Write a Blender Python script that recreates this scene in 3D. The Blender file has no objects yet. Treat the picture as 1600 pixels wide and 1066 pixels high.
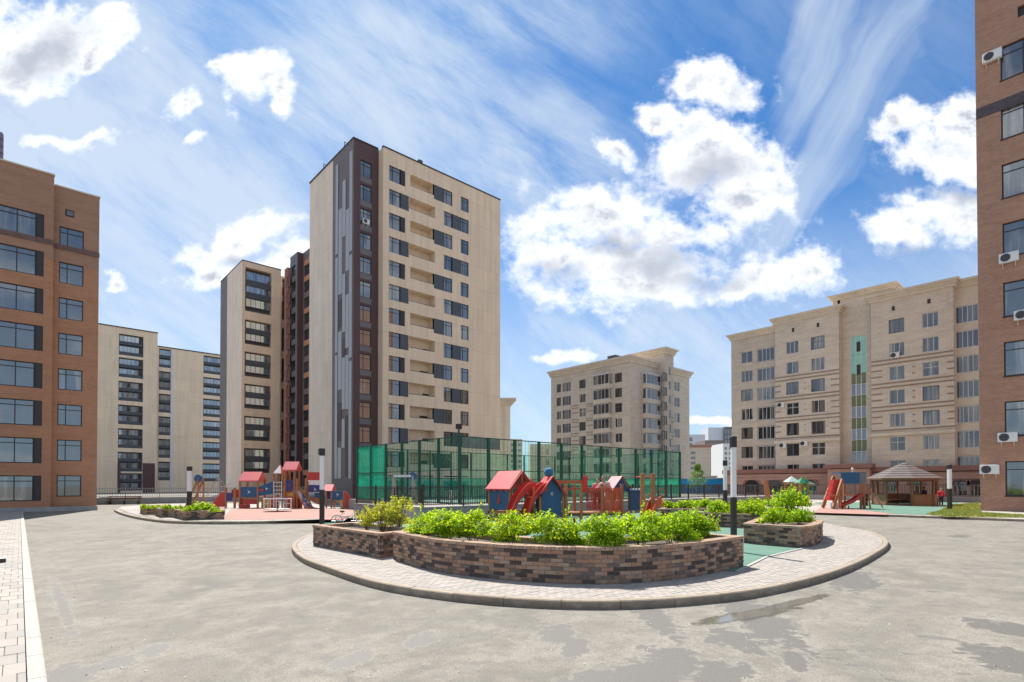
import bpy, bmesh, math, random
import numpy as np
from mathutils import Vector, Matrix
R = math.radians
sc = bpy.context.scene
COL = sc.collection
random.seed(7)
rng = np.random.default_rng(11)

# ------------------------------------------------------------------ camera, sky, sun, exposure
# World axes follow the street grid: every block in the yard is square to X and Y.
F_PX, CX, PY0, PITCH, YAW, EYE = 855.0, 800.0, 745.5, R(.77), R(42), 2.1
cam_d = bpy.data.cameras.new('camera'); cam = bpy.data.objects.new('camera', cam_d); COL.objects.link(cam)
cam.location = (0, 0, EYE); cam.rotation_euler = (R(90)+PITCH, 0, -YAW)
cam_d.sensor_width = 36; cam_d.lens = F_PX/1600*36; cam_d.shift_y = (PY0-533)/1600
cam_d.clip_start = .1; cam_d.clip_end = 3000
sc.camera = cam
sc.view_settings.view_transform = 'Standard'; sc.view_settings.look = 'None'
sc.view_settings.gamma = 1; sc.view_settings.use_curve_mapping = False
sc.view_settings.exposure = 1.22
SUN_AZ = (.335, .942)          # horizontal direction towards the sun, in X, Y
SUN_EL = R(56)
sun_d = bpy.data.lights.new('sun', 'SUN'); sun = bpy.data.objects.new('sun', sun_d); COL.objects.link(sun)
sun_d.energy = 3.5; sun_d.angle = R(.5); sun_d.color = (1, .95, .87)
sv = Vector((SUN_AZ[0]*math.cos(SUN_EL), SUN_AZ[1]*math.cos(SUN_EL), math.sin(SUN_EL))).normalized()
sun.rotation_euler = sv.to_track_quat('Z', 'Y').to_euler()
sun.location = (0, 0, 60)

F2 = Vector((math.sin(YAW), math.cos(YAW), 0)); R2 = Vector((math.cos(YAW), -math.sin(YAW), 0))
F3 = F2*math.cos(PITCH)+Vector((0, 0, math.sin(PITCH))); U3 = -F2*math.sin(PITCH)+Vector((0, 0, math.cos(PITCH)))
def ray(px, py): return F3+R2*((px-CX)/F_PX)+U3*((PY0-py)/F_PX)
def P(px, py, z=0.):                        # survey: where a sight line meets the level z
    d = ray(px, py); t = (z-EYE)/d.z; return Vector((d.x*t, d.y*t, z))
def onX(px, X, py=620): d = ray(px, py); t = X/d.x; return Vector((X, d.y*t, EYE+d.z*t))
def onY(px, Y, py=620): d = ray(px, py); t = Y/d.y; return Vector((d.x*t, Y, EYE+d.z*t))
def PD(px, dep, z=0.):
    a = (px-CX)/F_PX; v = F2*dep+R2*(a*dep); return Vector((v.x, v.y, z))

# ------------------------------------------------------------------ node helper
class NT:
    def __init__(s, tree): s.t = tree; s.n = tree.nodes; s.l = tree.links
    def new(s, typ, **kw):
        n = s.n.new(typ)
        for k, v in kw.items(): setattr(n, k, v)
        return n
    def inp(s, sock, v):
        if isinstance(v, bpy.types.NodeSocket): s.l.new(v, sock)
        elif v is not None:
            if isinstance(v, (tuple, list)) and hasattr(sock.default_value, '__len__') and len(sock.default_value) == 4 and len(v) == 3: v = (*v, 1)
            sock.default_value = v
    def math(s, op, a, b=None, c=None, clamp=False):
        n = s.new('ShaderNodeMath', operation=op, use_clamp=clamp); s.inp(n.inputs[0], a)
        if b is not None: s.inp(n.inputs[1], b)
        if c is not None: s.inp(n.inputs[2], c)
        return n.outputs[0]
    def vm(s, op, a, b=None, sc_=None):
        n = s.new('ShaderNodeVectorMath', operation=op); s.inp(n.inputs[0], a)
        if b is not None: s.inp(n.inputs[1], b)
        if sc_ is not None: s.inp(n.inputs['Scale'], sc_)
        return n.outputs['Value'] if op in ('DOT_PRODUCT', 'LENGTH') else n.outputs[0]
    def comb(s, x, y, z=0.):
        n = s.new('ShaderNodeCombineXYZ'); s.inp(n.inputs[0], x); s.inp(n.inputs[1], y); s.inp(n.inputs[2], z); return n.outputs[0]
    def sep(s, v): n = s.new('ShaderNodeSeparateXYZ'); s.inp(n.inputs[0], v); return n.outputs
    def ss(s, v, a, b, o0=0., o1=1.):
        n = s.new('ShaderNodeMapRange', interpolation_type='SMOOTHSTEP'); s.inp(n.inputs[0], v)
        for i, x in enumerate((a, b, o0, o1)): s.inp(n.inputs[i+1], x)
        return n.outputs[0]
    def noise(s, v, scale, det=4, rough=.55, dist=0., lac=2.):
        n = s.new('ShaderNodeTexNoise'); s.inp(n.inputs['Vector'], v); n.inputs['Scale'].default_value = scale
        n.inputs['Detail'].default_value = det; n.inputs['Roughness'].default_value = rough
        n.inputs['Distortion'].default_value = dist; n.inputs['Lacunarity'].default_value = lac; return n.outputs[0]
    def map(s, v, loc=(0, 0, 0), rot=(0, 0, 0), scale=(1, 1, 1), typ='POINT'):
        n = s.new('ShaderNodeMapping', vector_type=typ); s.inp(n.inputs[0], v)
        n.inputs[1].default_value = loc; n.inputs[2].default_value = rot; n.inputs[3].default_value = scale; return n.outputs[0]
    def mix(s, f, a, b, bl='MIX'):
        n = s.new('ShaderNodeMix', data_type='RGBA', blend_type=bl); s.inp(n.inputs[0], f); s.inp(n.inputs[6], a); s.inp(n.inputs[7], b); return n.outputs[2]

# ------------------------------------------------------------------ world
world = bpy.data.worlds.new('World'); sc.world = world; world.use_nodes = True
w = NT(world.node_tree); w.n.clear()
geo = w.new('ShaderNodeNewGeometry')
D = w.vm('SCALE', geo.outputs['Incoming'], sc_=-1.0)
sky = w.new('ShaderNodeTexSky', sky_type='NISHITA'); sky.sun_disc = False
sky.sun_elevation = SUN_EL; sky.sun_rotation = math.atan2(SUN_AZ[0], SUN_AZ[1]); sky.air_density = 1.0; sky.dust_density = .3; sky.ozone_density = 3.0
dx, dy, dz = w.sep(D)
fd = w.vm('DOT_PRODUCT', D, tuple(F2)); rd = w.vm('DOT_PRODUCT', D, tuple(R2))
fdc = w.math('MAXIMUM', fd, .05)
S_ = w.math('DIVIDE', rd, fdc); T_ = w.math('DIVIDE', dz, fdc)
ST = w.comb(S_, T_)
zc = w.math('MAXIMUM', dz, .0)
pl = w.math('ADD', zc, .22)
PLN = w.comb(w.math('DIVIDE', dx, pl), w.math('DIVIDE', dy, pl))
def st(px, py): return ((px-800)/855, (757-py)/855)
def blobs(lst, warp):
    acc = None
    for (px, py, rx, ry, rot) in lst:
        s0, t0 = st(px, py)
        m = w.map(warp, loc=(s0, t0, 0), rot=(0, 0, R(rot)), scale=(rx/855, ry/855, 1), typ='TEXTURE')
        f = w.math('SUBTRACT', 1.0, w.vm('LENGTH', m))
        acc = f if acc is None else w.math('SMOOTH_MAX', acc, f, .25)
    return acc
nz = w.new('ShaderNodeTexNoise'); w.inp(nz.inputs['Vector'], ST); nz.inputs['Scale'].default_value = 5; nz.inputs['Detail'].default_value = 3
nz2 = w.new('ShaderNodeTexNoise'); w.inp(nz2.inputs['Vector'], ST); nz2.inputs['Scale'].default_value = 19; nz2.inputs['Detail'].default_value = 4
wv = w.vm('ADD', w.vm('SCALE', w.vm('SUBTRACT', nz.outputs[1], (.5, .5, .5)), sc_=.13), w.vm('SCALE', w.vm('SUBTRACT', nz2.outputs[1], (.5, .5, .5)), sc_=.045))
WARP = w.vm('MULTIPLY', w.vm('ADD', ST, wv), (1, 1, 0))
CUM = [(388, 112, 62, 48, 25), (338, 97, 26, 15, 0), (432, 140, 26, 30, 60), (278, 162, 40, 26, 40), (300, 218, 26, 15, 45), (112, 208, 75, 15, 0),
       (50, 45, 130, 62, 10), (15, 100, 75, 40, 0), (152, 18, 50, 38, 0), (140, 75, 28, 24, 0),
       (1108, 128, 88, 46, -12), (1040, 172, 55, 30, -35), (968, 232, 52, 20, -12), (1110, 235, 105, 70, 0), (1155, 310, 70, 55, 30),
       (930, 335, 130, 62, 0), (870, 395, 90, 58, 0), (1010, 415, 190, 66, 8), (1090, 355, 110, 50, 0), (1190, 430, 120, 48, 0), (1255, 430, 60, 26, 0),
       (1475, 245, 100, 42, -10), (1420, 195, 60, 22, 15), (1500, 330, 110, 52, 0), (1400, 365, 60, 34, 0), (1515, 200, 50, 55, 0),
       (375, 365, 95, 42, 25), (350, 425, 70, 36, 0), (445, 405, 60, 40, 0), (885, 560, 60, 16, 0), (1110, 662, 55, 10, 0), (170, 437, 20, 14, 0)]
DARK = [(1045, 400, 70, 34, 5), (965, 375, 60, 20, 10), (1115, 262, 55, 30, 0), (868, 418, 45, 20, 0), (55, 62, 70, 34, 30), (1110, 428, 90, 18, 0), (1500, 300, 60, 16, 0), (1440, 400, 60, 16, 0), (385, 395, 40, 14, 20)]
det = w.noise(w.map(ST, scale=(1, 1.25, 1)), 6.5, 10, .62, .15)
det_up = w.noise(w.map(ST, loc=(-.006, .024, 0), scale=(1, 1.25, 1)), 6.5, 10, .62, .15)
det2 = w.noise(w.map(ST, loc=(3, 1, 0)), 26, 5, .6)
edge = w.math('ADD', w.math('MULTIPLY', w.math('SUBTRACT', det, .5), 2.9), w.math('MULTIPLY', w.math('SUBTRACT', det2, .5), 1.3))
front = w.ss(fd, .35, .6)
cb = w.math('ADD', blobs(CUM, WARP), w.math('ADD', edge, .03))
gen_n = w.noise(PLN, 1.7, 8, .58)
gen = w.math('MULTIPLY', w.math('SUBTRACT', gen_n, .54), 5.0)
cloud_v = w.math('ADD', w.math('MULTIPLY', cb, front), w.math('MULTIPLY', gen, w.math('SUBTRACT', 1.0, front)))
cum = w.ss(cloud_v, -.14, .7)
# wisps
wisp_n = w.noise(w.map(PLN, rot=(0, 0, R(35)), scale=(1.4, .45, 1), typ='TEXTURE'), 1.1, 9, .62, 1.0)
wisp_f = w.noise(w.map(ST, rot=(0, 0, R(-38)), scale=(1.1, .34, 1), typ='TEXTURE'), 2.3, 11, .68, .25)
left_v = w.math('MULTIPLY', w.ss(blobs([(60, 330, 560, 420, 0), (300, 480, 420, 260, 0)], WARP), -.3, .7), front)
VE = [(60, 300, 520, 460, 30), (150, 470, 460, 300, 0), (120, 420, 420, 300, 30), (330, 330, 330, 160, 30), (620, 60, 360, 120, 10), (1000, 560, 520, 150, 0), (820, 250, 230, 130, -10), (600, 150, 260, 160, 0), (380, 520, 400, 130, 0)]
veil = w.ss(blobs(VE, WARP), -.35, .85)
SOFT = w.vm('ADD', ST, w.vm('SCALE', w.vm('SUBTRACT', nz.outputs[1], (.5, .5, .5)), sc_=.07))
wisp_r = w.noise(w.map(SOFT, rot=(0, 0, R(60)), scale=(1.5, .2, 1), typ='TEXTURE'), 1.2, 8, .56, .25)
vr = w.math('MULTIPLY', w.ss(w.math('ADD', blobs([(1370, 100, 260, 90, 62), (1250, 300, 210, 70, 48), (1300, 40, 200, 80, 75), (1440, 40, 160, 40, 70)], WARP), w.math('MULTIPLY', w.math('SUBTRACT', wisp_r, .5), 2.0)), -.35, .8), w.ss(wisp_r, .22, .74))
veil = w.math('ADD', w.math('MULTIPLY', veil, front), w.math('MULTIPLY', .45, w.math('SUBTRACT', 1.0, front)))
ws = w.ss(w.math('ADD', w.math('MULTIPLY', wisp_f, .7), w.math('MULTIPLY', wisp_n, .3)), .36, .66)
wv2 = w.math('MULTIPLY', w.math('ADD', w.math('MULTIPLY', ws, .85), w.math('ADD', .12, w.math('MULTIPLY', left_v, .30))), w.math('ADD', veil, .16), clamp=True)
low = w.ss(dz, .50, .04)
wv2 = w.math('MAXIMUM', wv2, w.math('MULTIPLY', low, w.math('ADD', .62, w.math('MULTIPLY', ws, .6))))
wv2 = w.math('MAXIMUM', wv2, w.math('MULTIPLY', w.math('MULTIPLY', vr, .8), front))
wv2 = w.math('MULTIPLY', w.math('SUBTRACT', 1.0, w.math('EXPONENT', w.math('MULTIPLY', wv2, -1.45))), 1.0, clamp=True)
skyc = w.mix(1.0, sky.outputs[0], (.215, .56, .83), 'MULTIPLY')
c1 = w.mix(wv2, skyc, (4.9, 5.45, 6.0))
dk = w.math('MULTIPLY', w.ss(w.math('ADD', blobs(DARK, WARP), w.math('MULTIPLY', edge, .9)), -.8, 1.1), .85)
inner = w.ss(w.math('ADD', cloud_v, w.math('MULTIPLY', w.math('SUBTRACT', w.noise(ST, 11, 4, .6, .3), .5), 1.6)), .55, 1.35)
inner = w.math('MULTIPLY', inner, .35)
relief = w.ss(w.math('SUBTRACT', det_up, det), -.05, .09)
shade = w.math('MAXIMUM', w.math('MULTIPLY', dk, front), w.math('MULTIPLY', w.math('ADD', w.math('MULTIPLY', inner, 1.1), w.math('MULTIPLY', relief, .55)), w.ss(cloud_v, .15, .8)), clamp=True)
ccol = w.mix(shade, (7.8, 7.9, 8.0), (2.7, 3.05, 3.75))
c2 = w.mix(cum, c1, ccol)
bg = w.new('ShaderNodeBackground'); w.inp(bg.inputs[0], c2); bg.inputs[1].default_value = .07
wo = w.new('ShaderNodeOutputWorld'); w.l.new(bg.outputs[0], wo.inputs[0])
try: world.cycles.sampling_method = 'MANUAL'; world.cycles.sample_map_resolution = 512
except Exception: pass

# ------------------------------------------------------------------ materials
def mat(name, col, rough=.7, metal=0., var=0., vscale=3., bump=0., bscale=40., spec=.5, fn=None, coord='Object'):
    m = bpy.data.materials.new(name); m.use_nodes = True; t = NT(m.node_tree); b = t.n['Principled BSDF']
    b.inputs['Roughness'].default_value = rough; b.inputs['Metallic'].default_value = metal; b.inputs['Specular IOR Level'].default_value = spec
    tc = t.new('ShaderNodeTexCoord').outputs[coord] if coord != 'Pos' else t.new('ShaderNodeNewGeometry').outputs['Position']
    c = tuple(col)+(1,)
    if var:
        n = t.noise(tc, vscale, 5, .6); n2 = t.noise(tc, vscale*6.3, 4, .6)
        f = t.ss(t.math('ADD', t.math('MULTIPLY', n, .65), t.math('MULTIPLY', n2, .35)), .3, .7)
        c = t.mix(f, tuple(x*(1-var) for x in col), tuple(min(1, x*(1+var)) for x in col))
    if fn: c = fn(t, tc, c, b)
    t.inp(b.inputs['Base Color'], c)
    if bump:
        bn = t.new('ShaderNodeBump'); bn.inputs['Strength'].default_value = bump; bn.inputs['Distance'].default_value = .02
        t.l.new(t.noise(tc, bscale, 4, .6), bn.inputs['Height']); t.l.new(bn.outputs[0], b.inputs['Normal'])
    return m
def brickfn(bw, bh, mort, mcol, c2, face='X', bumpy=.3, off=.5, bias=0., zsplit=None):
    def fn(t, tc, c, b):
        g = t.new('ShaderNodeNewGeometry'); x, y, z = t.sep(g.outputs['Position'])
        nx = t.math('ABSOLUTE', t.sep(g.outputs['True Normal'])[0])
        u = t.math('ADD', t.math('MULTIPLY', nx, y), t.math('MULTIPLY', t.math('SUBTRACT', 1., nx), x))
        br = t.new('ShaderNodeTexBrick'); t.inp(br.inputs['Vector'], t.comb(u, z)); br.offset = off
        t.inp(br.inputs['Color1'], c); t.inp(br.inputs['Color2'], c2); t.inp(br.inputs['Mortar'], mcol)
        br.inputs['Scale'].default_value = 1; br.inputs['Mortar Size'].default_value = mort; br.inputs['Brick Width'].default_value = bw
        br.inputs['Row Height'].default_value = bh; br.inputs['Bias'].default_value = bias
        n = t.noise(t.comb(t.math('MULTIPLY', u, .25), t.math('MULTIPLY', z, 1.3)), 1.5, 6, .65)
        out = t.mix(t.ss(n, .3, .75, 0, .28), br.outputs[0], (.42, .33, .28), 'MULTIPLY')
        if zsplit: out = t.mix(t.ss(z, zsplit, zsplit+.05, 0, .85), out, t.mix(1., out, (.80, .93, 1.12), 'MULTIPLY')) # brick_z: browner brick above the belt course
        return out
    return fn
M = {}
M['brick_l'] = mat('orange_brick', (.45, .205, .10), .85, var=.10, vscale=.6, fn=brickfn(.25, .088, .009, (.44, .26, .18), (.50, .24, .125), zsplit=19.6))
M['brick_u'] = mat('brown_brick', (.34, .19, .12), .85, var=.12, vscale=.6, fn=brickfn(.25, .088, .009, (.33, .23, .17), (.39, .235, .155)))
M['brick_r'] = mat('red_brown_brick', (.42, .215, .135), .85, var=.10, vscale=.5, fn=brickfn(.25, .088, .009, (.42, .29, .22), (.52, .27, .18)))
def panelfn(bw, bh, dark):
    return lambda t, tc, c, b: brickfn(bw, bh, .012, dark, c, off=.0)(t, tc, c, b) if False else _panel(t, c, bw, bh, dark)
def _panel(t, c, bw, bh, dark):
    g = t.new('ShaderNodeNewGeometry'); x, y, z = t.sep(g.outputs['Position'])
    nx = t.math('ABSOLUTE', t.sep(g.outputs['True Normal'])[0])
    u = t.math('ADD', t.math('MULTIPLY', nx, y), t.math('MULTIPLY', t.math('SUBTRACT', 1., nx), x))
    br = t.new('ShaderNodeTexBrick'); t.inp(br.inputs['Vector'], t.comb(u, z)); br.offset = .0
    t.inp(br.inputs['Color1'], c); t.inp(br.inputs['Color2'], t.mix(1., c, (.93, .93, .95), 'MULTIPLY')); t.inp(br.inputs['Mortar'], t.mix(1., c, dark, 'MULTIPLY'))
    br.inputs['Scale'].default_value = 1; br.inputs['Mortar Size'].default_value = .02; br.inputs['Brick Width'].default_value = bw; br.inputs['Row Height'].default_value = bh
    streak = t.noise(t.comb(t.math('MULTIPLY', u, 1.2), t.math('MULTIPLY', z, .07)), 1.2, 5, .6)
    return t.mix(t.ss(streak, .40, .70, 0, .34), br.outputs[0], (.72, .68, .64), 'MULTIPLY')
M['cream'] = mat('cream_cladding', (.86, .67, .48), .75, var=.04, vscale=.3, fn=panelfn(1.2, 3.06, (.72, .7, .68)))
M['cream_lit'] = mat('lit_cream_cladding', (.90, .74, .58), .75, var=.05, vscale=.3, fn=panelfn(1.2, 3.06, (.8, .78, .76)))  # cream lightened in the colour to paint the brighter left-hand faces
M['cream_far'] = mat('far_cream_cladding', (.88, .72, .52), .75, var=.04, vscale=.3, fn=panelfn(4.2, 3.0, (.75, .72, .7)))
M['brown_p'] = mat('plum_cladding', (.105, .055, .055), .6, var=.08, vscale=.5)
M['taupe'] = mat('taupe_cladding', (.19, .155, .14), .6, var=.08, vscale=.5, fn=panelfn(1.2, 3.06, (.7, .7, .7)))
M['greyp'] = mat('charcoal_panel', (.07, .08, .095), .5, var=.1, vscale=1)
M['greyc'] = mat('grey_cladding', (.17, .16, .165), .6, var=.08, vscale=.5)
M['rose'] = mat('rose_cladding', (.40, .19, .15), .7, var=.08)
M['orangep'] = mat('orange_panel', (.55, .22, .12), .6, var=.05)
M['metal_strip'] = mat('corrugated_metal', (.50, .49, .48), .45, .15, fn=lambda t, tc, c, b: t.mix(t.ss(t.math('SINE', t.math('MULTIPLY', t.sep(t.new('ShaderNodeNewGeometry').outputs['Position'])[1], 34.)), -.2, .4), (.22, .21, .2), (.66, .65, .64)))
M['stone'] = mat('shell_limestone', (.64, .57, .47), .85, var=.20, vscale=.35, fn=brickfn(.6, .3, .012, (.50, .42, .33), (.66, .56, .45)))
M['stone2'] = mat('warm_limestone', (.70, .61, .49), .85, var=.14, vscale=.4, fn=brickfn(.6, .3, .012, (.56, .47, .38), (.74, .64, .52)))
M['cornice'] = mat('sandstone_trim', (.68, .59, .47), .8, var=.1, vscale=1)
M['groove_shade'] = mat('painted_gap_shade', (.30, .22, .17), .8)  # dark tone stands in for the shade inside masonry grooves
M['pinkst'] = mat('pink_granite', (.50, .30, .23), .7, var=.12, vscale=.5)
M['pinkd'] = mat('dark_pink_granite', (.28, .13, .10), .6, var=.12, vscale=.5)
M['teal'] = mat('turquoise_glass', (.30, .66, .55), .1, var=.15, vscale=.6)
M['olive'] = mat('olive_glass', (.16, .20, .08), .15, var=.1, vscale=.6)
M['white'] = mat('white_paint', (.78, .77, .75), .45, var=.04)
M['whitef'] = mat('white_render', (.66, .68, .72), .7, var=.05)
M['frame_d'] = mat('dark_window_frame', (.035, .028, .028), .45)
M['frame_w'] = mat('white_window_frame', (.7, .69, .67), .4)
M['frame_g'] = mat('grey_window_frame', (.16, .16, .17), .4)
def glassfn(cols, roughv=.04, gl=.22, tint=(.85, .93, 1)):
    def mk(name):
        m = bpy.data.materials.new(name); m.use_nodes = True; t = NT(m.node_tree); b = t.n['Principled BSDF']; o = t.n['Material Output']
        oi = t.new('ShaderNodeObjectInfo').outputs['Random']
        tc = t.new('ShaderNodeTexCoord').outputs['Object']
        x, y, z = t.sep(tc)
        cr = t.new('ShaderNodeValToRGB'); cr.color_ramp.interpolation = 'CONSTANT'
        el = cr.color_ramp.elements; el[0].position = 0; el[0].color = (*cols[0], 1); el[1].position = 1/len(cols); el[1].color = (*cols[1], 1)
        for i in range(2, len(cols)): e = el.new(i/len(cols)); e.color = (*cols[i], 1)
        t.l.new(oi, cr.inputs[0])
        # curtains hanging behind the pane: soft vertical folds that differ from window to window
        fold = t.noise(t.comb(t.math('ADD', t.math('MULTIPLY', x, 4.5), t.math('MULTIPLY', oi, 70)), t.math('MULTIPLY', z, .3)), 1.0, 3, .5)
        side = t.noise(t.comb(t.math('ADD', t.math('MULTIPLY', x, .9), t.math('MULTIPLY', oi, 150)), t.math('MULTIPLY', z, .12)), 1.0, 1, .5)
        c = t.mix(t.ss(fold, .4, .62), cr.outputs[0], t.mix(1., cr.outputs[0], (.5, .5, .5), 'MULTIPLY'))
        c = t.mix(t.ss(side, .46, .54), c, (.03, .032, .035))
        t.inp(b.inputs['Base Color'], c); b.inputs['Roughness'].default_value = .5; b.inputs['Specular IOR Level'].default_value = .2
        g = t.new('ShaderNodeBsdfGlossy'); g.inputs['Roughness'].default_value = roughv; g.inputs['Color'].default_value = (*tint, 1)
        bn = t.new('ShaderNodeBump'); bn.inputs['Strength'].default_value = .12; bn.inputs['Distance'].default_value = .03
        t.l.new(t.noise(t.vm('ADD', tc, t.comb(t.math('MULTIPLY', oi, 40), 0., oi)), .9, 2, .5), bn.inputs['Height']); t.l.new(bn.outputs[0], g.inputs['Normal'])
        fr = t.new('ShaderNodeFresnel'); fr.inputs[0].default_value = 1.5
        mx = t.new('ShaderNodeMixShader'); t.l.new(t.math('ADD', t.math('MULTIPLY', fr.outputs[0], .9), gl, clamp=True), mx.inputs[0])
        t.l.new(b.outputs[0], mx.inputs[1]); t.l.new(g.outputs[0], mx.inputs[2]); t.l.new(mx.outputs[0], o.inputs[0])
        return m
    return mk
M['glass'] = glassfn([(.03, .033, .036), (.14, .13, .115), (.05, .05, .05), (.24, .22, .19), (.07, .07, .07), (.03, .03, .036)], gl=.17)('window_glass')
M['glass_st'] = glassfn([(.26, .23, .19), (.16, .15, .13), (.08, .08, .08), (.22, .20, .17), (.34, .31, .27), (.12, .12, .11)], gl=.08, tint=(.95, .97, 1))('curtained_glass')
M['glass_r'] = glassfn([(.30, .26, .22), (.20, .18, .16), (.26, .23, .2), (.14, .13, .12)], gl=.16)('right_block_glass')
M['glass_d'] = glassfn([(.03, .03, .032), (.10, .095, .085), (.04, .04, .04), (.05, .05, .05)], gl=.16)('dim_glass')
M['glass_b'] = glassfn([(.14, .16, .18), (.24, .24, .23), (.34, .32, .29)], gl=.25, tint=(.7, .85, 1))('balcony_glass')
# ------------------------------------------------------------------ geometry helpers
class MB:
    def __init__(s): s.v = []; s.f = []; s.mi = []; s.cur = 0; s.smooth = False
    def add(s, vs, fs):
        o = len(s.v); s.v += [tuple(v) for v in vs]
        for f in fs: s.f.append(tuple(o+i for i in f)); s.mi.append(s.cur)
        return s
    def box(s, x0, x1, y0, y1, z0, z1):
        vs = [(x, y, z) for z in (z0, z1) for y in (y0, y1) for x in (x0, x1)]
        return s.add(vs, [(0, 2, 3, 1), (4, 5, 7, 6), (0, 1, 5, 4), (2, 6, 7, 3), (0, 4, 6, 2), (1, 3, 7, 5)])
    def bar(s, a, b, wx=.05, wy=None):
        wy = wy or wx; a = Vector(a); b = Vector(b); d = (b-a).normalized()
        u = d.cross(Vector((0, 0, 1))) if abs(d.z) < .95 else Vector((1, 0, 0)); u.normalize(); v = d.cross(u)
        vs = [p+u*(i*wx/2)+v*(j*wy/2) for p in (a, b) for (i, j) in ((-1, -1), (1, -1), (1, 1), (-1, 1))]
        return s.add(vs, [(3, 2, 1, 0), (4, 5, 6, 7), (0, 1, 5, 4), (1, 2, 6, 5), (2, 3, 7, 6), (3, 0, 4, 7)])
    def tube(s, pts, r, n=8, r2=None):
        pts = [Vector(p) for p in pts]; k = len(pts); o = len(s.v)
        for i, p in enumerate(pts):
            d = (pts[min(i+1, k-1)]-pts[max(i-1, 0)]).normalized()
            u = d.cross(Vector((0, 0, 1))) if abs(d.z) < .95 else Vector((1, 0, 0)); u.normalize(); v = d.cross(u)
            rr = r if r2 is None else r+(r2-r)*i/(k-1)
            for j in range(n): a = 2*math.pi*j/n; s.v.append(tuple(p+u*(math.cos(a)*rr)+v*(math.sin(a)*rr)))
        for i in range(k-1):
            for j in range(n): s.f.append((o+i*n+j, o+i*n+(j+1) % n, o+(i+1)*n+(j+1) % n, o+(i+1)*n+j)); s.mi.append(s.cur)
        s.f.append(tuple(o+j for j in range(n-1, -1, -1))); s.mi.append(s.cur); s.f.append(tuple(o+(k-1)*n+j for j in range(n))); s.mi.append(s.cur)
        return s
    def prism(s, pts, z0, z1):
        n = len(pts); vs = [(p[0], p[1], z0) for p in pts]+[(p[0], p[1], z1) for p in pts]
        fs = [tuple(range(n, 2*n)), tuple(range(n-1, -1, -1))]+[(i, (i+1) % n, n+(i+1) % n, n+i) for i in range(n)]
        return s.add(vs, fs)
    def extr(s, prof, a, b):      # profile given as 3D points, swept from a to b offset
        n = len(prof); a = Vector(a); b = Vector(b)
        vs = [Vector(p)+a for p in prof]+[Vector(p)+b for p in prof]
        return s.add(vs, [tuple(range(n-1, -1, -1)), tuple(range(n, 2*n))]+[(i, (i+1) % n, n+(i+1) % n, n+i) for i in range(n)])
    def sphere(s, c, r, n=10, m=7):
        vs = []; fs = []; c = Vector(c); r = Vector(r) if hasattr(r, '__len__') else Vector((r, r, r))
        for i in range(m+1):
            ph = math.pi*i/m
            for j in range(n): th = 2*math.pi*j/n; vs.append((c.x+r.x*math.sin(ph)*math.cos(th), c.y+r.y*math.sin(ph)*math.sin(th), c.z+r.z*math.cos(ph)))
        for i in range(m):
            for j in range(n): fs.append((i*n+j, (i+1)*n+j, (i+1)*n+(j+1) % n, i*n+(j+1) % n))
        return s.add(vs, fs)
    def mesh(s, name, mats, smooth=False, bev=0):
        me = bpy.data.meshes.new(name); me.from_pydata(s.v, [], s.f)
        mats = mats if isinstance(mats, (list, tuple)) else [mats]
        for m in mats: me.materials.append(m)
        if len(mats) > 1: me.polygons.foreach_set('material_index', s.mi)
        bm = bmesh.new(); bm.from_mesh(me); bmesh.ops.recalc_face_normals(bm, faces=bm.faces)
        if bev: bmesh.ops.bevel(bm, geom=bm.edges[:], offset=bev, segments=1, affect='EDGES', clamp_overlap=True)
        bm.to_mesh(me); bm.free()
        if smooth or s.smooth: me.polygons.foreach_set('use_smooth', [True]*len(me.polygons))
        return me
    def build(s, name, mats, parent=None, loc=(0, 0, 0), rot=0, **k): return link(name, s.mesh(name, mats, **k), parent, loc, rot)
def link(name, me, parent=None, loc=(0, 0, 0), rot=0):
    o = bpy.data.objects.new(name, me); COL.objects.link(o); o.location = loc
    o.rotation_euler = rot if isinstance(rot, (tuple, list)) else (0, 0, rot)
    if parent: o.parent = parent
    return o
def tag(o, label=None, cat=None, group=None, kind=None):
    for k, v in (('label', label), ('category', cat), ('group', group), ('kind', kind)):
        if v: o[k] = v
    return o
def thing(name, label, cat, loc=(0, 0, 0), rot=0, group=None):
    return tag(link(name, None, None, loc, rot), label, cat, group)
def copy_tree(o, parent=None):
    c = o.copy(); COL.objects.link(c); c.parent = parent
    for ch in list(o.children): copy_tree(ch, c)
    return c
def spline(pts, closed=False, n=8):
    out = []; k = len(pts); pts = [Vector(p) for p in pts]
    rngi = range(k if closed else k-1)
    for i in rngi:
        g = lambda j: pts[j % k] if closed else pts[max(0, min(k-1, j))]
        p0, p1, p2, p3 = g(i-1), g(i), g(i+1), g(i+2)
        for q in range(n):
            t = q/n; out.append(.5*((2*p1)+(p2-p0)*t+(2*p0-5*p1+4*p2-p3)*t*t+(3*p1-p0-3*p2+p3)*t**3))
    if not closed: out.append(pts[-1])
    return out
def resample(pts, step, closed=False):
    pts = [Vector((p[0], p[1], 0)) for p in pts]
    if closed: pts = pts+[pts[0]]
    cum_ = [0]
    for a, b in zip(pts, pts[1:]): cum_.append(cum_[-1]+(b-a).length)
    n = max(1, round(cum_[-1]/step)); out = []; j = 0
    for i in range(n+1):
        d = cum_[-1]*i/n
        while j < len(cum_)-2 and cum_[j+1] < d: j += 1
        t = (d-cum_[j])/max(1e-9, cum_[j+1]-cum_[j]); out.append(pts[j].lerp(pts[j+1], min(1, t)))
    return out
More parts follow.
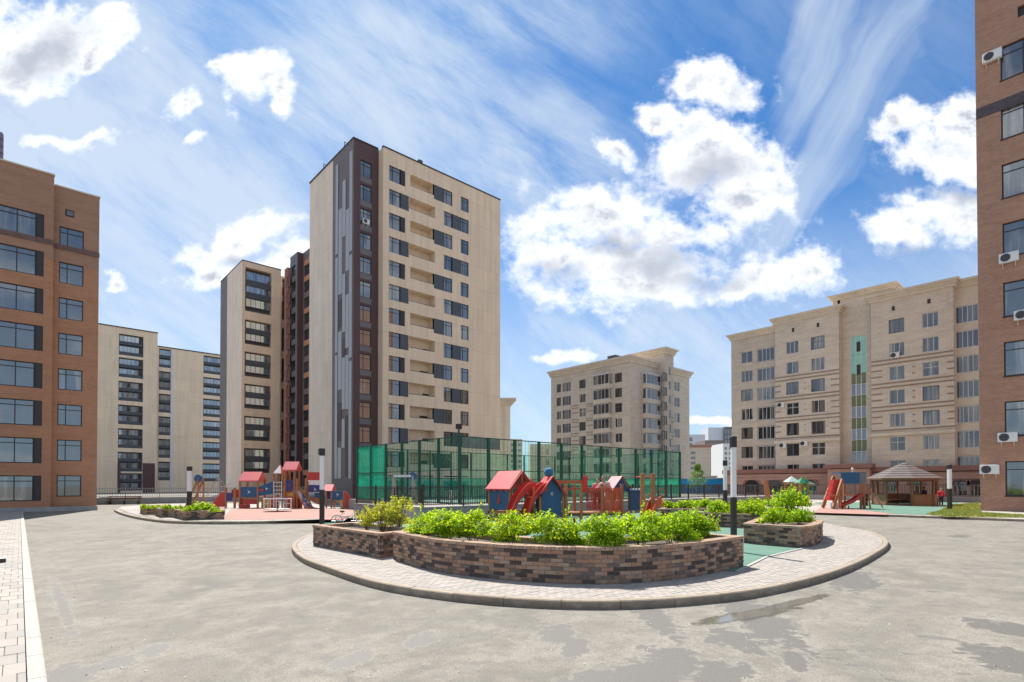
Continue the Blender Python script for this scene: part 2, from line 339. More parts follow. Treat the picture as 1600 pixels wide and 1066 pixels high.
def offset(pts, dist, closed=False):       # to the left of travel
    k = len(pts); out = []
    for i in range(k):
        a = pts[(i-1) % k] if closed else pts[max(0, i-1)]; b = pts[(i+1) % k] if closed else pts[min(k-1, i+1)]
        d = (b-a); d.z = 0; d.normalize(); out.append(pts[i]+Vector((-d.y, d.x, 0))*dist)
    return out
def area2(pts): return sum(a[0]*b[1]-b[0]*a[1] for a, b in zip(pts, pts[1:]+pts[:1]))
def inside(pts, x, y):
    c = False; j = len(pts)-1
    for i in range(len(pts)):
        if (pts[i][1] > y) != (pts[j][1] > y) and x < (pts[j][0]-pts[i][0])*(y-pts[i][1])/(pts[j][1]-pts[i][1])+pts[i][0]: c = not c
        j = i
    return c
def clip(poly, sub):                        # sub clipped by convex CCW poly
    out = sub
    for i in range(len(poly)):
        a = poly[i]; b = poly[(i+1) % len(poly)]; inp = out; out = []
        if not inp: return []
        side = lambda p: (b[0]-a[0])*(p[1]-a[1])-(b[1]-a[1])*(p[0]-a[0])
        for j in range(len(inp)):
            p = inp[j]; q = inp[(j+1) % len(inp)]; sp, sq = side(p), side(q)
            if sp >= 0: out.append(p)
            if (sp >= 0) != (sq >= 0): t = sp/(sp-sq); out.append((p[0]+(q[0]-p[0])*t, p[1]+(q[1]-p[1])*t))
    return out
def sheet(name, pts, z, m, kind='structure', parent=None, thick=0.):
    b = MB()
    if thick: b.prism(pts, z-thick, z)
    else: b.add([(p[0], p[1], z) for p in pts], [tuple(range(len(pts)))])
    o = b.build(name, m, parent)
    if kind: o['kind'] = kind
    return o

# ------------------------------------------------------------------ ground
ROAD_OFF = P(1190, 965)
def asphalt_fn(t, tc, c, b):
    pos = t.new('ShaderNodeNewGeometry').outputs['Position']; x, y, z = t.sep(pos)
    xy = t.comb(x, y)
    big = t.noise(xy, .16, 5, .6, .4); mid = t.noise(xy, 1.1, 6, .65, .3); fine = t.noise(xy, 38, 3, .7); grit = t.noise(xy, 130, 2, .6)
    lanes = t.noise(t.map(xy, rot=(0, 0, R(48)), scale=(.12, 1.1, 1)), 1.2, 4, .6)
    base = t.mix(t.ss(big, .3, .7), (.14, .128, .106), (.242, .22, .182))
    base = t.mix(t.ss(mid, .38, .66, 0, .75), base, (.315, .285, .234))
    mid2 = t.noise(xy, 4.2, 5, .7, .3); base = t.mix(t.ss(mid2, .44, .68, 0, .65), base, (.14, .13, .115))
    base = t.mix(t.ss(lanes, .48, .72, 0, .4), base, (.17, .16, .145))
    base = t.mix(t.ss(fine, .4, .66, 0, .72), base, (.12, .11, .095))
    base = t.mix(t.ss(grit, .58, .72, 0, .6), base, (.50, .47, .42))
    # patches left damp by the last rain, plus one painted building shadow
    damp_shade = None
    WP = [((1050, 1030), .75, .42, .55), ((1000, 1062), .9, .5, .3), ((1120, 1060), .8, .35, .2), ((1600, 1035), .8, .6, .4), ((1590, 985), .9, .5, 1.2), ((925, 1062), .55, .3, .2), ((870, 990), .5, .32, .6),
          ((1180, 962), 2.2, .5, .67), ((1020, 963), 1.7, .28, .83), ((1330, 905), 2.0, .6, .3), ((1150, 1000), .7, .4, .7), ((240, 1015), .3, .2, 1.57), ((95, 940), .10, 3.6, 0.0), ((110, 1055), .3, .5, 0), ((190, 1035), .3, .2, .8), ((660, 1000), .4, .2, .6), ((555, 1030), .4, .2, .5),
          ((1240, 1030), .5, .15, .5), ((900, 1010), .6, .25, .8), ((130, 808), 4., 1.2, 0), ((1500, 838), 1.3, .4, 0)]  # last but one darkens the road like the left block's cast shadow
    for (p, rx, ry, a) in WP:
        g = P(*p); m = t.map(xy, loc=(g.x, g.y, 0), rot=(0, 0, a), scale=(rx*1.15, ry*1.15, 1), typ='TEXTURE'); f = t.math('SUBTRACT', 1., t.vm('LENGTH', m))
        damp_shade = f if damp_shade is None else t.math('SMOOTH_MAX', damp_shade, f, .15)
    wn = t.noise(xy, 3.4, 10, .72, .3)
    wv_ = t.math('ADD', t.math('MAXIMUM', damp_shade, -.8), t.math('MULTIPLY', t.math('SUBTRACT', wn, .5), 3.0))
    wm = t.ss(wv_, .16, .34)
    spots = t.noise(xy, 1.9, 3, .5, .5); sp = t.math('MULTIPLY', t.ss(spots, .62, .66), t.ss(mid, .45, .55))
    sm = t.noise(t.map(xy, rot=(0, 0, R(48)), scale=(1, .6, 1)), 6.5, 4, .6, .6); sp = t.math('MAXIMUM', sp, t.math('MULTIPLY', t.ss(sm, .64, .69), t.ss(big, .42, .56)))
    wm = t.math('MAXIMUM', wm, t.math('MULTIPLY', sp, .7))
    rim = t.ss(wv_, .02, .22)
    base = t.mix(t.math('MULTIPLY', rim, .35), base, (.36, .33, .28))
    base = t.mix(t.math('MULTIPLY', wm, .92), base, t.mix(t.ss(fine, .3, .7), (.095, .088, .078), (.14, .13, .115)))
    # cracks and seams
    vor = t.new('ShaderNodeTexVoronoi', feature='DISTANCE_TO_EDGE'); vor.inputs['Scale'].default_value = .11
    t.inp(vor.inputs['Vector'], t.vm('ADD', xy, t.vm('SCALE', t.comb(t.noise(xy, .8, 5), t.noise(t.vm('ADD', xy, (9, 4, 0)), .8, 5)), sc_=1.6)))
    base = t.mix(t.ss(vor.outputs[0], .0012, .0, 0, .5), base, (.09, .085, .08))
    t.inp(b.inputs['Roughness'], t.ss(wm, 0, 1, .9, .62))
    bn = t.new('ShaderNodeBump'); bn.inputs['Strength'].default_value = .5; bn.inputs['Distance'].default_value = .006
    t.l.new(t.math('ADD', fine, t.math('MULTIPLY', mid, .6)), bn.inputs['Height']); t.l.new(bn.outputs[0], b.inputs['Normal'])
    return base
M['asphalt'] = mat('dusty_asphalt', (.25, .24, .22), .9, fn=asphalt_fn)
M['soil'] = mat('bare_soil', (.11, .085, .06), .95, var=.3, vscale=2, bump=.6, bscale=20)
M['far_ground'] = mat('far_dusty_ground', (.22, .20, .16), .95, var=.2, vscale=.05)
M['rubber_g'] = mat('green_rubber', (.10, .20, .15), .9, var=.12, vscale=1.2, bump=.3, bscale=120)
M['rubber_r'] = mat('red_rubber', (.36, .20, .165), .9, var=.12, vscale=1.2, bump=.3, bscale=120)
M['conc'] = mat('concrete', (.36, .345, .325), .85, var=.16, vscale=1.6, bump=.25, bscale=60)
M['concwall'] = mat('grey_rendered_wall', (.30, .29, .285), .85, var=.12, vscale=.8, bump=.15)
def kerbmat(name, col):
    def fn(t, tc, c, b):
        pos = t.new('ShaderNodeNewGeometry').outputs['Position']; z = t.sep(pos)[2]
        n = t.noise(pos, 3, 6, .65); r_ = t.new('ShaderNodeObjectInfo').outputs['Random']
        c = t.mix(t.ss(r_, 0, 1, 0, .35), c, (col[0]*.72, col[1]*.7, col[2]*.66))
        return t.mix(t.ss(t.math('SUBTRACT', n, t.math('MULTIPLY', z, 2.2)), .2, .5, 0, .7), c, (.17, .135, .095))  # browner and darker towards the bottom of each stone
    return mat(name, col, .85, var=.18, vscale=5, bump=.4, bscale=45, fn=fn)
M['kerb'] = kerbmat('brown_kerb', (.33, .27, .205)); M['kerb_l'] = mat('pale_kerb', (.40, .385, .345), .85, var=.1, vscale=4, bump=.3, bscale=50)
def pavefn(t, tc, c, b):
    pos = t.new('ShaderNodeNewGeometry').outputs['Position']
    rp = t.new('ShaderNodeNewGeometry').outputs['Random Per Island']; oi = t.new('ShaderNodeObjectInfo').outputs['Random']
    r_ = t.math('FRACT', t.math('ADD', rp, oi))
    c2 = t.mix(t.ss(r_, 0, 1), c, (.40, .35, .31)); n = t.noise(pos, 1.4, 6, .65)
    c3 = t.mix(t.ss(n, .45, .75, 0, .5), c2, (.26, .235, .215))
    return t.mix(t.ss(t.noise(pos, 60, 2, .6), .55, .75, 0, .25), c3, (.2, .18, .17))
M['paver'] = mat('pinkish_paver', (.32, .30, .27), .85, bump=.4, bscale=90, fn=pavefn)
M['joint'] = mat('sandy_joint', (.13, .115, .10), .95, var=.3, vscale=8)
M['paver_far'] = mat('pinkish_paving', (.36, .325, .29), .85, var=.1, vscale=.6)

S = 900
tag(MB().box(-S, S, -S, S, -.4, -.03).build('ground', M['far_ground']), kind='structure')
tag(MB().add([(-60, -40, 0), (110, -40, 0), (110, 150, 0), (-60, 150, 0)], [(0, 1, 2, 3)]).build('road', M['asphalt']), kind='structure')

def hull(pts):
    pts = sorted(set((round(p[0], 4), round(p[1], 4)) for p in pts)); 
    def half(ps):
        h = []
        for p in ps:
            while len(h) > 1 and (h[-1][0]-h[-2][0])*(p[1]-h[-2][1])-(h[-1][1]-h[-2][1])*(p[0]-h[-2][0]) <= 0: h.pop()
            h.append(p)
        return h[:-1]
    return half(pts)+half(pts[::-1])
def pavers(name_floor, poly, z, wx, wy, m, limit=300, rot=0., maxd=1e9, gap=.008, stagger=.5, crop=None, zbase=.0, jm=None):
    """a paved surface: mortar bed, single pavers near the camera, the rest joined"""
    poly = [(p[0], p[1]) for p in poly]
    if area2(poly) < 0: poly = poly[::-1]
    bed = MB().prism(poly, zbase, z-.012).build(name_floor, jm or M['joint']); bed['kind'] = 'structure'
    c_, s_ = math.cos(rot), math.sin(rot)
    xs = [p[0]*c_+p[1]*s_ for p in poly]; ys = [-p[0]*s_+p[1]*c_ for p in poly]
    cells = []; far = MB(); HU = hull(poly) if crop else None
    for j in range(int(math.floor(min(ys)/wy)), int(math.ceil(max(ys)/wy))+1):
        for i in range(int(math.floor(min(xs)/wx))-1, int(math.ceil(max(xs)/wx))+1):
            x0 = (i+(stagger if j % 2 else 0))*wx; y0 = j*wy
            cs = [(x0+gap/2, y0+gap/2), (x0+wx-gap/2, y0+gap/2), (x0+wx-gap/2, y0+wy-gap/2), (x0+gap/2, y0+wy-gap/2)]
            wd = [(a*c_-b_*s_, a*s_+b_*c_) for a, b_ in cs]
            mx = sum(p[0] for p in wd)/4; my = sum(p[1] for p in wd)/4; dep = mx*F2.x+my*F2.y; r_ = mx*R2.x+my*R2.y
            if dep > maxd or dep < 1: continue
            full = all(inside(poly, *p) for p in wd)
            if not full:
                cp = clip(HU, wd) if crop else []
                if len(cp) < 3: continue
                if crop: far.prism(cp, z-.03, z+random.uniform(-.002, .002))
                continue
            vis = abs(r_/dep) < .95 and P(0, 0, 0) is not None and (EYE-z)/dep*F_PX+757 < 1072
            cells.append((dep if vis else dep+500, mx, my, wd))
    cells.sort(key=lambda q: q[0])
    me = MB().box(-wx/2+gap/2, wx/2-gap/2, -wy/2+gap/2, wy/2-gap/2, -.03, 0).mesh('paver', m)
    for k, (d_, mx, my, wd) in enumerate(cells):
        zz = z+random.uniform(-.0025, .0025)
        if k < limit:
            o = link('paver', me, bed, (mx, my, zz), (random.uniform(-.006, .006), random.uniform(-.004, .004), rot))
        elif d_ < 500+maxd: far.prism(wd, z-.03, zz)
    if far.v: f = far.build('paver_field', m, bed); f['kind'] = 'stuff'
    return bed
def kerb(name, line, z0, z1, width, m, step=1.0, side=1, gap=.008, label=None):
    """kerb stones laid one by one along a line (outer edge), width to the given side"""
    pts = resample(line, .125); inn = offset(pts, side*width)
    bed = MB(); i1 = offset(pts, side*.02); i2 = offset(pts, side*(width-.02))
    for a in range(0, len(pts)-1): bed.prism([i1[a], i1[a+1], i2[a+1], i2[a]], z0, z1-.02)
    b = bed.build(name, M['joint']); b['kind'] = 'structure'
    k = max(1, round(step/.125)); n = 0
    for a in range(0, len(pts)-1, k):
        e = min(a+k, len(pts)-1)
        if e-a < 2: continue
        s = MB(); o_ = list(pts[a:e+1]); i_ = list(inn[a:e+1])
        d0 = (o_[1]-o_[0]).normalized()*gap/2; d1 = (o_[-1]-o_[-2]).normalized()*gap/2
        o_[0] = o_[0]+d0; i_[0] = i_[0]+d0; o_[-1] = o_[-1]-d1; i_[-1] = i_[-1]-d1
        c = sum(o_, Vector())/len(o_); jz = random.uniform(-.004, .004); ch = .018
        oc = [p.lerp(q, ch/width) for p, q in zip(o_, i_)]
        L = len(o_); vs = []
        for p, pc, q in zip(o_, oc, i_): vs += [(p.x-c.x, p.y-c.y, z0), (p.x-c.x, p.y-c.y, z1-ch+jz), (pc.x-c.x, pc.y-c.y, z1+jz), (q.x-c.x, q.y-c.y, z1+jz), (q.x-c.x, q.y-c.y, z0)]
        fs = []
        for q in range(L-1):
            for r_ in range(4): fs.append((q*5+r_, q*5+r_+1, (q+1)*5+r_+1, (q+1)*5+r_))
        fs += [(0, 1, 2, 3, 4), tuple((L-1)*5+r_ for r_ in (4, 3, 2, 1, 0))]
        s.add(vs, fs).build('kerb_stone', m, b, loc=(c.x, c.y, 0)); n += 1
    return b

# main island
KZ = .15
isl = [P(*p) for p in [(566, 818), (515, 828), (478, 842), (456, 858), (470, 878), (515, 897), (590, 921), (700, 939), (830, 950), (960, 952.5), (1090, 945), (1200, 930), (1300, 904), (1362, 876), (1388, 853), (1362, 836), (1305, 826)]]
isl_curve = spline(isl, n=10)
isl_back = [Vector((34, 13.2, 0)), Vector((42, 18.5, 0)), Vector((46, 22.7, 0)), Vector((14.9, 22.7, 0)), Vector((14.5, 24.5, 0))]
isl_poly = list(isl_curve)+isl_back
EDGE_IN = offset(resample(isl_curve, .125), (.15 if area2(isl_poly) > 0 else -.15))
SD = 1 if area2(isl_poly) > 0 else -1
kerb('island_kerb', isl_curve, -.05, KZ, .15, M['kerb'], side=SD)
inner_poly = [Vector((p.x, p.y, 0)) for p in offset(resample(isl_curve, .3), SD*.16)]+isl_back
pavers('island_pavement', inner_poly[::1], KZ-.004, .21, .105, M['paver'], rot=R(0), maxd=31, crop=True)
# left pavement with its kerb
LK = P(72, 1066).x
kerb('pavement_kerb', [Vector((LK, 2.5, 0)), Vector((LK, 54.6, 0))], -.05, .105, .15, M['kerb_l'], side=1, step=1.0)
pavers('left_pavement', [(LK-.16, 3.0), (LK-.16, 55.2), (-6, 55.2), (-6, 3.0)], .1, .23, .46, M['paver'], maxd=42, crop=True, gap=.009)
# rubber play surfaces inside the island
rub = [P(*p, KZ) for p in [(1152, 893), (1197, 871), (1257, 856.5), (1284, 838), (1262, 815), (1190, 806), (1075, 798)]]+[Vector((27, 22.5, 0)), Vector((15.1, 22.5, 0))]+[P(*p, KZ) for p in [(575, 822), (640, 850), (800, 876), (1000, 890)]]
sheet('green_rubber_surface', rub, KZ+.004, M['rubber_g'])
e0, e1, e2 = P(1152, 893, KZ), P(1197, 871, KZ), P(1257, 856.5, KZ)
eb = MB()
for a, b in ((e0, e1), (e1, e2)): eb.bar((a.x, a.y, KZ+.004), (b.x, b.y, KZ+.004), .07, .03)
tag(eb.build('rubber_edging', M['kerb_l']), kind='structure')
# left playground island and right pavement
pl2 = [P(*p) for p in [(178, 799.5), (190, 805), (215, 811.5), (258, 817.5), (320, 819.5), (400, 819), (480, 816.5), (545, 812.5), (560, 806)]]
c2_ = spline(pl2, n=6); c2_ = c2_[:]; back2 = [Vector((14.4, 27, 0)), Vector((14.4, 36, 0)), Vector((22, 46, 0)), Vector((22, 58, 0)), P(250, 789.5), P(190, 794)]
poly2 = list(c2_)+back2; sd2 = 1 if area2(poly2) > 0 else -1
kerb('playground_kerb', c2_, -.05, KZ, .16, M['kerb'], side=sd2, step=1.5)
pavers('playground_pavement', [Vector((p.x, p.y, 0)) for p in offset(resample(c2_, .4), sd2*.17)]+back2, KZ-.004, .42, .21, M['paver_far'], limit=0, maxd=44, gap=.006, jm=M['paver_far'])
sheet('red_rubber_surface', [P(*p, KZ) for p in [(348, 812), (420, 812), (500, 810), (556, 806), (556, 797), (480, 793), (400, 793), (360, 797)]], KZ+.003, M['rubber_r'])
rk = [Vector((P(1400, 808).x, y, 0)) for y in (-6, 5, 15, 21, 24.5)]
RX = rk[0].x
kerb('right_kerb', rk, -.05, KZ, .16, M['kerb'], side=-1, step=1.5)
tag(MB().prism([(RX+.165, -20), (110, -20), (110, 70), (RX+.165, 70)], 0, KZ-.006).build('right_pavement', M['paver_far']), kind='structure')
sheet('red_play_surface', [P(*p, KZ) for p in [(1268, 801), (1385, 804.5), (1395, 801.5), (1290, 790)]], KZ+.002, M['rubber_r'])
sheet('green_play_surface', [P(*p, KZ) for p in [(1395, 803), (1290, 790), (1272, 785), (1500, 785), (1470, 799), (1447, 805)]], KZ+.006, M['rubber_g'])

# leaves and grass -------------------------------------------------------------
def leafmat(name, c0, c1, c2=None, tr=.45):
    m = bpy.data.materials.new(name); m.use_nodes = True; t = NT(m.node_tree); b = t.n['Principled BSDF']; o = t.n['Material Output']
    g = t.new('ShaderNodeNewGeometry'); rp = g.outputs['Random Per Island']; n = t.noise(g.outputs['Position'], 2.2, 3, .6)
    f = t.math('ADD', t.math('MULTIPLY', rp, .6), t.math('MULTIPLY', n, .4))
    c = t.mix(t.ss(f, .2, .8), c0, c1); c = t.mix(t.ss(t.new('ShaderNodeObjectInfo').outputs['Random'], 0, 1, 0, .4), c, t.mix(1., c, (.55, .78, 1.3), 'MULTIPLY'))
    if c2: c = t.mix(t.ss(rp, .93, .97), c, c2)
    t.inp(b.inputs['Base Color'], c); b.inputs['Roughness'].default_value = .5; b.inputs['Specular IOR Level'].default_value = .35
    tl = t.new('ShaderNodeBsdfTranslucent'); t.inp(tl.inputs[0], t.mix(1., c, (1.5, 1.45, .5), 'MULTIPLY'))
    mx = t.new('ShaderNodeMixShader'); mx.inputs[0].default_value = tr
    t.l.new(b.outputs[0], mx.inputs[1]); t.l.new(tl.outputs[0], mx.inputs[2]); t.l.new(mx.outputs[0], o.inputs[0]); return m
M['leaf'] = leafmat('spirea_leaves', (.12, .26, .01), (.56, .70, .02), (.74, .70, .06), .55)
M['leaf_y'] = leafmat('yellow_green_leaves', (.32, .36, .04), (.78, .72, .10), (.70, .50, .18), .5)
M['leaf_d'] = leafmat('green_leaves', (.06, .14, .02), (.22, .36, .04), None, .45)
M['grass'] = leafmat('grass_blades', (.16, .22, .05), (.40, .40, .12), (.55, .45, .22), .3)
M['bark'] = mat('bark', (.16, .12, .085), .9, var=.3, vscale=12)
def leaf_mesh(name, pts, nrm, size, m, asp=.5):
    n = len(pts); size = np.asarray(size).reshape(-1, 1)*np.ones((n, 1))
    nrm = nrm/np.linalg.norm(nrm, axis=1, keepdims=True)
    t = rng.normal(size=(n, 3)); t -= (t*nrm).sum(1, keepdims=True)*nrm; t /= np.linalg.norm(t, axis=1, keepdims=True)
    b = np.cross(nrm, t)
    fold = nrm*size*.18
    v = np.stack([pts-t*size*.5, pts+b*size*asp*.5+fold, pts+t*size*.55, pts-b*size*asp*.5+fold], 1).reshape(-1, 3)
    me = bpy.data.meshes.new(name); me.vertices.add(4*n); me.vertices.foreach_set('co', v.astype(np.float32).ravel())
    me.loops.add(4*n); me.loops.foreach_set('vertex_index', np.arange(4*n, dtype=np.int32))
    me.polygons.add(n); me.polygons.foreach_set('loop_start', np.arange(0, 4*n, 4, dtype=np.int32)); me.polygons.foreach_set('loop_total', np.full(n, 4, dtype=np.int32))
    me.update(); me.validate(); me.materials.append(m); return me
def bush_cloud(n, rad, h, lobes=9, shoots=14, lumpy=.42):
    """points and normals on an uneven dome of lobes with shoots sticking out on top"""
    cs = []; 
    for i in range(lobes):
        a = rng.uniform(0, 2*math.pi); q = math.sqrt(rng.uniform(0, 1))*.52
        cs.append((math.cos(a)*q*rad, math.sin(a)*q*rad, rng.uniform(.14, .70)*h*(1-.35*q), rng.uniform(.30, lumpy+.08)*rad))
    k = rng.integers(0, lobes, n); c = np.array(cs)[k]
    d = rng.normal(size=(n, 3)); d /= np.linalg.norm(d, axis=1, keepdims=True); d[:, 2] = np.abs(d[:, 2])*1.0-.35*(rng.uniform(size=n) < .5)*np.abs(d[:, 2])*1.6
    rr = c[:, 3:4]*(rng.uniform(.55, 1.12, (n, 1))); p = c[:, :3]+d*rr*np.array([1, 1, .95])
    p[:, 2] = np.maximum(p[:, 2], rng.uniform(0, .1, n))
    nn = d+rng.normal(size=(n, 3))*.55+np.array([0, 0, .25])
    sp, sn = [], []
    for i in range(shoots):
        a = rng.uniform(0, 2*math.pi); q = math.sqrt(rng.uniform(0, 1))*.8*rad; base = np.array([math.cos(a)*q, math.sin(a)*q, h*(.72-.3*q/rad)])
        tip = base+np.array([rng.normal()*.06, rng.normal()*.06, h*rng.uniform(.12, .38)])
        for j in range(22):
            f = rng.uniform(0, 1); sp.append(base+(tip-base)*f+rng.normal(size=3)*.022*(1.2-f)); sn.append(rng.normal(size=3)+np.array([0, 0, .3]))
    if sp: p = np.vstack([p, sp]); nn = np.vstack([nn, sn])
    return p, nn
def bush_mesh(n, rad, h, size, m, **k):
    p, nn = bush_cloud(n, rad, h, **k); return leaf_mesh('foliage', p, nn, rng.uniform(.7, 1.3, (len(p), 1))*size, m, .55)
def stems_mesh(rad, h, n=9, r=.008):
    b = MB()
    for i in range(n):
        a = random.uniform(0, 6.28); q = random.uniform(.2, .8)*rad
        b.tube([(math.cos(a)*q*.15, math.sin(a)*q*.15, -.03), (math.cos(a)*q*.6, math.sin(a)*q*.6, h*.45), (math.cos(a)*q, math.sin(a)*q, h*random.uniform(.7, .95))], r, 5, r*.4)
    return b.mesh('stem', M['bark'])
BM = [bush_mesh(7000, .60, .86, .048, M['leaf'], lobes=8, shoots=10, lumpy=.5) for _ in range(4)]; SM = stems_mesh(.55, .6)
BMS = [bush_mesh(900, .55, .45, .085, M['leaf'], shoots=8) for _ in range(2)]
def shrub(loc, fol, stem, label, group, s=(1, 1, 1), rot=0, cat='shrub'):
    t = thing('shrub', label, cat, loc, rot, group)
    f = link('foliage', fol, t); f.scale = s; g = link('stem', stem, t); g.scale = s; return t

# planters -------------------------------------------------------------------
def brickmat(name, ramp):
    m = bpy.data.materials.new(name); m.use_nodes = True; t = NT(m.node_tree); b = t.n['Principled BSDF']
    g = t.new('ShaderNodeNewGeometry'); r_ = t.math('FRACT', t.math('ADD', t.math('MULTIPLY', g.outputs['Random Per Island'], 1.), t.math('MULTIPLY', t.new('ShaderNodeObjectInfo').outputs['Random'], 1.)))
    cr = t.new('ShaderNodeValToRGB'); cr.color_ramp.interpolation = 'CONSTANT'; el = cr.color_ramp.elements
    for i, (p, c) in enumerate(ramp):
        e = el[i] if i < 2 else el.new(p); e.position = p; e.color = (*c, 1)
    t.l.new(r_, cr.inputs[0]); n = t.noise(g.outputs['Position'], 9, 6, .7); n2 = t.noise(g.outputs['Position'], 60, 3, .7)
    c = t.mix(t.ss(n, .3, .7, 0, .5), cr.outputs[0], t.mix(1., cr.outputs[0], (.55, .5, .48), 'MULTIPLY')); c = t.mix(t.ss(n2, .55, .75, 0, .3), c, (.42, .36, .3))
    z = t.sep(g.outputs['Position'])[2]; c = t.mix(t.ss(t.math('ADD', t.math('MULTIPLY', n, .3), t.math('SUBTRACT', .25, z)), .08, .28, 0, .45), c, (.13, .10, .08))
    t.inp(b.inputs['Base Color'], c); b.inputs['Roughness'].default_value = .85
    bn = t.new('ShaderNodeBump'); bn.inputs['Strength'].default_value = .6; bn.inputs['Distance'].default_value = .006; t.l.new(n2, bn.inputs['Height']); t.l.new(bn.outputs[0], b.inputs['Normal'])
    return m
OB, LB, DB, GB, TB = (.40, .23, .145), (.42, .29, .20), (.08, .058, .048), (.18, .14, .115), (.27, .175, .125)
M['bricks'] = brickmat('mixed_bricks', [(0, OB), (.18, LB), (.34, DB), (.56, GB), (.74, TB), (.9, OB)])
M['bricks_c'] = brickmat('coping_bricks', [(0, LB), (.3, (.50, .33, .23)), (.6, (.42, .27, .18)), (.85, (.47, .34, .25))])
M['mortar'] = mat('planter_mortar', (.33, .29, .25), .95, var=.25, vscale=6)
def planter(label, poly, z0, h, limit=300, open_edges=(), thick=.24, step=.25, course=.083, soil=None, smooth_front=None):
    """poly: outline of the outer face; bricks laid course by course round it"""
    poly = [Vector((p[0], p[1], 0)) for p in poly]
    if area2(poly) < 0: poly = poly[::-1]
    c0 = sum(poly, Vector())/len(poly); c0.z = 0
    t = thing('brick_planter', label, 'planter', (c0.x, c0.y, 0), 0, 'raised brick planters')
    pts = [p-c0 for p in poly]; ring = resample(pts, .06, closed=True)[:-1]
    nc = int(round((h-.07)/course)); cs = (h-.07)/nc
    inn = offset_poly(pts, thick); core = offset_poly(pts, .018)
    b = MB(); k = len(pts)
    for i in range(k):
        j = (i+1) % k; b.prism([core[i], core[j], inn[j], inn[i]], z0-.05, z0+h-.075)
    b.build('core', M['mortar'], t)
    if soil is not False: MB().prism(offset_poly(pts, thick-.02), z0, z0+h-.13).build('soil', M['soil'], t)
    cells = []
    for i in range(k):
        a = pts[i]; e = pts[(i+1) % k]; L = (e-a).length
    # walk the outline by arc length, breaking at sharp corners
    runs = []; cur = [pts[0]]
    def turn(i):
        u = (pts[i]-pts[i-1]).normalized(); v = (pts[(i+1) % k]-pts[i]).normalized(); return u.angle(v)
    start = next((i for i in range(k) if turn(i) > .35), 0)
    order = [(start+q) % k for q in range(k+1)]; cur = [pts[order[0]]]
    for q in order[1:]:
        cur.append(pts[q])
        if turn(q) > .35 or q == order[-1]: runs.append(cur); cur = [pts[q]]
    far = MB(); me = None
    for run in runs:
        if len(run) < 2: continue
        L = sum((q-p).length for p, q in zip(run, run[1:])); n = max(1, round(L/step)); 
        fine = resample(run, L/(n*4)) if L/(n*4) > 0 else run
        seg = len(fine)-1
        for c in range(nc):
            sh = 2 if c % 2 else 0
            idx = list(range(-sh, seg, 4))
            for q in idx:
                i0, i1 = max(0, q), min(seg, q+4)
                if i1-i0 < 1: continue
                A, B = fine[i0], fine[i1]; mid = (A+B)/2; dv = (B-A); ln = dv.length-.010
                cells.append((mid, math.atan2(dv.y, dv.x), ln, z0+c*cs, c0))
    def vis(cell):
        mid, a, ln, z, _ = cell; wp = mid+c0; nrm = Vector((math.sin(a), -math.cos(a), 0)); tocam = -wp
        dep = wp.dot(F2); return (0 if nrm.dot(tocam) > 0 else 500)+dep
    cells.sort(key=vis); cache = {}
    for q, cell in enumerate(cells):
        mid, a, ln, z, _ = cell; pr = random.uniform(-.004, .005)
        if q < limit:
            key = round(ln, 2)
            if key not in cache: cache[key] = MB().box(-key/2, key/2, 0, .10, .005, cs-.005).mesh('brick', M['bricks'], bev=.004)
            o = link('brick', cache[key], t, (mid.x+math.sin(a)*pr, mid.y-math.cos(a)*pr, z), a+random.uniform(-.012, .012))
        else:
            ca, sa = math.cos(a), math.sin(a); vs = [(x, y) for x, y in ((-ln/2, -pr), (ln/2, -pr), (ln/2, .1), (-ln/2, .1))]
            far.prism([(mid.x+x*ca-y*sa, mid.y+x*sa+y*ca) for x, y in vs], z+.005, z+cs-.005)
    if far.v: o = far.build('brickwork', M['bricks'], t); o['kind'] = 'stuff'
    cap = MB()
    for run in runs:
        L = sum((q-p).length for p, q in zip(run, run[1:])); n = max(1, round(L/.082)); fine = resample(run, L/n)
        for A, B in zip(fine, fine[1:]):
            dv = (B-A).normalized(); nr = Vector((dv.y, -dv.x, 0)); A2 = A+dv*.004; B2 = B-dv*.004; z_ = z0+h-.068+random.uniform(-.002, .004)
            o1 = .022+random.uniform(-.003, .004); cap.prism([A2+nr*o1, B2+nr*o1, B2-nr*(thick+.01), A2-nr*(thick+.01)], z_, z_+.066)
    o = cap.build('coping', M['bricks_c'], t); o['kind'] = 'stuff'
    cj = MB(); 
    for i in range(k):
        j = (i+1) % k; cj.prism([core[i], core[j], inn[j], inn[i]], z0+h-.074, z0+h-.012)
    cj.build('mortar_bed', M['mortar'], t)
    return t
def offset_poly(pts, d):        # inset of a CCW polygon with mitred corners
    k = len(pts); out = []
    for i in range(k):
        u = (pts[i]-pts[i-1]); v = (pts[(i+1) % k]-pts[i]); u.z = v.z = 0; u.normalize(); v.normalize()
        n1 = Vector((-u.y, u.x, 0)); n2 = Vector((-v.y, v.x, 0)); m = (n1+n2); m.normalize(); c = max(.35, m.dot(n1)); out.append(pts[i]+m*(d/c))
    return out
arc = [P(*p, KZ) for p in [(614, 874), (675, 891.5), (750, 902.5), (825, 909), (900, 912.5), (965, 912.5), (1031, 908), (1097, 899), (1162, 884.5)]]
arc = [Vector((p.x, p.y, 0)) for p in arc]; arc_s = resample(spline(arc, n=8), .3)
sda = -1
ain = offset(arc_s, 1.75); test = offset(arc_s, -1.75)
cen_dir = (Vector((0, 0, 0))-arc_s[len(arc_s)//2])
if (ain[len(ain)//2]-arc_s[len(arc_s)//2]).dot(cen_dir) > 0: ain = test
front_poly = list(arc_s)+[ain[i] for i in range(len(ain)-1, -1, -1)][::3]
planter('long curved brick planter full of bright green shrubs at the front of the island', front_poly, KZ, .72)
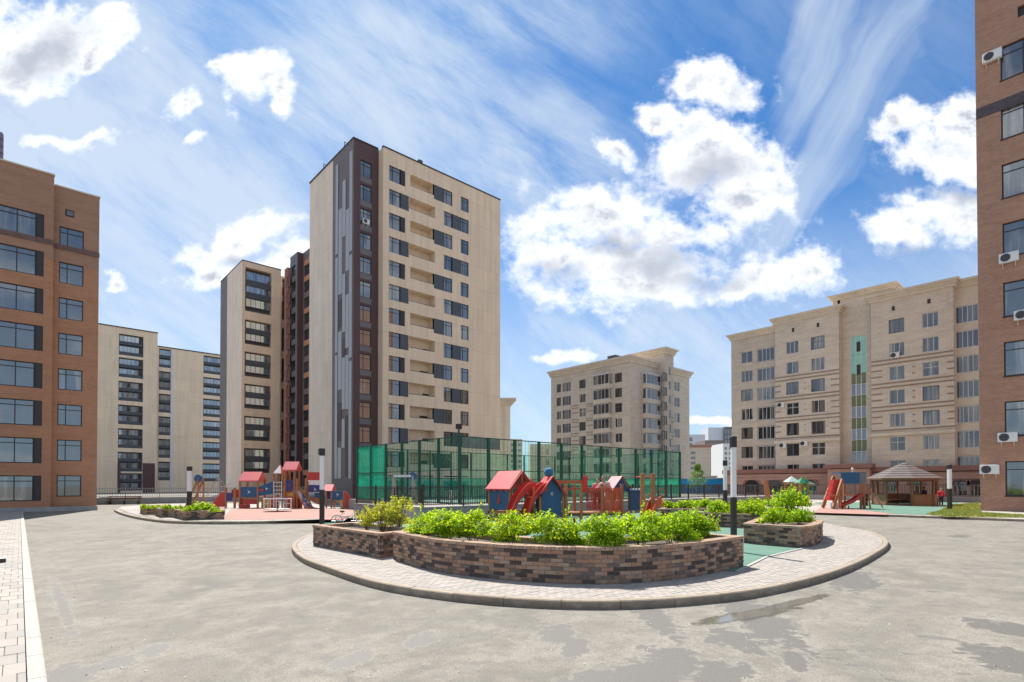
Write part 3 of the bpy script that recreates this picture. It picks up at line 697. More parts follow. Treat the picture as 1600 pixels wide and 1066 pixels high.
A, B_, C = P(489, 852, KZ), P(594, 872, KZ), P(662, 827, .8); C.z = 0; A.z = B_.z = 0; Dp = A+(C-B_)
planter('long straight brick planter with sparse yellowish shrubs, left end of the island', [A, B_, C, Dp], KZ, .65, 300)
E, Fp, G = P(1162, 849, KZ), P(1251, 856.5, KZ), P(1282, 849, KZ)
bk = P(1266, 808, .81); bl = P(1190, 807.5, .81)
planter('short brick planter with a bushy shrub beside the lamp, right end of the island', [E, Fp, P(1268, 854.3, KZ), G, P(1286, 842, KZ), bk, bl], KZ, .66, 220)
m1, m2 = P(1110, 823, KZ), P(1172, 826, KZ); off_ = F2*1.5
planter('far brick planter seen behind the tall lamp post with low bushes', [m1, m2, m2+off_+R2*1., m1+off_*1.2-R2*.2], KZ, .64, 0)
n1, n2 = P(1030, 812, KZ), P(1100, 812, KZ)
planter('farthest brick planter of the island, green growth reaching the picket fence', [n1, n2, n2+F2*2+R2*5.5, n1+F2*2.5+R2*1.], KZ, .6, 0)
for lb, ps in (('left small brick planter at the back of the left playground', [(219, 802), (226, 804.5), (257, 804.5), (256, 799)]),
               ('middle small brick planter of the left playground, its shrubs half hidden', [(243, 806), (252, 808.5), (288, 808.5), (287, 802)]),
               ('nearest and widest of the three small brick planters at the left playground', [(272, 809), (290, 813), (350.5, 811.5), (350, 804)])):
    planter(lb, [P(*p, KZ) for p in ps], KZ, .5, 0)

# shrubs of the front planter, one by one along the arc
cl = [a.lerp(b, .42) for a, b in zip(arc_s, ain)]; Lc = len(cl)-1
words = ['leftmost bright green shrub in the long curved planter', 'second bright green shrub from the left in the long curved planter', 'bright green shrub left of the blue playhouse panel in the curved planter', 'bright green shrub in the curved planter right below the red-roofed playhouse',
         'yellow-tipped green shrub in the curved planter below the red slide', 'bright green shrub in the curved planter below the blue gabled playhouse', 'bright green shrub at the middle of the curved planter below the red picket bridge',         'green shrub in the curved planter below the orange climbing posts', 'rightmost rounded green shrub in the long curved planter']
TW = TP = 0
for i, wd_ in enumerate(words):
    f = (.055+.875*i/(len(words)-1))*Lc; p = cl[int(f)].lerp(cl[min(Lc, int(f)+1)], f-int(f)); s = random.uniform(1.0, 1.18)
    shrub((p.x+random.uniform(-.1, .1), p.y+random.uniform(-.12, .12), KZ+.56), BM[i % 4], SM, wd_, 'shrubs in the curved planter', (s, s, random.uniform(.98, 1.2)), random.uniform(0, 6.28))
yb = [bush_mesh(1500, .46, .9, .052, M['leaf_y'], lobes=14, shoots=34) for _ in range(2)]; ys_ = stems_mesh(.4, .85, 16, .009)
for (px, py, s, lb) in ((574, 829, .85, 'small yellow-green shrub at the left of the straight planter'), (597, 829, 1.1, 'thin upright yellowish shrub in the middle of the straight planter'), (623, 828, 1.3, 'tallest sparse yellowish shrub with bare twigs in the straight planter')):
    p = P(px, py, .7); shrub((p.x, p.y, .68), yb[px % 2], ys_, lb, 'yellowish shrubs', (s, s, s), px)
db = [bush_mesh(2600, .75, 1.15, .075, M['leaf'], lobes=14, shoots=20), bush_mesh(1600, .6, .6, .075, M['leaf'], lobes=9, shoots=10)]
for (px, py, s, k, lb) in ((1234, 811, 1.25, 0, 'tallest bushy green shrub standing in the short right planter'), (1212, 818, 1.05, 1, 'low bright green shrub at the front of the short right planter'), (1250, 816, .95, 1, 'rounded low shrub at the right edge of the short right planter')):
    p = P(px, py, .75); shrub((p.x, p.y, .68), db[k], SM, lb, 'shrubs in the right planter', (s, s, s), px)
for (px, py, s, lb) in ((1122, 803, 1.15, 'bright round bush in the far planter, left of the tall lamp post'), (1152, 804, 1.0, 'low bush in the far planter just behind the tall lamp post'), (1180, 805, 1.15, 'low bush in the far planter right of the tall lamp post')):
    p = P(px, py, .72); shrub((p.x, p.y, .66), db[1], SM, lb, 'bushes in the far planter', (s, s, s), px)
for i in range(7):
    p = P(1045+i*27, 794-.3*i, .7); shrub((p.x, p.y, .6), BMS[i % 2], SM, 'low green bush in the planters near the picket fence, '+['leftmost of seven', 'second of seven from the left', 'third of seven from the left', 'middle one of seven', 'third of seven from the right', 'second of seven from the right', 'rightmost of seven'][i], 'low bushes by the picket fence', (1.3, 1.3, random.uniform(1.1, 1.5)), i)
for i, (px, py, z, s) in enumerate([(228, 797, .5, .8), (243, 797, .5, .7), (262, 799, .5, .9), (278, 799, .5, .8), (300, 801, .55, 1.0), (318, 800, .55, 1.25), (335, 802, .55, .7), (290, 802, .5, .7)]):
    p = P(px, py, z); shrub((p.x, p.y, z), BMS[i % 2], SM, ['low pale shrub at the far left of the three small planters', 'small shrub in the left small planter beside its right edge', 'shrub in the middle small planter', 'shrub at the right end of the middle small planter', 'bright shrub at the left of the widest small planter', 'largest bright shrub in the widest small planter below the blue disc', 'small shrub at the right end of the widest small planter', 'low shrub at the left corner of the widest small planter'][i], 'shrubs in the small planters', (s, s, s), i)
# lawn by the right block
lp = [P(*p, KZ) for p in [(1447, 804.5), (1470, 799), (1482, 790), (1530, 786), (1533, 802), (1600, 806), (1600, 809), (1480, 808)]]
sheet('lawn', lp, KZ+.01, mat('lawn_soil', (.24, .21, .10), .95, var=.35, vscale=1.5))
gp = []; lpp = [(p.x, p.y) for p in lp]; xs = [p[0] for p in lpp]; ys2 = [p[1] for p in lpp]
while len(gp) < 9000:
    x, y = random.uniform(min(xs), max(xs)), random.uniform(min(ys2), max(ys2))
    if inside(lpp, x, y): gp.append((x, y, KZ+.06))
gp = np.array(gp); gn = rng.normal(size=gp.shape)*np.array([1, 1, .2])
g = link('grass', leaf_mesh('grass', gp, gn, rng.uniform(.08, .2, (len(gp), 1)), M['grass'], .35)); tag(g, 'patchy green and straw-coloured grass at the foot of the right brick block', 'grass', kind='stuff')
# ------------------------------------------------------------------ buildings
WC = {}
def win_mesh(w, h, st, fm, gm):
    """frame and pane meshes for a window w x h; st: list of ('v', fx) / ('h', fz) bars or names"""
    key = (round(w, 2), round(h, 2), st, fm, gm)
    if key in WC: return WC[key]
    fr = MB(); t = .07 if max(w, h) < 2.6 else .08; y0, y1 = -.05, .05
    fr.box(0, t, y0, y1, 0, h); fr.box(w-t, w, y0, y1, 0, h); fr.box(t, w-t, y0, y1, 0, t); fr.box(t, w-t, y0, y1, h-t, h)
    V, H = {'two': ([.5], []), 'three': ([.33, .67], []), 'lt': ([.36], [.76]), 'lt3': ([.34, .67], [.78]), 'left': ([.33], [.74]), 'right': ([.4], [.76]), 'quad': ([.5], [.72]),
            'bay': ([.3, .52, .74], []), 'balc': ([.2, .4, .6, .8], []), 'one': ([], []), 'cross': ([.5], [.5]), 'wide': ([.1, .4, .7], [.78]), 'twoh': ([.5], [.6])}[st]
    for f in V: fr.box(f*w-t*.45, f*w+t*.45, y0+.005, y1-.005, t, h-t)
    xs = [0]+[f*w for f in V]+[w]
    for f in H: 
        for a, b in zip(xs, xs[1:]): fr.box(a+t*(.45 if a else 1), b-t*(.45 if b < w else 1), y0+.008, y1-.008, f*h-t*.4, f*h+t*.4)
    pn = MB().box(t*.5, w-t*.5, -.008, .008, t*.5, h-t*.5)
    WC[key] = (fr.mesh('window', M[fm]), pn.mesh('pane', M[gm])); return WC[key]
def add_window(par, x, y, z, rot, w, h, st='lt', fm='frame_d', gm='glass', sill=False):
    a, b = win_mesh(w, h, st, fm, gm)
    o = link('window', a, par, (x, y, z), rot); p = link('pane', b, o)
    return o
class Face:
    """a wall with real openings. local frame: s along the wall, y into the building, z up"""
    def __init__(s, bld, x, y, rot, L, z0, z1, m, reveal=.22, name='wall', thick=.0):
        s.b = bld; s.rot = rot; s.o = Vector((x-bld.location.x, y-bld.location.y, 0)); s.L = L; s.z0 = z0; s.z1 = z1; s.m = m; s.rv = reveal; s.name = name; s.op = []
        s.a = Vector((math.cos(rot), math.sin(rot), 0)); s.n = Vector((-math.sin(rot), math.cos(rot), 0)); s.world = Vector((x, y, 0))
    def s_at(s, px, py=620):
        d = ray(px, py); # intersect sight line with the wall plane
        o = s.world; t = o.dot(s.n)/d.dot(s.n); p = d*t; return (p-o).dot(s.a)
    def z_at(s, px, py):
        d = ray(px, py); t = s.world.dot(s.n)/d.dot(s.n); return EYE+d.z*t
    def pt(s, q, y, z): v = s.o+s.a*q+s.n*y; return (v.x, v.y, z)
    def hole(s, s0, s1, z0, z1, rv=None, back=None): s.op.append((s0, s1, z0, z1, rv or s.rv, back))
    def win(s, s0, s1, z0, z1, st='lt', fm='frame_d', gm='glass', rv=None):
        s.hole(s0, s1, z0, z1, rv); r_ = rv or s.rv; p = s.pt(s0, r_-.055, z0)
        return add_window(s.b, p[0], p[1], z0, s.rot, s1-s0, z1-z0, st, fm, gm)
    def boxp(s, name, s0, s1, y0, y1, z0, z1, m):
        me = MB().box(0, s1-s0, y0, y1, 0, z1-z0).mesh(name, m); p = s.pt(s0, 0, z0); return link(name, me, s.b, p, s.rot)
    def finish(s):
        ss = sorted(set([0, s.L]+[v for o in s.op for v in o[:2] if 0 < v < s.L])); zs = sorted(set([s.z0, s.z1]+[v for o in s.op for v in o[2:4] if s.z0 < v < s.z1]))
        b = MB(); back = {}
        for i in range(len(ss)-1):
            cs = (ss[i]+ss[i+1])/2; cols = [o for o in s.op if o[0] < cs < o[1]]
            j = 0; zz = [z for z in zs if z in (s.z0, s.z1) or any(z in (o[2], o[3]) for o in cols)]
            for j in range(len(zz)-1):
                cz = (zz[j]+zz[j+1])/2
                if any(o[2] < cz < o[3] for o in cols): continue
                b.add([s.pt(ss[i], 0, zz[j]), s.pt(ss[i+1], 0, zz[j]), s.pt(ss[i+1], 0, zz[j+1]), s.pt(ss[i], 0, zz[j+1])], [(0, 1, 2, 3)])
        for (a, c, z0, z1, rv, bk) in s.op:
            q = [s.pt(a, 0, z0), s.pt(c, 0, z0), s.pt(c, 0, z1), s.pt(a, 0, z1), s.pt(a, rv, z0), s.pt(c, rv, z0), s.pt(c, rv, z1), s.pt(a, rv, z1)]
            b.add(q, [(0, 4, 5, 1), (1, 5, 6, 2), (2, 6, 7, 3), (3, 7, 4, 0)])
            if bk: back.setdefault(bk, MB()).add(q[4:], [(0, 1, 2, 3)])
        me = bpy.data.meshes.new(s.name); me.from_pydata(b.v, [], b.f); me.materials.append(s.m); link(s.name, me, s.b)
        for m_, bb in back.items():
            me = bpy.data.meshes.new('recess'); me.from_pydata(bb.v, [], bb.f); me.materials.append(M[m_]); link('balcony_back', me, s.b)
def shell(b, x0, x1, y0, y1, z1, m, z0=0, inset=1.9, name='core', roof=None):
    """solid body behind the detailed faces (world coordinates), with its roof"""
    l = b.location; MB().box(x0+inset-l.x, x1-l.x, y0+inset-l.y, y1-l.y, z0, z1-.3).build(name, m, b)
    MB().box(x0+.02-l.x, x1-l.x, y0+.02-l.y, y1-l.y, z1-.7, z1-.45).build('roof', roof or M['greyc'], b)
def coping(b, x0, x1, y0, y1, z, m, h=.18, o=.08, w_=.5, name='coping'):
    l = b.location; q = MB(); X0, X1, Y0, Y1 = x0-o-l.x, x1+o-l.x, y0-o-l.y, y1+o-l.y
    q.box(X0, X1, Y0, Y0+w_, z, z+h); q.box(X0, X0+w_, Y0+w_, Y1, z, z+h); q.box(X1-w_, X1, Y0+w_, Y1, z, z+h); q.box(X0+w_, X1-w_, Y1-w_, Y1, z, z+h)
    return q.build(name, m, b)
def ac_unit(par_loc, rot, label, w_=.85, h=.6, n=0):
    t = thing('air_conditioner', label, 'air conditioner', par_loc, rot, 'outdoor air conditioner units on the facades')
    MB().box(-w_/2, w_/2, -.36, -.05, 0, h).build('casing', M['white'], t, bev=.02)
    q = MB(); r_ = h*.40
    pts = [(-w_*.16+math.cos(a)*r_, -.372, h/2+math.sin(a)*r_) for a in [i*math.pi/8 for i in range(17)]]; q.tube(pts, .02, 5)
    for i in range(-3, 4): hw = math.sqrt(max(0, r_*r_-(i*r_/3.6)**2)); q.box(-w_*.16-hw, -w_*.16+hw, -.375, -.365, h/2+i*r_/3.6-.008, h/2+i*r_/3.6+.008)
    q.build('fan_grille', M['frame_g'], t); MB().extr([(-w_*.16+math.cos(a)*r_, -.362, h/2+math.sin(a)*r_) for a in [i*math.pi/8 for i in range(16)]], (0, 0, 0), (0, .005, 0)).build('fan', M['frame_d'], t)
    b = MB()
    for sx in (-w_*.32, w_*.32): b.box(sx-.02, sx+.02, -.36, 0, -.05, -.005); b.bar((sx, -.3, -.05), (sx, 0, -.3), .03)
    b.build('bracket', M['white'], t)
    return t
HALF = -math.pi/2

# --- central tower -----------------------------------------------------------
YT, XT, XE = 62.2, 34.0, 53.6; YB, XB = 63.4, 30.6; TOP = 45.0
tw = thing('apartment_tower', 'tall cream apartment tower with plum brown corner strip and recessed balconies', 'building', (XT, YT, 0), 0, 'apartment towers')
f = Face(tw, XT, YT, 0, XE-XT, 0, TOP, M['cream'])
cx = {k: f.s_at(v) for k, v in dict(a=607.2, b=625, c=632.4, c2=638.2, d=640.5, e=677.6, e2=679.4, g=693.3, h=706.5, i=719.6, j=732.2).items()}
rail_m = M['frame_d']
for k in range(13):
    zt = 43.05-3.06*k; z0, z1 = zt-2.0, zt
    st_ = 'lt'
    f.win(cx['a'], cx['b'], z0, z1, 'left')
    zb0 = zt-1.55
    if k % 2 == 0:
        f.boxp('panel', cx['b'], cx['c'], .06, .16, z0, z1, M['frame_d']); f.hole(cx['b'], cx['c'], z0, z1, .3, 'greyp')
        bs0, bs1 = cx['d'], cx['e']
        f.boxp('panel', cx['e'], cx['g'], .04, .14, z0, z1, M['greyp']); f.hole(cx['e'], cx['g'], z0, z1, .3)
        f.win(cx['g'], cx['h'], z0, z1, 'left'); f.win(cx['i'], cx['j'], z0, z1, 'left')
    else:
        f.boxp('panel', cx['b'], cx['c2'], .06, .16, z0, z1, M['greyp']); f.hole(cx['b'], cx['c2'], z0, z1, .3, 'greyp')
        bs0, bs1 = cx['c2']+.06, cx['e2']
        f.boxp('panel', cx['h'], cx['i'], .04, .14, z0, z1, M['greyp']); f.hole(cx['h'], cx['i'], z0, z1, .3)
        f.win(cx['g'], cx['h'], z0, z1, 'left'); f.win(cx['i'], cx['j'], z0, z1, 'left')
    f.hole(bs0, bs1, zb0, z1-.02, 1.5, 'cream_lit')
    q = MB(); q.box(0, bs1-bs0, .05, .09, .0, .08); q.box(0, .05, .05, .09, .08, .5); link('railing', q.mesh('railing', rail_m), tw, f.pt(bs0, 0, zb0), 0)
    if k in (5, 6, 7, 8, 9, 10, 11, 12): f.boxp('balcony_door', bs1-1.0 if k % 2 else bs1-1.3, bs1-.1, 1.38, 1.48, zb0+.0, zb0+.55, M['frame_d'])
fz = 43.05-3.06*12
f.boxp('grey_band', 0.05, cx['a']-.03, -.03, -.003, fz-2.05, fz, M['greyp']); 
x722 = f.s_at(722, 690); f.boxp('grey_band', x722, XE-XT-.05, -.03, -.003, f.z_at(740, 701), f.z_at(740, 684), M['greyc'])
zf = 43.05-3.06*13
for a, b in ((cx['a'], cx['c']), (cx['d'], cx['e']), (cx['g'], cx['j'])): f.win(a, b, zf-2.0, zf, 'three')
f.finish()
MB().box(0, XE-XT, -.05, .0-.003, 2.6, 3.1).build('ledge', M['cream_lit'], tw)
f2 = Face(tw, XT, YB, HALF, YB-YT, 0, TOP, M['cream']); f2.finish()                     # short return of the cream volume
f3 = Face(tw, XB, YB, 0, XT-XB, 0, TOP+.2, M['brown_p'])
c0, c1 = f3.s_at(562), f3.s_at(579.6)
for k in range(14):
    zt = 42.95-3.055*k; f3.win(c0, c1, zt-2.0, zt, 'left'); f3.boxp('panel', c0, c1, -.02, .1, zt-2.75, zt-2.06, M['greyc'])
f3.finish()
YF = 77.3
f4 = Face(tw, XB, YF, HALF, YF-YB, 0, TOP+.2, M['cream_lit'])
sg = f4.s_at(519.5); f4.finish()
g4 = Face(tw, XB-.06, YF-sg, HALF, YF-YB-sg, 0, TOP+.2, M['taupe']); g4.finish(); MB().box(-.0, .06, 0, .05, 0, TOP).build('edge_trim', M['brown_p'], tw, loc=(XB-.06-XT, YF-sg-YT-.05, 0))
W4 = YF-YB-sg
cols4 = [(524.5, 528.3), (529.2, 534.6), (535.6, 540.2), (540.8, 545.7), (546.1, 550)]
pat = {0: [(7, 300, 470), (7, 480, 755)], 1: [], 2: [], 3: [], 4: []}
strips = [(0, 262, 745), (1, 330, 372), (1, 395, 520), (1, 470, 740), (2, 286, 330), (2, 372, 460), (2, 452, 560), (3, 240, 300), (3, 330, 480), (3, 470, 640), (4, 236, 748)]
strips = [(0, 255, 400), (0, 405, 552), (0, 556, 748), (1, 330, 462), (1, 520, 610), (1, 700, 748), (2, 285, 372), (2, 430, 520), (2, 560, 640), (2, 655, 700), (3, 330, 425), (3, 462, 545), (3, 556, 640), (4, 238, 395), (4, 400, 560), (4, 565, 748)]
for (c, ya, yb_) in strips:
    a, b = g4.s_at(cols4[c][0], 500), g4.s_at(cols4[c][1], 500); zt = min(TOP-1.2, g4.z_at(cols4[c][0], ya)); zb = max(2.2, g4.z_at(cols4[c][0], yb_))
    g4.boxp('metal_panel', a, b, -.09, -.01, zb, zt, M['metal_strip'])
for (c, ya, yb_) in ((1, 630, 690), (2, 530, 556), (3, 650, 745), (1, 470, 512)):
    a, b = g4.s_at(cols4[c][0], 500), g4.s_at(cols4[c][1], 500); g4.boxp('brown_panel', a, b, -.07, -.01, g4.z_at(cols4[c][0], yb_), g4.z_at(cols4[c][0], ya), M['brown_p'])
q = f4.s_at(499, 705); g4.boxp('vent', q-sg-.35, q-sg+.35, .03, .059, 6.2, 7.0, M['frame_d'])
l = tw.location
MB().box(XT+2-l.x, XE-l.x, YT+2-l.y, 80-l.y, 0, TOP-.5).build('core', M['cream'], tw); MB().box(XB+1-l.x, XT+2-l.x, YB+2-l.y, YF-l.y, 0, TOP-.5).build('core', M['taupe'], tw)
MB().box(XB+.02-l.x, XE-.02-l.x, YB+.02-l.y, YF-.02-l.y, TOP-.9, TOP-.6).build('roof', M['greyc'], tw); MB().box(XT+.02-l.x, XE-.02-l.x, YT+.02-l.y, YB+.02-l.y, TOP-.9, TOP-.6).build('roof', M['greyc'], tw)
MB().add([(XE-l.x, YT-l.y, 0), (XE-l.x, YF-l.y, 0), (XE-l.x, YF-l.y, TOP), (XE-l.x, YT-l.y, TOP)], [(0, 1, 2, 3)]).build('wall', M['cream'], tw)
q = MB(); q.box(XT-.06-l.x, XE+.06-l.x, -.08, .3, TOP, TOP+.16); q.box(XB-.12-l.x, XT-.07-l.x, YB-YT-.06, YB-YT+.3, TOP+.2, TOP+.36); q.box(XB-.12-l.x, XB+.3-l.x, YB-YT+.3, YF-l.y, TOP+.2, TOP+.36); q.build('coping', M['frame_d'], tw)
q = MB(); q.box(5, 9.5, .6, 3, TOP+.1, TOP+.55); q.box(5.6, 6.2, .5, 1.1, TOP+.55, TOP+.9); q.build('roof_vents', M['greyp'], tw)
for yy in (66.5, 73): MB().tube([(XB+.2-l.x, yy-l.y, TOP), (XB+.2-l.x, yy-l.y, TOP+1.3)], .05).tube([(XB+.2-l.x, yy-l.y, TOP+1.3), (XB+1.0-l.x, yy-l.y, TOP+1.2)], .04).build('lightning_rod', M['frame_d'], tw)
p = onX(0, 1) if False else None
ac_unit((f3.world.x+(c0+c1)/2-.1, YB, 42.95-3.055*2-1.95), 0, 'air conditioner under the third window from the top of the plum corner strip')

# --- second tower behind on the left -----------------------------------------
Y2, X2, X2e, T2 = 104.2, 29.2, 36.2, 42.0
tb = thing('apartment_tower', 'cream tower with glazed dark loggias in pairs, behind and left of the tallest tower', 'building', (X2, Y2, 0), 0, 'apartment towers')
xe = onY(438, Y2).x; f = Face(tb, X2, Y2, 0, xe-X2, 0, T2, M['cream'])
a, b = f.s_at(382), f.s_at(423.5)
tops = [(f.z_at(382, 416.5), 3), (f.z_at(382, 498.5), 2)]
z = tops[1][0]
for i in range(1, 5): tops.append((z-5.76*i, 2))
stz = 2.87
for (zt, n) in tops:
    H = n*stz-1.35; H = H if n == 2 else 3*stz-.75
    z0 = zt-H; f.hole(a, b, z0, zt, 1.0, 'greyp')
    sp = (H)/n
    for j in range(n):
        zz = zt-sp*j; gw = sp*.58; top = zz-(.55 if (j == 0 and n == 3) else .15)
        z_b = top-gw
        p_ = f.pt(a+.25, .55, z_b); add_window(tb, p_[0], p_[1], z_b, 0, b-a-.3, gw, 'balc', 'frame_g', 'glass_b')
        if j < n-1: f.boxp('dark_band', a+.02, b-.02, .35, .5, z_b-(sp-gw)+.05, z_b-.02, M['greyp'])
f.finish()
f = Face(tb, xe, Y2+1.2, 0, 3.2, 0, T2-.6, M['cream']); a, b = f.s_at(440), f.s_at(444.5)
for (zt, n) in tops:
    H = n*stz-1.35 if n == 2 else 3*stz-.75; f.hole(a, b, zt-H, zt, .8, 'frame_d')
    for j in range(n): p_ = f.pt(a+.05, .4, 0); add_window(tb, p_[0], p_[1], zt-H+j*(H/n)+.9, 0, b-a-.1, 1.3, 'one', 'frame_d', 'glass_d')
f.finish()
yf = onX(343.5, X2).y; ym = onX(354, X2).y
f = Face(tb, X2, yf, HALF, yf-ym, 0, T2, M['taupe']); f.finish(); f = Face(tb, X2, ym, HALF, ym-Y2, 0, T2, M['cream_lit']); f.finish()
l = tb.location
MB().box(.9+.3, X2e+8-X2, 2, yf-Y2, 0, T2-.5).build('core', M['taupe'], tb); MB().box(.02, X2e+8-X2, 1.3, yf-Y2-.02, T2-1.3, T2-1).build('roof', M['greyc'], tb)
q = MB(); q.box(-.06, xe-X2+.06, -.06, .3, T2, T2+.16); q.box(-.06, .3, .3, yf-Y2, T2, T2+.16); q.build('coping', M['frame_d'], tb)

# --- dark coloured stepped block between the towers ------------------------------
YC, XC, T3 = 97.7, 36.5, 43.6
tc_ = thing('apartment_block', 'narrow dark grey and plum stepped block with orange panels squeezed between the two towers', 'building', (XC, YC, 0), 0)
yc2 = onX(452.5, XC).y; yc3 = onX(443.5, XC-.5).y
f = Face(tc_, XC, yc2, HALF, yc2-YC, 0, T3, M['greyc']); a, b = f.s_at(453.5), f.s_at(461)
for k in range(14):
    zt = f.z_at(453, 420)-stz*k
    if zt > 2: f.win(a, b, zt-1.9, zt, 'two', 'frame_d', 'glass_d', rv=.3)
f.finish()
f = Face(tc_, XC-.5, yc3, HALF, yc3-yc2, 0, T3-1.9, M['rose']); a, b = f.s_at(446.5), f.s_at(450.5)
for k in range(14):
    zt = f.z_at(447, 433)-stz*k
    if zt > 2: f.win(a, b, zt-2.1, zt, 'one', 'frame_d', 'glass_d', rv=.3)
f.finish(); MB().box(-.5, 0, yc2-YC-.02, yc2-YC, 0, T3-1.9).build('return_wall', M['rose'], tc_)
x37 = onY(472.5, YC).x
f = Face(tc_, XC, YC, 0, x37-XC, 0, T3, M['brown_p']); f.finish()
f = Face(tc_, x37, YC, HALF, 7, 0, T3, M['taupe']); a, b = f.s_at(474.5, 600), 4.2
for k in range(14):
    zt = T3-2.6-stz*k
    if zt > 1.9:
        f.win(a, b, zt-1.9, zt, 'two', 'frame_d', 'glass_d', rv=.25)
        if k % 2 == 1 or k == 0: f.boxp('orange_panel' if k % 4 else 'panel', a, b, -.05, .1, zt+.05, zt+.95, M['orangep'])
f.finish()
MB().box(.5, 9, .6, yc3-YC, 0, T3-.5).build('core', M['taupe'], tc_)

# --- long cream block on the far left -----------------------------------------------
Y4 = 166.8; x40 = onY(130, Y4).x; xm = onY(245.5, Y4).x; x41 = onY(372, Y4).x
fd_ = thing('apartment_block', 'long cream block with paired dark loggias in the far left distance beyond the fence', 'building', (x40, Y4, 0), 0)
f = Face(fd_, x40, Y4, 0, xm-x40, 0, 41.3, M['cream_far']); a, b = f.s_at(185), f.s_at(223.5)
sp2 = 5.92
def loggia(f, bld, a, b, zt, H, n, fm='frame_g'):
    f.hole(a, b, zt-H, zt, .9, 'greyp')
    for j in range(n):
        sp = H/n; z_b = zt-sp*j-sp*.68; p_ = f.pt(a+.1, .35, z_b); add_window(bld, p_[0], p_[1], z_b, 0, b-a-1.0 if b-a > 5 else b-a-.15, sp*.56, 'balc', fm, 'glass_b')
        f.boxp('dark_band', a+.02, b-.02, .15, .28, z_b-sp*.30, z_b-.02, M['greyp'])
zt0 = f.z_at(200, 523)
for k in range(6): loggia(f, fd_, a, b, zt0-sp2*k, 4.9 if k else 5.3, 2)
loggia(f, fd_, a, b, 4.9, 4.4, 2)
f.finish()
f.boxp('brown_cladding', b+.05, f.s_at(243), -.06, -.003, 0, f.z_at(235, 724), M['brown_p']); f.boxp('brown_cladding', a-.05, a+.6, -.08, -.003, 0, f.z_at(190, 724), M['brown_p'])
g = Face(fd_, xm, Y4+.6, 0, x41-xm, 0, 38.0, M['cream_far']); a1, b1 = g.s_at(248), g.s_at(266.5); a2, b2 = g.s_at(317.5), g.s_at(345)
zt1 = g.z_at(255, 545)
for k in range(7):
    if zt1-sp2*k-4.9 > 0: loggia(g, fd_, a1, b1, zt1-sp2*k, 4.9, 2)
    if zt1-.2-sp2*k-4.9 > 0: loggia(g, fd_, a2, b2, zt1-.2-sp2*k, 4.9, 2)
g.finish()
MB().box(g.s_at(267)+xm-x40, g.s_at(270.5)+xm-x40, .5, .597, 0, 37.6).build('white_pilaster', M['whitef'], fd_)
MB().box(.0, x41-x40, 2.5, 22, 0, 37.4).build('core', M['cream_far'], fd_)
q = MB(); q.box(-.1, xm-x40+.1, -.15, .3, 41.3, 41.55); q.box(xm-x40+.1, x41-x40, .45, .9, 38, 38.25); q.box(6, 10, 4, 8, 38, 42.2); q.box(37, 42, 4, 8, 37, 39.4); q.build('coping', M['frame_d'], fd_)
MB().box(0, xm-x40, 1, 22, 37.4, 41.2).build('core', M['cream_far'], fd_)

# --- left brick block -------------------------------------------------------------
Y5, X5, T5 = 56.0, 4.85, 25.7
X5 = onY(152.5, Y5).x
bl_ = thing('brick_block', 'orange brick apartment block with wide dark-framed windows on the left edge', 'building', (X5, Y5, 0), 0)
xs5 = onY(81, Y5-.5).x; xw = -22
zband = 19.6
f = Face(bl_, xs5, Y5, 0, X5-xs5, 0, T5, M['brick_l'], .18)
a, b = f.s_at(90), f.s_at(128.5)
rows5 = [f.z_at(110, y) for y in (357, 411.5, 466, 522, 577, 631.5, 687, 743)]
st5 = (rows5[0]-rows5[-1])/7
def brick_band(f, s0, s1): 
    f.boxp('brown_belt', s0, s1, -.03, -.002, f.z_at(110, 418.5)+.0, f.z_at(110, 413)+.0, M['brick_u'])
zb5 = (rows5[1]+rows5[0])/2-.45
for k in range(8):
    zt = rows5[0]-st5*k; f.win(a, b, zt-1.68, zt, 'left', rv=.2)
f.finish()
g = Face(bl_, xw, Y5-.5, 0, xs5-xw, 0, T5+.55, M['brick_l'], .18)
a6, b6, c6 = g.s_at(-52), g.s_at(54), g.s_at(66)
rows6 = [g.z_at(30, y) for y in (326, 388, 450, 507, 567, 626, 684, 743)]; st6 = (rows6[0]-rows6[-1])/7
for k in range(8):
    zt = rows6[0]-st6*k; g.win(a6, b6, zt-1.95, zt, 'wide', rv=.2); g.hole(b6, c6, zt-1.95, zt, .3); g.boxp('shutter_panel', b6, c6, .06, .2, zt-1.95, zt, M['frame_d'])
g.finish()
# upper storeys in browner brick: a facing 3 mm proud would double the wall, so it is laid as a shallow belt course and parapet field
q = MB(); q.box(xs5-X5+.02, .03, -.06, -.004, zb5, zb5+.38); q.box(xw-X5, xs5-X5+.03, -.56, -.504, zb5, zb5+.38); q.build('belt_course', mat('dark_brick_belt', (.17, .10, .085), .9, var=.2, vscale=3), bl_)
MB().box(xs5-X5+.0, .0, 2, 20, 0, T5-.3).box(xw-X5, xs5-X5, 2, 20, 0, T5).build('core', M['brick_l'], bl_)
MB().add([(xs5-X5, -.5, 0), (xs5-X5, 0, 0), (xs5-X5, 0, T5+.55), (xs5-X5, -.5, T5+.55)], [(0, 1, 2, 3)]).add([(0, 0, 0), (0, 20, 0), (0, 20, T5), (0, 0, T5)], [(0, 1, 2, 3)]).build('side_wall', M['brick_l'], bl_)
q = MB(); q.box(xs5-X5+.05, .05, -.05, .35, T5, T5+.1); q.box(xw-X5, xs5-X5+.05, -.55, -.1, T5+.55, T5+.65); q.build('coping', M['cornice'], bl_)
q = f.s_at(109, 335); qz = f.z_at(109, 339); f.boxp('vent', q-.28, q+.28, -.02, -.004, qz, qz+.55, M['frame_d']); f.boxp('vent_louvre', q-.18, q+.22, -.04, -.021, qz+.1, qz+.45, M['frame_g'])
MB().box(xw-X5, .02, -.62, -.5, 0, .35).build('plinth', M['conc'], bl_)
m_ = MB()
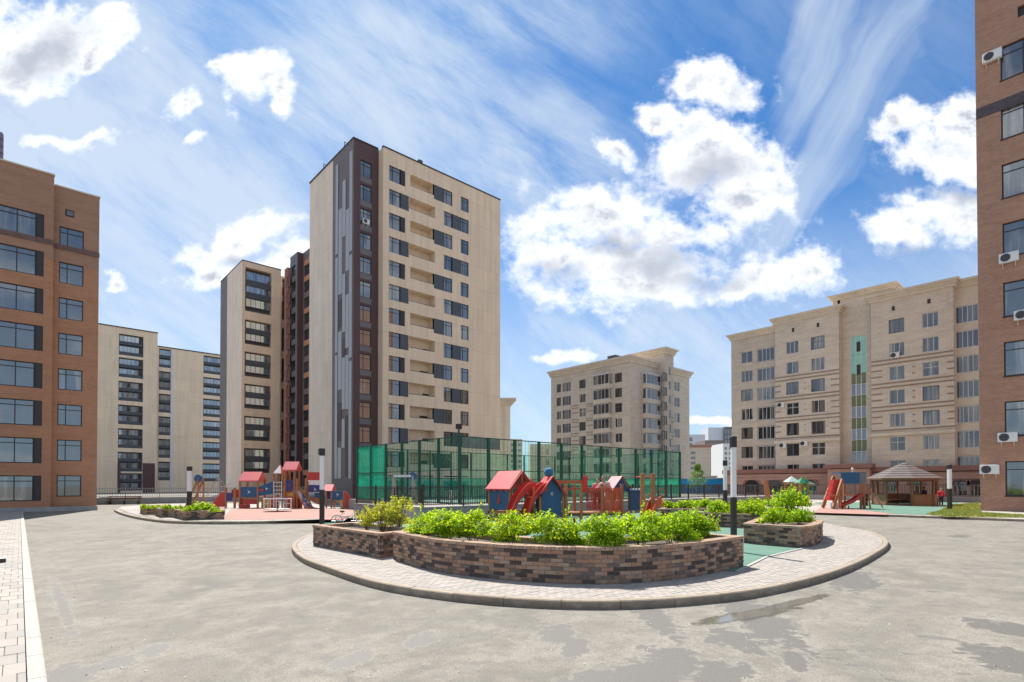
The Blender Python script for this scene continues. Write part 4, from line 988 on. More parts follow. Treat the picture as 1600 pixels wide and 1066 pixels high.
px_, pz_ = onY(2, Y5+1).x-X5, T5
for zz in range(5): m_.box(px_-.6, px_-.05, .8, 1.3, T5+.6+zz*.55, T5+.6+zz*.55+.35)
m_.box(px_-.3, px_-.1, .9, 1.1, T5, T5+3.3); m_.build('rooftop_antenna', mat('purple_grey', (.20, .17, .24), .6), bl_)

# --- right brick block --------------------------------------------------------------
X6 = 53.2; y6 = onX(1530, X6).y
br_ = thing('brick_block', 'red brown brick block with air conditioners, rising out of frame at the right edge', 'building', (X6, y6, 0), 0)
f = Face(br_, X6, y6, HALF, 22, 0, 44, M['brick_r'], .22)
a, b = f.s_at(1569, 600), f.s_at(1569, 600)+3.4; a2_ = b+3.5
rows7 = [f.z_at(1572, y) for y in (70, 721)]; st7 = (rows7[0]-rows7[1])/7
for k in range(-1, 8):
    zt = rows7[0]-st7*k
    if k >= 0:
        f.win(a, b, zt-2.5, zt, 'lt', gm='glass_r', rv=.25); f.win(a2_, a2_+3.4, zt-2.5, zt, 'lt', rv=.25)
        f.boxp('sill', a-.05, b+.05, -.06, .1, zt-2.58, zt-2.5, M['frame_d'])
q = f.s_at(1590, 16); qz = f.z_at(1592, 27); f.hole(q, q+.8, qz, qz+.8, .2, 'frame_d')
f.finish()
zb = f.z_at(1560, 165); f.boxp('belt_course', 0, 22, -.03, -.003, zb-.45, zb+.35, mat('slate_belt', (.10, .075, .085), .8, var=.25, vscale=3))
MB().box(2, 14, -22, -2, 0, 43.8).build('core', M['brick_r'], br_); MB().add([(0, 0, 0), (14, 0, 0), (14, 0, 44), (0, 0, 44)], [(0, 1, 2, 3)]).build('side_wall', M['brick_r'], br_)
for (px, py, lb) in ((1551, 97, 'topmost air conditioner on the right brick block, beside the uppermost visible window'), (1577, 411, 'air conditioner below the fourth visible window of the right brick block'), (1601, 500, 'air conditioner cut by the right frame edge, beside a brick block window'),
                     (1575, 691, 'air conditioner just above the ground-floor window of the right brick block'), (1547, 741, 'lowest air conditioner, left of the ground-floor window of the right brick block')):
    s_ = f.s_at(px, py); zz = f.z_at(px, py); ac_unit((X6, y6-s_, zz), HALF, lb, 1.08, .68)
M['p_tr'] = mat('pale_green_transom', (.45, .62, .56), .4)
# --- limestone blocks on the right ------------------------------------------------------
def cornice(b, pts, z, m, name='cornice', o=.55, h=.9):
    """stepped classical cornice along a polyline of world points; building lies to the left of travel"""
    q = MB(); l = b.location
    for ix, (p0, p1) in enumerate(zip(pts, pts[1:])):
        p0 = Vector((*p0, 0)); p1 = Vector((*p1, 0)); d = (p1-p0).normalized(); n = Vector((d.y, -d.x, 0))
        for (oo, za, zb_) in ((o*.35, z-h, z-h*.62), (o*.6, z-h*.62, z-h*.3), (o, z-h*.3, z)):
            ea = 0 if ix else oo; eb = oo-.005 if ix < len(pts)-2 else oo; A_ = p0-d*ea+n*oo; B_2 = p1+d*eb+n*oo; C_ = p1+d*eb-n*.4; D_ = p0-d*ea-n*.4
            q.prism([(v.x-l.x, v.y-l.y) for v in (A_, B_2, C_, D_)], za-.004*ix, zb_-.004*ix)
    return q.build(name, m, b)
XR = 82.5; yR = onX(1143, XR).y; TR = 25.3
rb = thing('apartment_block', 'long limestone apartment block with turquoise glazed stair strip, behind the gazebo', 'building', (XR, yR, 0), 0, 'limestone apartment blocks')
def seg(bld, X, pa, pb, T, m, dx=0.): # section of a -X facing wall between two sight lines
    ya, yb_ = onX(pa, X+dx).y, onX(pb, X+dx).y; return Face(bld, X+dx, ya, HALF, ya-yb_, 0, T, m, .2), ya, yb_
ROW = 29.6
def zrows(f, px, py0, dy, n):
    z0 = f.z_at(px, py0); z7 = f.z_at(px, py0+dy*7); return [z0-(z0-z7)/7*k for k in range(n)]
fA, yA0, yA1 = seg(rb, XR, 1143, 1211, TR, M['stone'])
zr = zrows(fA, 1158, 550.8, 25.3+.0, 8)
zr = [fA.z_at(1158, 550.8)-(fA.z_at(1158, 550.8)-fA.z_at(1158, 728))/6*k for k in range(7)]
WST = ['two', 'three', 'twoh', 'two', 'three']
def wins(f, pa, pb, fm='frame_w', gm='glass_st', hh=1.75, skip=(), bay=False, rows=None):
    a, b = f.s_at(pa), f.s_at(pb)
    for k, zt in enumerate(rows or zr):
        if k in skip: continue
        f.win(a, b, zt-hh, zt, random.choice(WST) if not bay else 'bay', fm if random.random() < .6 else 'frame_g', gm, rv=.24)
def bayboxes(f, b, pa, pb, rows, m, hh=1.9, proud=.7, fm='frame_w'):
    a, c = f.s_at(pa), f.s_at(pb)
    for k, zt in enumerate(rows):
        p_ = f.pt(a, -proud, 0); add_window(b, p_[0], p_[1], zt-hh, f.rot, c-a, hh, 'bay', fm, 'glass_st')
        r_ = f.rot+math.pi/2
        p2 = f.pt(a, -.03, 0); add_window(b, p2[0], p2[1], zt-hh, f.rot-math.pi/2, proud-.08, hh, 'one', fm, 'glass_st')
        st_ = (rows[0]-rows[1]) if len(rows) > 1 else 3.0
        f.boxp('balcony_parapet', a-.05, c+.05, -proud-.06, -.002, zt-st_+.12, zt-hh-.02, m)
        if k == 0: f.boxp('balcony_roof', a-.15, c+.15, -proud-.2, -.002, zt+.02, zt+.16, M['frame_w'])
wins(fA, 1158, 1176)
a, b = fA.s_at(1183), fA.s_at(1211)
for k, zt in enumerate(zr): fA.hole(a, b, zt-2.0, zt, .8, 'stone2'); p_ = fA.pt(a+.05, .12, 0); add_window(rb, p_[0], p_[1], zt-1.95, HALF, b-a-.1, 1.9, 'bay', 'frame_w', 'glass_st')
fA.finish()
PROJ = -1.2
fB, yB0, yB1 = seg(rb, XR, 1211, 1312, TR+.7, M['stone2'], PROJ); fB.finish if False else None
zrB = [fB.z_at(1228, 533)-(fB.z_at(1228, 533)-fB.z_at(1230, 728))/6*k-.0 for k in range(7)]
zrB = zr
wins(fB, 1228.5, 1248, skip=()); wins(fB, 1267.5, 1289)
fB.finish()
fC, yC0, yC1 = seg(rb, XR, 1310, 1368, TR+2.4, M['stone2'], 0.); 
a, b = fC.s_at(1330), fC.s_at(1354)
zt0, zm, zb0_ = fC.z_at(1342, 525), fC.z_at(1342, 583), fC.z_at(1342, 723)
fC.hole(a, b, zb0_, zt0, .25)
fC.boxp('turquoise_panel', a, b, .05, .12, (zt0+zm)/2+.04, zt0, M['teal']); fC.boxp('turquoise_panel', a, b, .05, .12, zm, (zt0+zm)/2-.04, M['teal'])
wv_ = (b-a)
for j in range(4): fC.boxp('mullion', a+wv_*j/3-.04 if j else a, a+wv_*j/3+.04 if j < 3 else b, .02, .049, zb0_, zt0, M['frame_w'])
for j in range(9): zz_ = zm+(zt0-zm)*j/8; fC.boxp('transom', a+.05, b-.05, .025, .045, zz_-.025, zz_+.025, M['p_tr'])
for zq in (fC.z_at(1342, 534), fC.z_at(1342, 570)): fC.boxp('vent_window', a+wv_*.38, a+wv_*.62, .0, .045, zq-1.3, zq, M['frame_d'])
n_ = 4; hz = (zm-zb0_)/n_
for k in range(n_):
    zz = zm-hz*(k+1)
    for j in range(3):
        p_ = fC.pt(a+wv_*j/3, .1, 0); add_window(rb, p_[0], p_[1], zz, HALF, wv_/3-.03, hz*.52, 'one', 'frame_w', 'glass_d')
        fC.boxp('spandrel', a+wv_*j/3+.02, a+wv_*(j+1)/3-.03, .06, .12, zz+hz*.54, zz+hz-.05, M['olive'])
fC.finish()
fD, yD0, yD1 = seg(rb, XR, 1361, 1492, TR+.9, M['stone2'], PROJ)
ra = fD.z_at(1389, 500.5); rb0 = fD.z_at(1389, 683)
zrD = [ra-(ra-rb0)/5*k for k in range(7)]
wins(fD, 1389.5, 1414, rows=zrD); wins(fD, 1441.5, 1468, rows=zrD)
fD.finish()
fE, yE0, yE1 = seg(rb, XR, 1485, 1640, TR+.9, M['cornice'], 0.)
a, b = fE.s_at(1494), fE.s_at(1531)
for k, zt in enumerate(zrD):
    zt = zt+.35
    for (aa, bb) in ((a, b), (b+.9, 2*b-a+.9)):
        fE.hole(aa, bb, zt-2.05, zt, .5, 'stone2'); p_ = fE.pt(aa+.02, .06, 0); add_window(rb, p_[0], p_[1], zt-2.03, HALF, bb-aa-.04, 2.0, 'bay', 'frame_w', 'glass_st')
fE.finish()
# proud dark strips painting the shade in the grooves of the rusticated storeys
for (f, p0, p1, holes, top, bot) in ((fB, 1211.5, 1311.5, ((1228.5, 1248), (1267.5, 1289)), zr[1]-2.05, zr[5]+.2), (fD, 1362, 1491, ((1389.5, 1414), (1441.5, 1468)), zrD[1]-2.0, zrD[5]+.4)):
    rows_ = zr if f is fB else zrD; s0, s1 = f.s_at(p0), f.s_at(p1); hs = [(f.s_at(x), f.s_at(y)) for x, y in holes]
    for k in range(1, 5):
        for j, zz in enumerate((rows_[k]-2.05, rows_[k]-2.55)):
            if k < 4 or j == 0: f.boxp('groove_shade_strip', s0, s1, -.05, -.003, zz-.09, zz+.06, M['groove_shade'])
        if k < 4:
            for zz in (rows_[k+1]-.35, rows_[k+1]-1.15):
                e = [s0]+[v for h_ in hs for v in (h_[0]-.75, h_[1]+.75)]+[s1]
                for q in range(0, len(e), 2): f.boxp('groove_shade_strip', e[q], e[q+1], -.05, -.003, zz-.08, zz+.05, M['groove_shade'])
    f.boxp('string_course', s0-.1, s1+.1, -.32, -.003, rows_[5]+.12, rows_[5]+.5, M['cornice'])
for f, pxs in ((fB, (1240, 1279)), (fD, (1397, 1453))):
    for p0 in pxs: s_ = f.s_at(p0); f.boxp('vent', s_-.15, s_+.15, -.05, .1, f.z1-2.3, f.z1-1.75, M['frame_d'])
l = rb.location
q = MB()
for f in (fA, fB, fC, fD, fE): x = f.world.x-l.x; y = f.world.y-l.y; q.box(x+1.3, 18, y-f.L, y, 0, f.z1-.3)
for (f, g_) in ((fB, 0), (fD, 0)):
    x = f.world.x-l.x; y = f.world.y-l.y; q.box(x, 1.5, y-.02, y, 0, f.z1); q.box(x, 1.5, y-f.L, y-f.L+.02, 0, f.z1)
x = fC.world.x-l.x; y = fC.world.y-l.y; q.box(x+.0, 10, y-.3, y, fA.z1, fC.z1); q.box(x+.0, 10, y-f.L, y-f.L+.3, fA.z1, fC.z1) if False else None
q.box(0.0, 18, -.02, 0, 0, TR)
q.build('core', M['stone2'], rb)
cornice(rb, [(XR+16, yR), (XR, yR), (XR, yA1)], TR+.1, M['cornice'])
cornice(rb, [(XR+2, yB0), (XR+PROJ, yB0), (XR+PROJ, yB1), (XR+2, yB1)], fB.z1+.1, M['cornice'])
cornice(rb, [(XR+10, yC0+.6), (XR, yC0+.6), (XR, yC1-2.0), (XR+10, yC1-2.0)], fC.z1+.1, M['cornice'], h=.7)
MB().box(.03, 9.5, yC1-2.0-l.y, yC0+.6-l.y, fA.z1-.5, fC.z1-.5).build('stair_head', M['stone2'], rb)
cornice(rb, [(XR+2, yD0), (XR+PROJ, yD0), (XR+PROJ, yD1), (XR+2, yD1)], fD.z1+.1, M['cornice'])
cornice(rb, [(XR, yE0), (XR, yE1)], fE.z1+.05, M['cornice'])
# pink granite base with arched windows and a portal
yP1 = onX(1545, XR-2.2).y
pk = MB(); zp = EYE+(757-741)*85/855
zP = fA.z_at(1158, 741)
fP = Face(rb, XR-2.0, yR+.2, HALF, yR+.2-yP1, 0, zP+.3, M['pinkst'], .3, 'plinth_wall')
zs_, zt_ = fP.z_at(1250, 772), fP.z_at(1250, 758)
arches = []
for (p0, p1) in ((1163, 1185), (1196, 1222), (1253, 1275), (1383, 1400), (1420, 1442), (1487, 1510), (1514, 1532)):
    a, b = fP.s_at(p0), fP.s_at(p1); fP.win(a, b, zs_, zt_, 'three', 'frame_w', 'glass_d', rv=.3); arches.append((a, b))
fP.finish()
for a, b in arches:     # arch head: a ring of pink stone and a glazed lunette
    q = MB(); n = 10; r_ = (b-a)/2; hgt = .75
    for i in range(n):
        t0, t1 = math.pi*i/n, math.pi*(i+1)/n
        p_ = lambda t, e: ((a+b)/2-math.cos(t)*(r_+e), -.12, zt_+math.sin(t)*(hgt+e))
        P4 = [p_(t0, 0), p_(t1, 0), p_(t1, .28), p_(t0, .28)]; q.extr([fP.pt(v[0], v[1], v[2]) for v in P4], (0, 0, 0), fP.n*.11)
    q.build('arch_surround', M['pinkd'], rb)
    q = MB(); ar = [fP.pt((a+b)/2-math.cos(math.pi*i/n)*r_, -.06, zt_+math.sin(math.pi*i/n)*hgt) for i in range(n+1)]; q.extr(ar, (0, 0, 0), fP.n*.05); q.build('lunette', M['glass_st'], rb)
fP.boxp('plinth_cornice', -.2, fP.L, -.35, -.003, zP+.0, zP+.6, M['pinkd']); fP.boxp('plinth_cornice', -.1, fP.L, -.18, -.003, zP-.9, zP-.7, M['pinkst'])
fP.boxp('socle', -.1, fP.L, -.15, -.003, 0, zs_-.15, M['concwall'])
MB().box(-2.0, 1.2, yP1-l.y, .2, zP-.1, zP+.25).build('plinth_roof', M['pinkd'], rb)
a, b = fP.s_at(1297), fP.s_at(1362); fP.boxp('portal', a, b, -1.2, -.36, 0, fP.z_at(1330, 733), M['pinkst']); fP.boxp('portal_cornice', a-.4, b+.4, -1.6, -.3, fP.z_at(1330, 732), fP.z_at(1330, 726), M['pinkd'])
for (f, px, py, lb) in ((fD, 1399, 560, 'air conditioner on the limestone block between the upper windows, right of the turquoise strip'), (fB, 1221, 637, 'air conditioner left of a dark window on the limestone block'), (fB, 1257, 697, 'air conditioner between two lower windows of the limestone block'), (fB, 1224, 700, 'low air conditioner at the left part of the limestone block')):
    s_ = f.s_at(px, py); ac_unit((f.world.x, f.world.y-s_, f.z_at(px, py)), HALF, lb, .95, .7)

# --- middle limestone block -------------------------------------------------------------
XM = 84.5; cM = onX(984, XM); yM = cM.y; yM1 = onX(861, XM).y; TM = 26.0
mb_ = thing('apartment_block', 'smaller limestone apartment block with bay windows, standing beyond the green sports court', 'building', (XM, yM, 0), 0, 'limestone apartment blocks')
f = Face(mb_, XM, yM1, HALF, yM1-yM, 0, TM, M['stone2'], .22)
zf_ = f.z_at(905, 594.4); zrM = [zf_-2.86*k for k in range(9)]
zrM = [z for z in zrM if z > 2.5]
def wM(f, pa, pb, **k):
    a, b = f.s_at(pa), f.s_at(pb)
    for zt in zrM: f.win(a, b, zt-1.75, zt, random.choice(['two', 'three', 'twoh']), random.choice(['frame_w', 'frame_w', 'frame_g', 'frame_d']), 'glass_st')
wM(f, 869.5, 876.5); wM(f, 905, 915); wM(f, 960.7, 971.7)
a, b = f.s_at(878.5), f.s_at(892)
for zt in zrM: f.hole(a, b, zt-1.9, zt+.1, .6, 'stone2'); p_ = f.pt(a, .1, 0); add_window(mb_, p_[0], p_[1], zt-1.9, HALF, b-a-.02, 1.98, 'bay', 'frame_w', 'glass_st')
f.finish()
bayboxes(f, mb_, 931, 956, [z+.1 for z in zrM], M['stone2'], 1.95, .8)
for k in range(2, 6):
    for zz in (zrM[k]+.65, zrM[k]+.15, zrM[k]-.8): f.boxp('groove_shade_strip', f.s_at(893), f.s_at(904), -.05, -.003, zz-.06, zz+.06, M['groove_shade']); f.boxp('groove_shade_strip', f.s_at(916), f.s_at(929), -.05, -.003, zz-.06, zz+.06, M['groove_shade'])
xM1 = onY(1028, yM).x; xM2 = onY(1052.5, yM-1.6).x; xM3 = onY(1077, yM).x
g = Face(mb_, XM, yM, 0, xM3-XM, 0, TM, M['stone2'], .22)
a, b = g.s_at(1053.5), g.s_at(1062)
for zt in [g.z_at(1054, 596+24.5*k) for k in range(0, 6)]:
    g.win(a, b, zt-1.9, zt, 'two', 'frame_w', 'glass_st')
g.finish()
bayboxes(g, mb_, 1004, 1026, [g.z_at(1010, 586)-2.86*k for k in range(8)], M['cornice'], 1.9, .9)
h = Face(mb_, xM1, yM-1.6, 0, xM2-xM1, 0, TM+2.7, M['stone'], .22)
for k in range(8):
    zt = h.z_at(1038, 582)-2.86*k; a, b = h.s_at(1036), h.s_at(1042.2)
    if zt > 3: h.win(a, b, zt-1.7, zt, 'two', 'frame_d', 'glass_d')
    zt = h.z_at(1046, 573)-2.86*k; a, b = h.s_at(1045), h.s_at(1048.5)
    if zt > 3: h.win(a, b, zt-1.7, zt, 'one', 'frame_w', 'glass_d')
h.finish()
for k in range(3, 8):
    for zz in (zrM[min(k, len(zrM)-1)]+.65, zrM[min(k, len(zrM)-1)]-.2, ): h.boxp('groove_shade_strip', .02, h.s_at(1035.5), -.05, -.003, zz-.06, zz+.08, M['groove_shade']); h.boxp('groove_shade_strip', h.s_at(1049), h.L-.02, -.05, -.003, zz-.06, zz+.08, M['groove_shade'])
l = mb_.location
q = MB(); q.box(1, xM3-XM, 1.5, yM1-yM, 0, TM-.3); q.box(xM1-XM, xM2-XM, -.4, 8, TM-2, TM+2.4); q.box(xM1-XM-.02, xM1-XM, -1.6, 6, 0, TM+2.7); q.box(xM2-XM, xM2-XM+.02, -1.6, 6, 0, TM+2.7); q.build('core', M['stone2'], mb_)
MB().box(xM3-XM-.02, xM3-XM, 0, yM1-yM, 0, TM).build('side_wall', M['stone2'], mb_)
cornice(mb_, [(XM, yM1), (XM, yM), (xM1, yM)], TM+.2, M['cornice'], o=.65, h=1.2)
cornice(mb_, [(xM1, yM+7), (xM1, yM-1.6), (xM2, yM-1.6), (xM2, yM+7)], TM+2.9, M['cornice'], o=.75, h=1.15)
cornice(mb_, [(xM2, yM), (xM3, yM), (xM3, yM+6)], TM-.1, M['cornice'], o=.7, h=1.2)
MB().box(1, 3, 4, 6, TM, TM+1.2).build('roof_vent', M['greyp'], mb_)

# --- far buildings --------------------------------------------------------------------
def far_block(label, p0, p1, ytop, dep, m, cols, rows, wm='frame_d', depth=14, toptrim=None, wfrac=.55, hfrac=.5, rot=None, gm='glass_d', zlow=6):
    A_ = PD(p0, dep); B_2 = PD(p1, dep); W_ = (B_2-A_).length; T = EYE+(757-ytop)*dep/855
    b = thing('distant_building', label, 'building', (A_.x, A_.y, 0), -YAW, 'distant apartment buildings')
    f = Face(b, A_.x, A_.y, -YAW, W_, 0, T, m, .25)
    f.o = Vector((0, 0, 0)); f.a = Vector((1, 0, 0)); f.n = Vector((0, 1, 0)); f.rot = 0
    n = rows; hs = min((T-zlow*.2-1.5)/n, 3.2) if n else 1
    for (c0, c1) in cols:
        for k in range(n):
            zt = T-1.6-k*hs
            if zt-hs*hfrac < .8: continue
            f.win(c0*W_, c1*W_, zt-hs*hfrac, zt, 'two', wm, gm, rv=.2)
    f.finish(); MB().box(.02, W_-.02, .6, depth, 0, T-.2).build('core', m, b); MB().box(0, .02, 0, depth, 0, T).box(W_-.02, W_, 0, depth, 0, T).build('side_wall', m, b)
    if toptrim: MB().box(-.4, W_+.4, -.5, .8, T, T+.9).build('cornice', toptrim, b)
    return b
far_block('pale distant block with rows of small windows seen just right of the tallest tower', 796, 816, 686, 190, M['stone2'], [(.12, .3), (.42, .6), (.72, .9)], 8, gm='glass_d')
tc2 = far_block('slim classical limestone corner with a flared cornice peeking out right of the tallest tower', 772, 797, 634, 150, M['cornice'], [], 0)
q = MB(); W_ = (PD(797, 150)-PD(772, 150)).length; T = EYE+(757-634)*150/855
for i in range(4): q.box(-.3-i*.35, W_+.3+i*.45, -.3-i*.4, 2, T+i*.5, T+i*.5+.49)
q.build('cornice', M['stone'], tc2); MB().box(W_-1.9, W_-1.5, -.3, 0, 0, T).build('downpipe', M['stone'], tc2)
far_block('low tan distant block with two vents, filling the gap left of the bay window block', 828, 862, 694, 170, M['stone2'], [(.75, .85)], 2)
far_block('low pale distant block behind the sports court, between lit gaps', 700, 771, 722, 120, M['cornice'], [(.1, .2), (.4, .5), (.7, .8)], 2)
far_block('light grey distant tower with dark window stripes on its left', 1072, 1102, 679, 300, M['whitef'], [(.0, .08), (.18, .34)], 7, gm='glass_d', hfrac=.7)
far_block('white distant tower, tallest in the gap between the limestone blocks', 1107, 1133, 668, 330, M['whitef'], [], 0)
far_block('dark ribbed glass end of the white distant tower beside the limestone block', 1132.5, 1150, 667, 328, M['greyc'], [(.05, .2), (.3, .45), (.55, .7), (.8, .95)], 9, gm='glass_d', wm='frame_w', hfrac=.8)
far_block('grey brown distant office block with dense rows of dark windows', 1102, 1131, 688, 260, mat('grey_brown', (.22, .18, .17), .7), [(.04+.12*i, .125+.12*i) for i in range(8)], 9, wm='frame_w', hfrac=.6)
far_block('white distant block partly hidden by the tall lamp post', 1130, 1147, 693, 230, M['white'], [(.15, .35), (.55, .75)], 8)
fb1 = far_block('tan distant apartment block with a blank gable above the blue shed', 1068, 1110, 699, 200, M['stone2'], [(.06, .16), (.27, .44)], 7, toptrim=M['rose'], wm='frame_d', hfrac=.5)
sh = PD(1072, 95); she = PD(1136, 95); Wd = (she-sh).length
t = thing('blue_shed', 'bright blue low metal shed behind the picket fence and small tree', 'shed', (sh.x, sh.y, 0), -YAW)
blue = mat('bright_blue_sheet', (.05, .50, .92), .45, var=.05)
MB().box(0, Wd, 0, 5, 0, 3.05).build('wall', blue, t); MB().box(-.2, Wd*.35, -.3, 5, 3.05, 3.25).box(Wd*.35, Wd*.75, -.3, 5, 3.35, 3.6).box(Wd*.35+.1, Wd*.75-.1, 0, 5, 3.05, 3.35).box(Wd*.75, Wd+.2, -.3, 5, 3.05, 3.25).build('roof', M['white'], t)
bh = MB()
for i in range(int(Wd/.5)): bh.box(i*.5, i*.5+.05, -.04, 0, 0, 3.0)
bh.build('rib', blue, t)['kind'] = 'stuff'

# ------------------------------------------------------------------ walls, fences, court
GP = .93
WY = 22.9; WX = 14.7; WXE = 62.0; WYB = 30.2
t = thing('retaining_wall', 'low grey rendered retaining wall along the back of the island playground', 'wall', (WX, WY, 0))
MB().box(0, WXE-WX, 0, .3, 0, GP).box(0, .3, .3, WYB-WY, 0, GP).build('wall', M['concwall'], t)
MB().box(-.04, WXE-WX, -.04, .34, GP, GP+.05).box(-.04, .34, .345, WYB-WY, GP, GP+.05).build('coping', M['conc'], t)
tag(MB().prism([(WX+.31, WY+.31), (WXE, WY+.31), (WXE, 44), (20.1, 44), (20.1, WYB), (WX+.31, WYB)], .0, GP-.05).build('raised_terrace', M['paver_far']), kind='structure')
def picket(name, label, A_, B_2, z0, z1, spacing=.115, post=2.5, m=None, group='dark picket fences', pr=.022, cat='fence'):
    m = m or M['frame_d']; A_ = Vector((A_[0], A_[1], 0)); B_2 = Vector((B_2[0], B_2[1], 0)); d = B_2-A_; L = d.length; t = thing(name, label, cat, (A_.x, A_.y, 0), math.atan2(d.y, d.x), group)
    n = max(1, round(L/post)); st_ = L/n
    pm = MB().box(-.035, .035, -.035, .035, z0, z1+.06).mesh('post', m); rm = MB().box(.035, st_-.035, -.015, .015, z1-.12, z1-.08).box(.035, st_-.035, -.015, .015, z0+.1, z0+.14).mesh('rail', m)
    q = MB(); k = int(st_/spacing)
    for i in range(1, k): x = st_*i/k; q.box(x-pr/2, x+pr/2, -.010, .010, z0+.04, z1)
    km = q.mesh('pickets', m)
    for i in range(n+1): link('post', pm, t, (i*st_, 0, 0))
    for i in range(n): link('rail', rm, t, (i*st_, 0, 0)); o = link('pickets', km, t, (i*st_, 0, 0)); o['kind'] = 'stuff'
    return t
picket('picket_fence', 'dark picket fence on the grey wall behind the playhouses, before the green court', (WX+.12, WY+.12), (WXE, WY+.12), GP+.05, 2.06, pr=.036)
picket('picket_fence', 'dark picket fence on the side wall to the left of the green court corner', (WX+.12, WYB), (WX+.12, WY+.24), GP+.05, 2.0)
picket('picket_fence', 'dark picket fence running in front of the arched windows of the limestone block', (XR-6.5, 60), (XR-6.5, 4), .75, 2.15, .2, 3.0, pr=.03)
tag(MB().box(XR-6.7, XR-6.4, 2, 60, 0, .75).build('fence_wall', M['concwall']), 'low pale wall under the picket fence before the arched windows', 'wall')
fy = 70.4; fx0 = onY(140, fy).x
M['pale_metal'] = mat('pale_fence_metal', (.38, .37, .36), .5, .2)
picket('metal_railing', 'light grey metal railing on a low wall at the far left beyond the bench', (fx0, fy), (30.0, fy), .7, 1.75, .22, 3.0, M['pale_metal'], None, .035)
tag(MB().box(fx0, 30.3, fy-.15, fy+.15, 0, .7).build('fence_wall', M['conc']), 'low light wall carrying the grey railing at the far left', 'wall')

# sports court
CX0, CX1, CY0, CY1, CZ0, CZ1 = 20.3, 45.7, 27.4, 41.2, GP-.05, 5.12
M['cgreen'] = mat('court_green_paint', (.006, .075, .045), .45); 
def tint(name, col, a):
    m = bpy.data.materials.new(name); m.use_nodes = True; t = NT(m.node_tree); b = t.n['Principled BSDF']; o = t.n['Material Output']
    b.inputs['Base Color'].default_value = (*col, 1); b.inputs['Roughness'].default_value = .25
    tr = t.new('ShaderNodeBsdfTransparent'); tr.inputs[0].default_value = (.90, .97, .94, 1) if a < .5 else (.12, .75, .5, 1)
    g = t.new('ShaderNodeNewGeometry'); n = t.noise(g.outputs['Position'], .9, 4, .6)
    tl = t.new('ShaderNodeBsdfTranslucent'); tl.inputs[0].default_value = (*[min(1, c*1.6) for c in col], 1); ad = t.new('ShaderNodeMixShader'); ad.inputs[0].default_value = .5; t.l.new(b.outputs[0], ad.inputs[1]); t.l.new(tl.outputs[0], ad.inputs[2])
    mx = t.new('ShaderNodeMixShader'); t.l.new(t.ss(n, .2, .8, a-.08, a+.08), mx.inputs[0]); t.l.new(tr.outputs[0], mx.inputs[1]); t.l.new(ad.outputs[0], mx.inputs[2]); t.l.new(mx.outputs[0], o.inputs[0]); return m
M['poly'] = tint('green_polycarbonate', (.03, .50, .32), .45); M['mesh_t'] = tint('fine_green_netting', (.10, .30, .20), .04)
ct = thing('sports_court', 'fenced sports court with dark green posts, green netting and translucent green panels', 'sports court', (CX0, CY0, 0))
def court_side(A_, B_2, n, lower, upper, r_, top=CZ1, hf=.5):
    A_ = Vector((A_[0]-CX0, A_[1]-CY0, 0)); B_2 = Vector((B_2[0]-CX0, B_2[1]-CY0, 0)); d = B_2-A_; L = d.length; rot = math.atan2(d.y, d.x); st_ = L/n
    pm = MB().box(-r_, r_, -r_, r_, CZ0, top).mesh('post', M['cgreen']); H = top-CZ0; zm_ = CZ0+H*hf
    rms = [MB().box(r_, st_-r_, -.02, .02, za_, zb_).mesh('rail', M['cgreen']) for za_, zb_ in ((top-.06, top), (zm_-.025, zm_+.025), (CZ0+.02, CZ0+.08))]
    q = MB(); k = int(st_/.30)
    for i in range(1, k): x = st_*i/k; q.box(x-.006, x+.006, -.004, .004, CZ0+.08, top-.06)
    for j in range(1, 5): z = CZ0+H*j/5; q.box(r_, st_-r_, -.003, .003, z-.004, z+.004)
    km = q.mesh('mesh', M['cgreen'])
    pl_ = MB().box(r_, st_-r_, -.03, -.024, CZ0+.08, zm_-.025).mesh('panel', M['poly']); pu = MB().box(r_, st_-r_, -.03, -.024, zm_+.025, top-.06).mesh('panel', M['poly'])
    nu = MB().box(r_, st_-r_, .012, .015, CZ0+.08 if not lower else zm_+.03, top-.06).mesh('netting', M['mesh_t'])
    for i in range(n+1): p_ = A_+d*(i/n); link('post', pm, ct, p_, rot)
    for i in range(n):
        p_ = A_+d*(i/n); [link('rail', rm, ct, p_, rot) for rm in rms]; o = link('wire_mesh', km, ct, p_, rot); o['kind'] = 'stuff'
        if lower[i % len(lower)] if isinstance(lower, list) else lower: link('panel', pl_, ct, p_, rot)
        if upper[i % len(upper)] if isinstance(upper, list) else upper: link('panel', pu, ct, p_, rot)
        else: link('netting', nu, ct, p_, rot)
court_side((CX0, CY0), (CX1, CY0), 11, False, False, .085)
court_side((CX0, CY1), (CX0, CY0), 6, [1, 1, 0, 0, 0, 0], [1, 1, 0, 0, 0, 0], .075)
court_side((CX0+.02, CY1), (CX1, CY1), 11, True, False, .06, hf=.42)
court_side((CX1, CY1), (CX1, CY0+.02), 6, True, False, .06, hf=.42)
tag(MB().box(CX0, CX1, CY0, CY1, GP-.04, GP-.02).build('court_surface', M['rubber_g']), kind='structure')

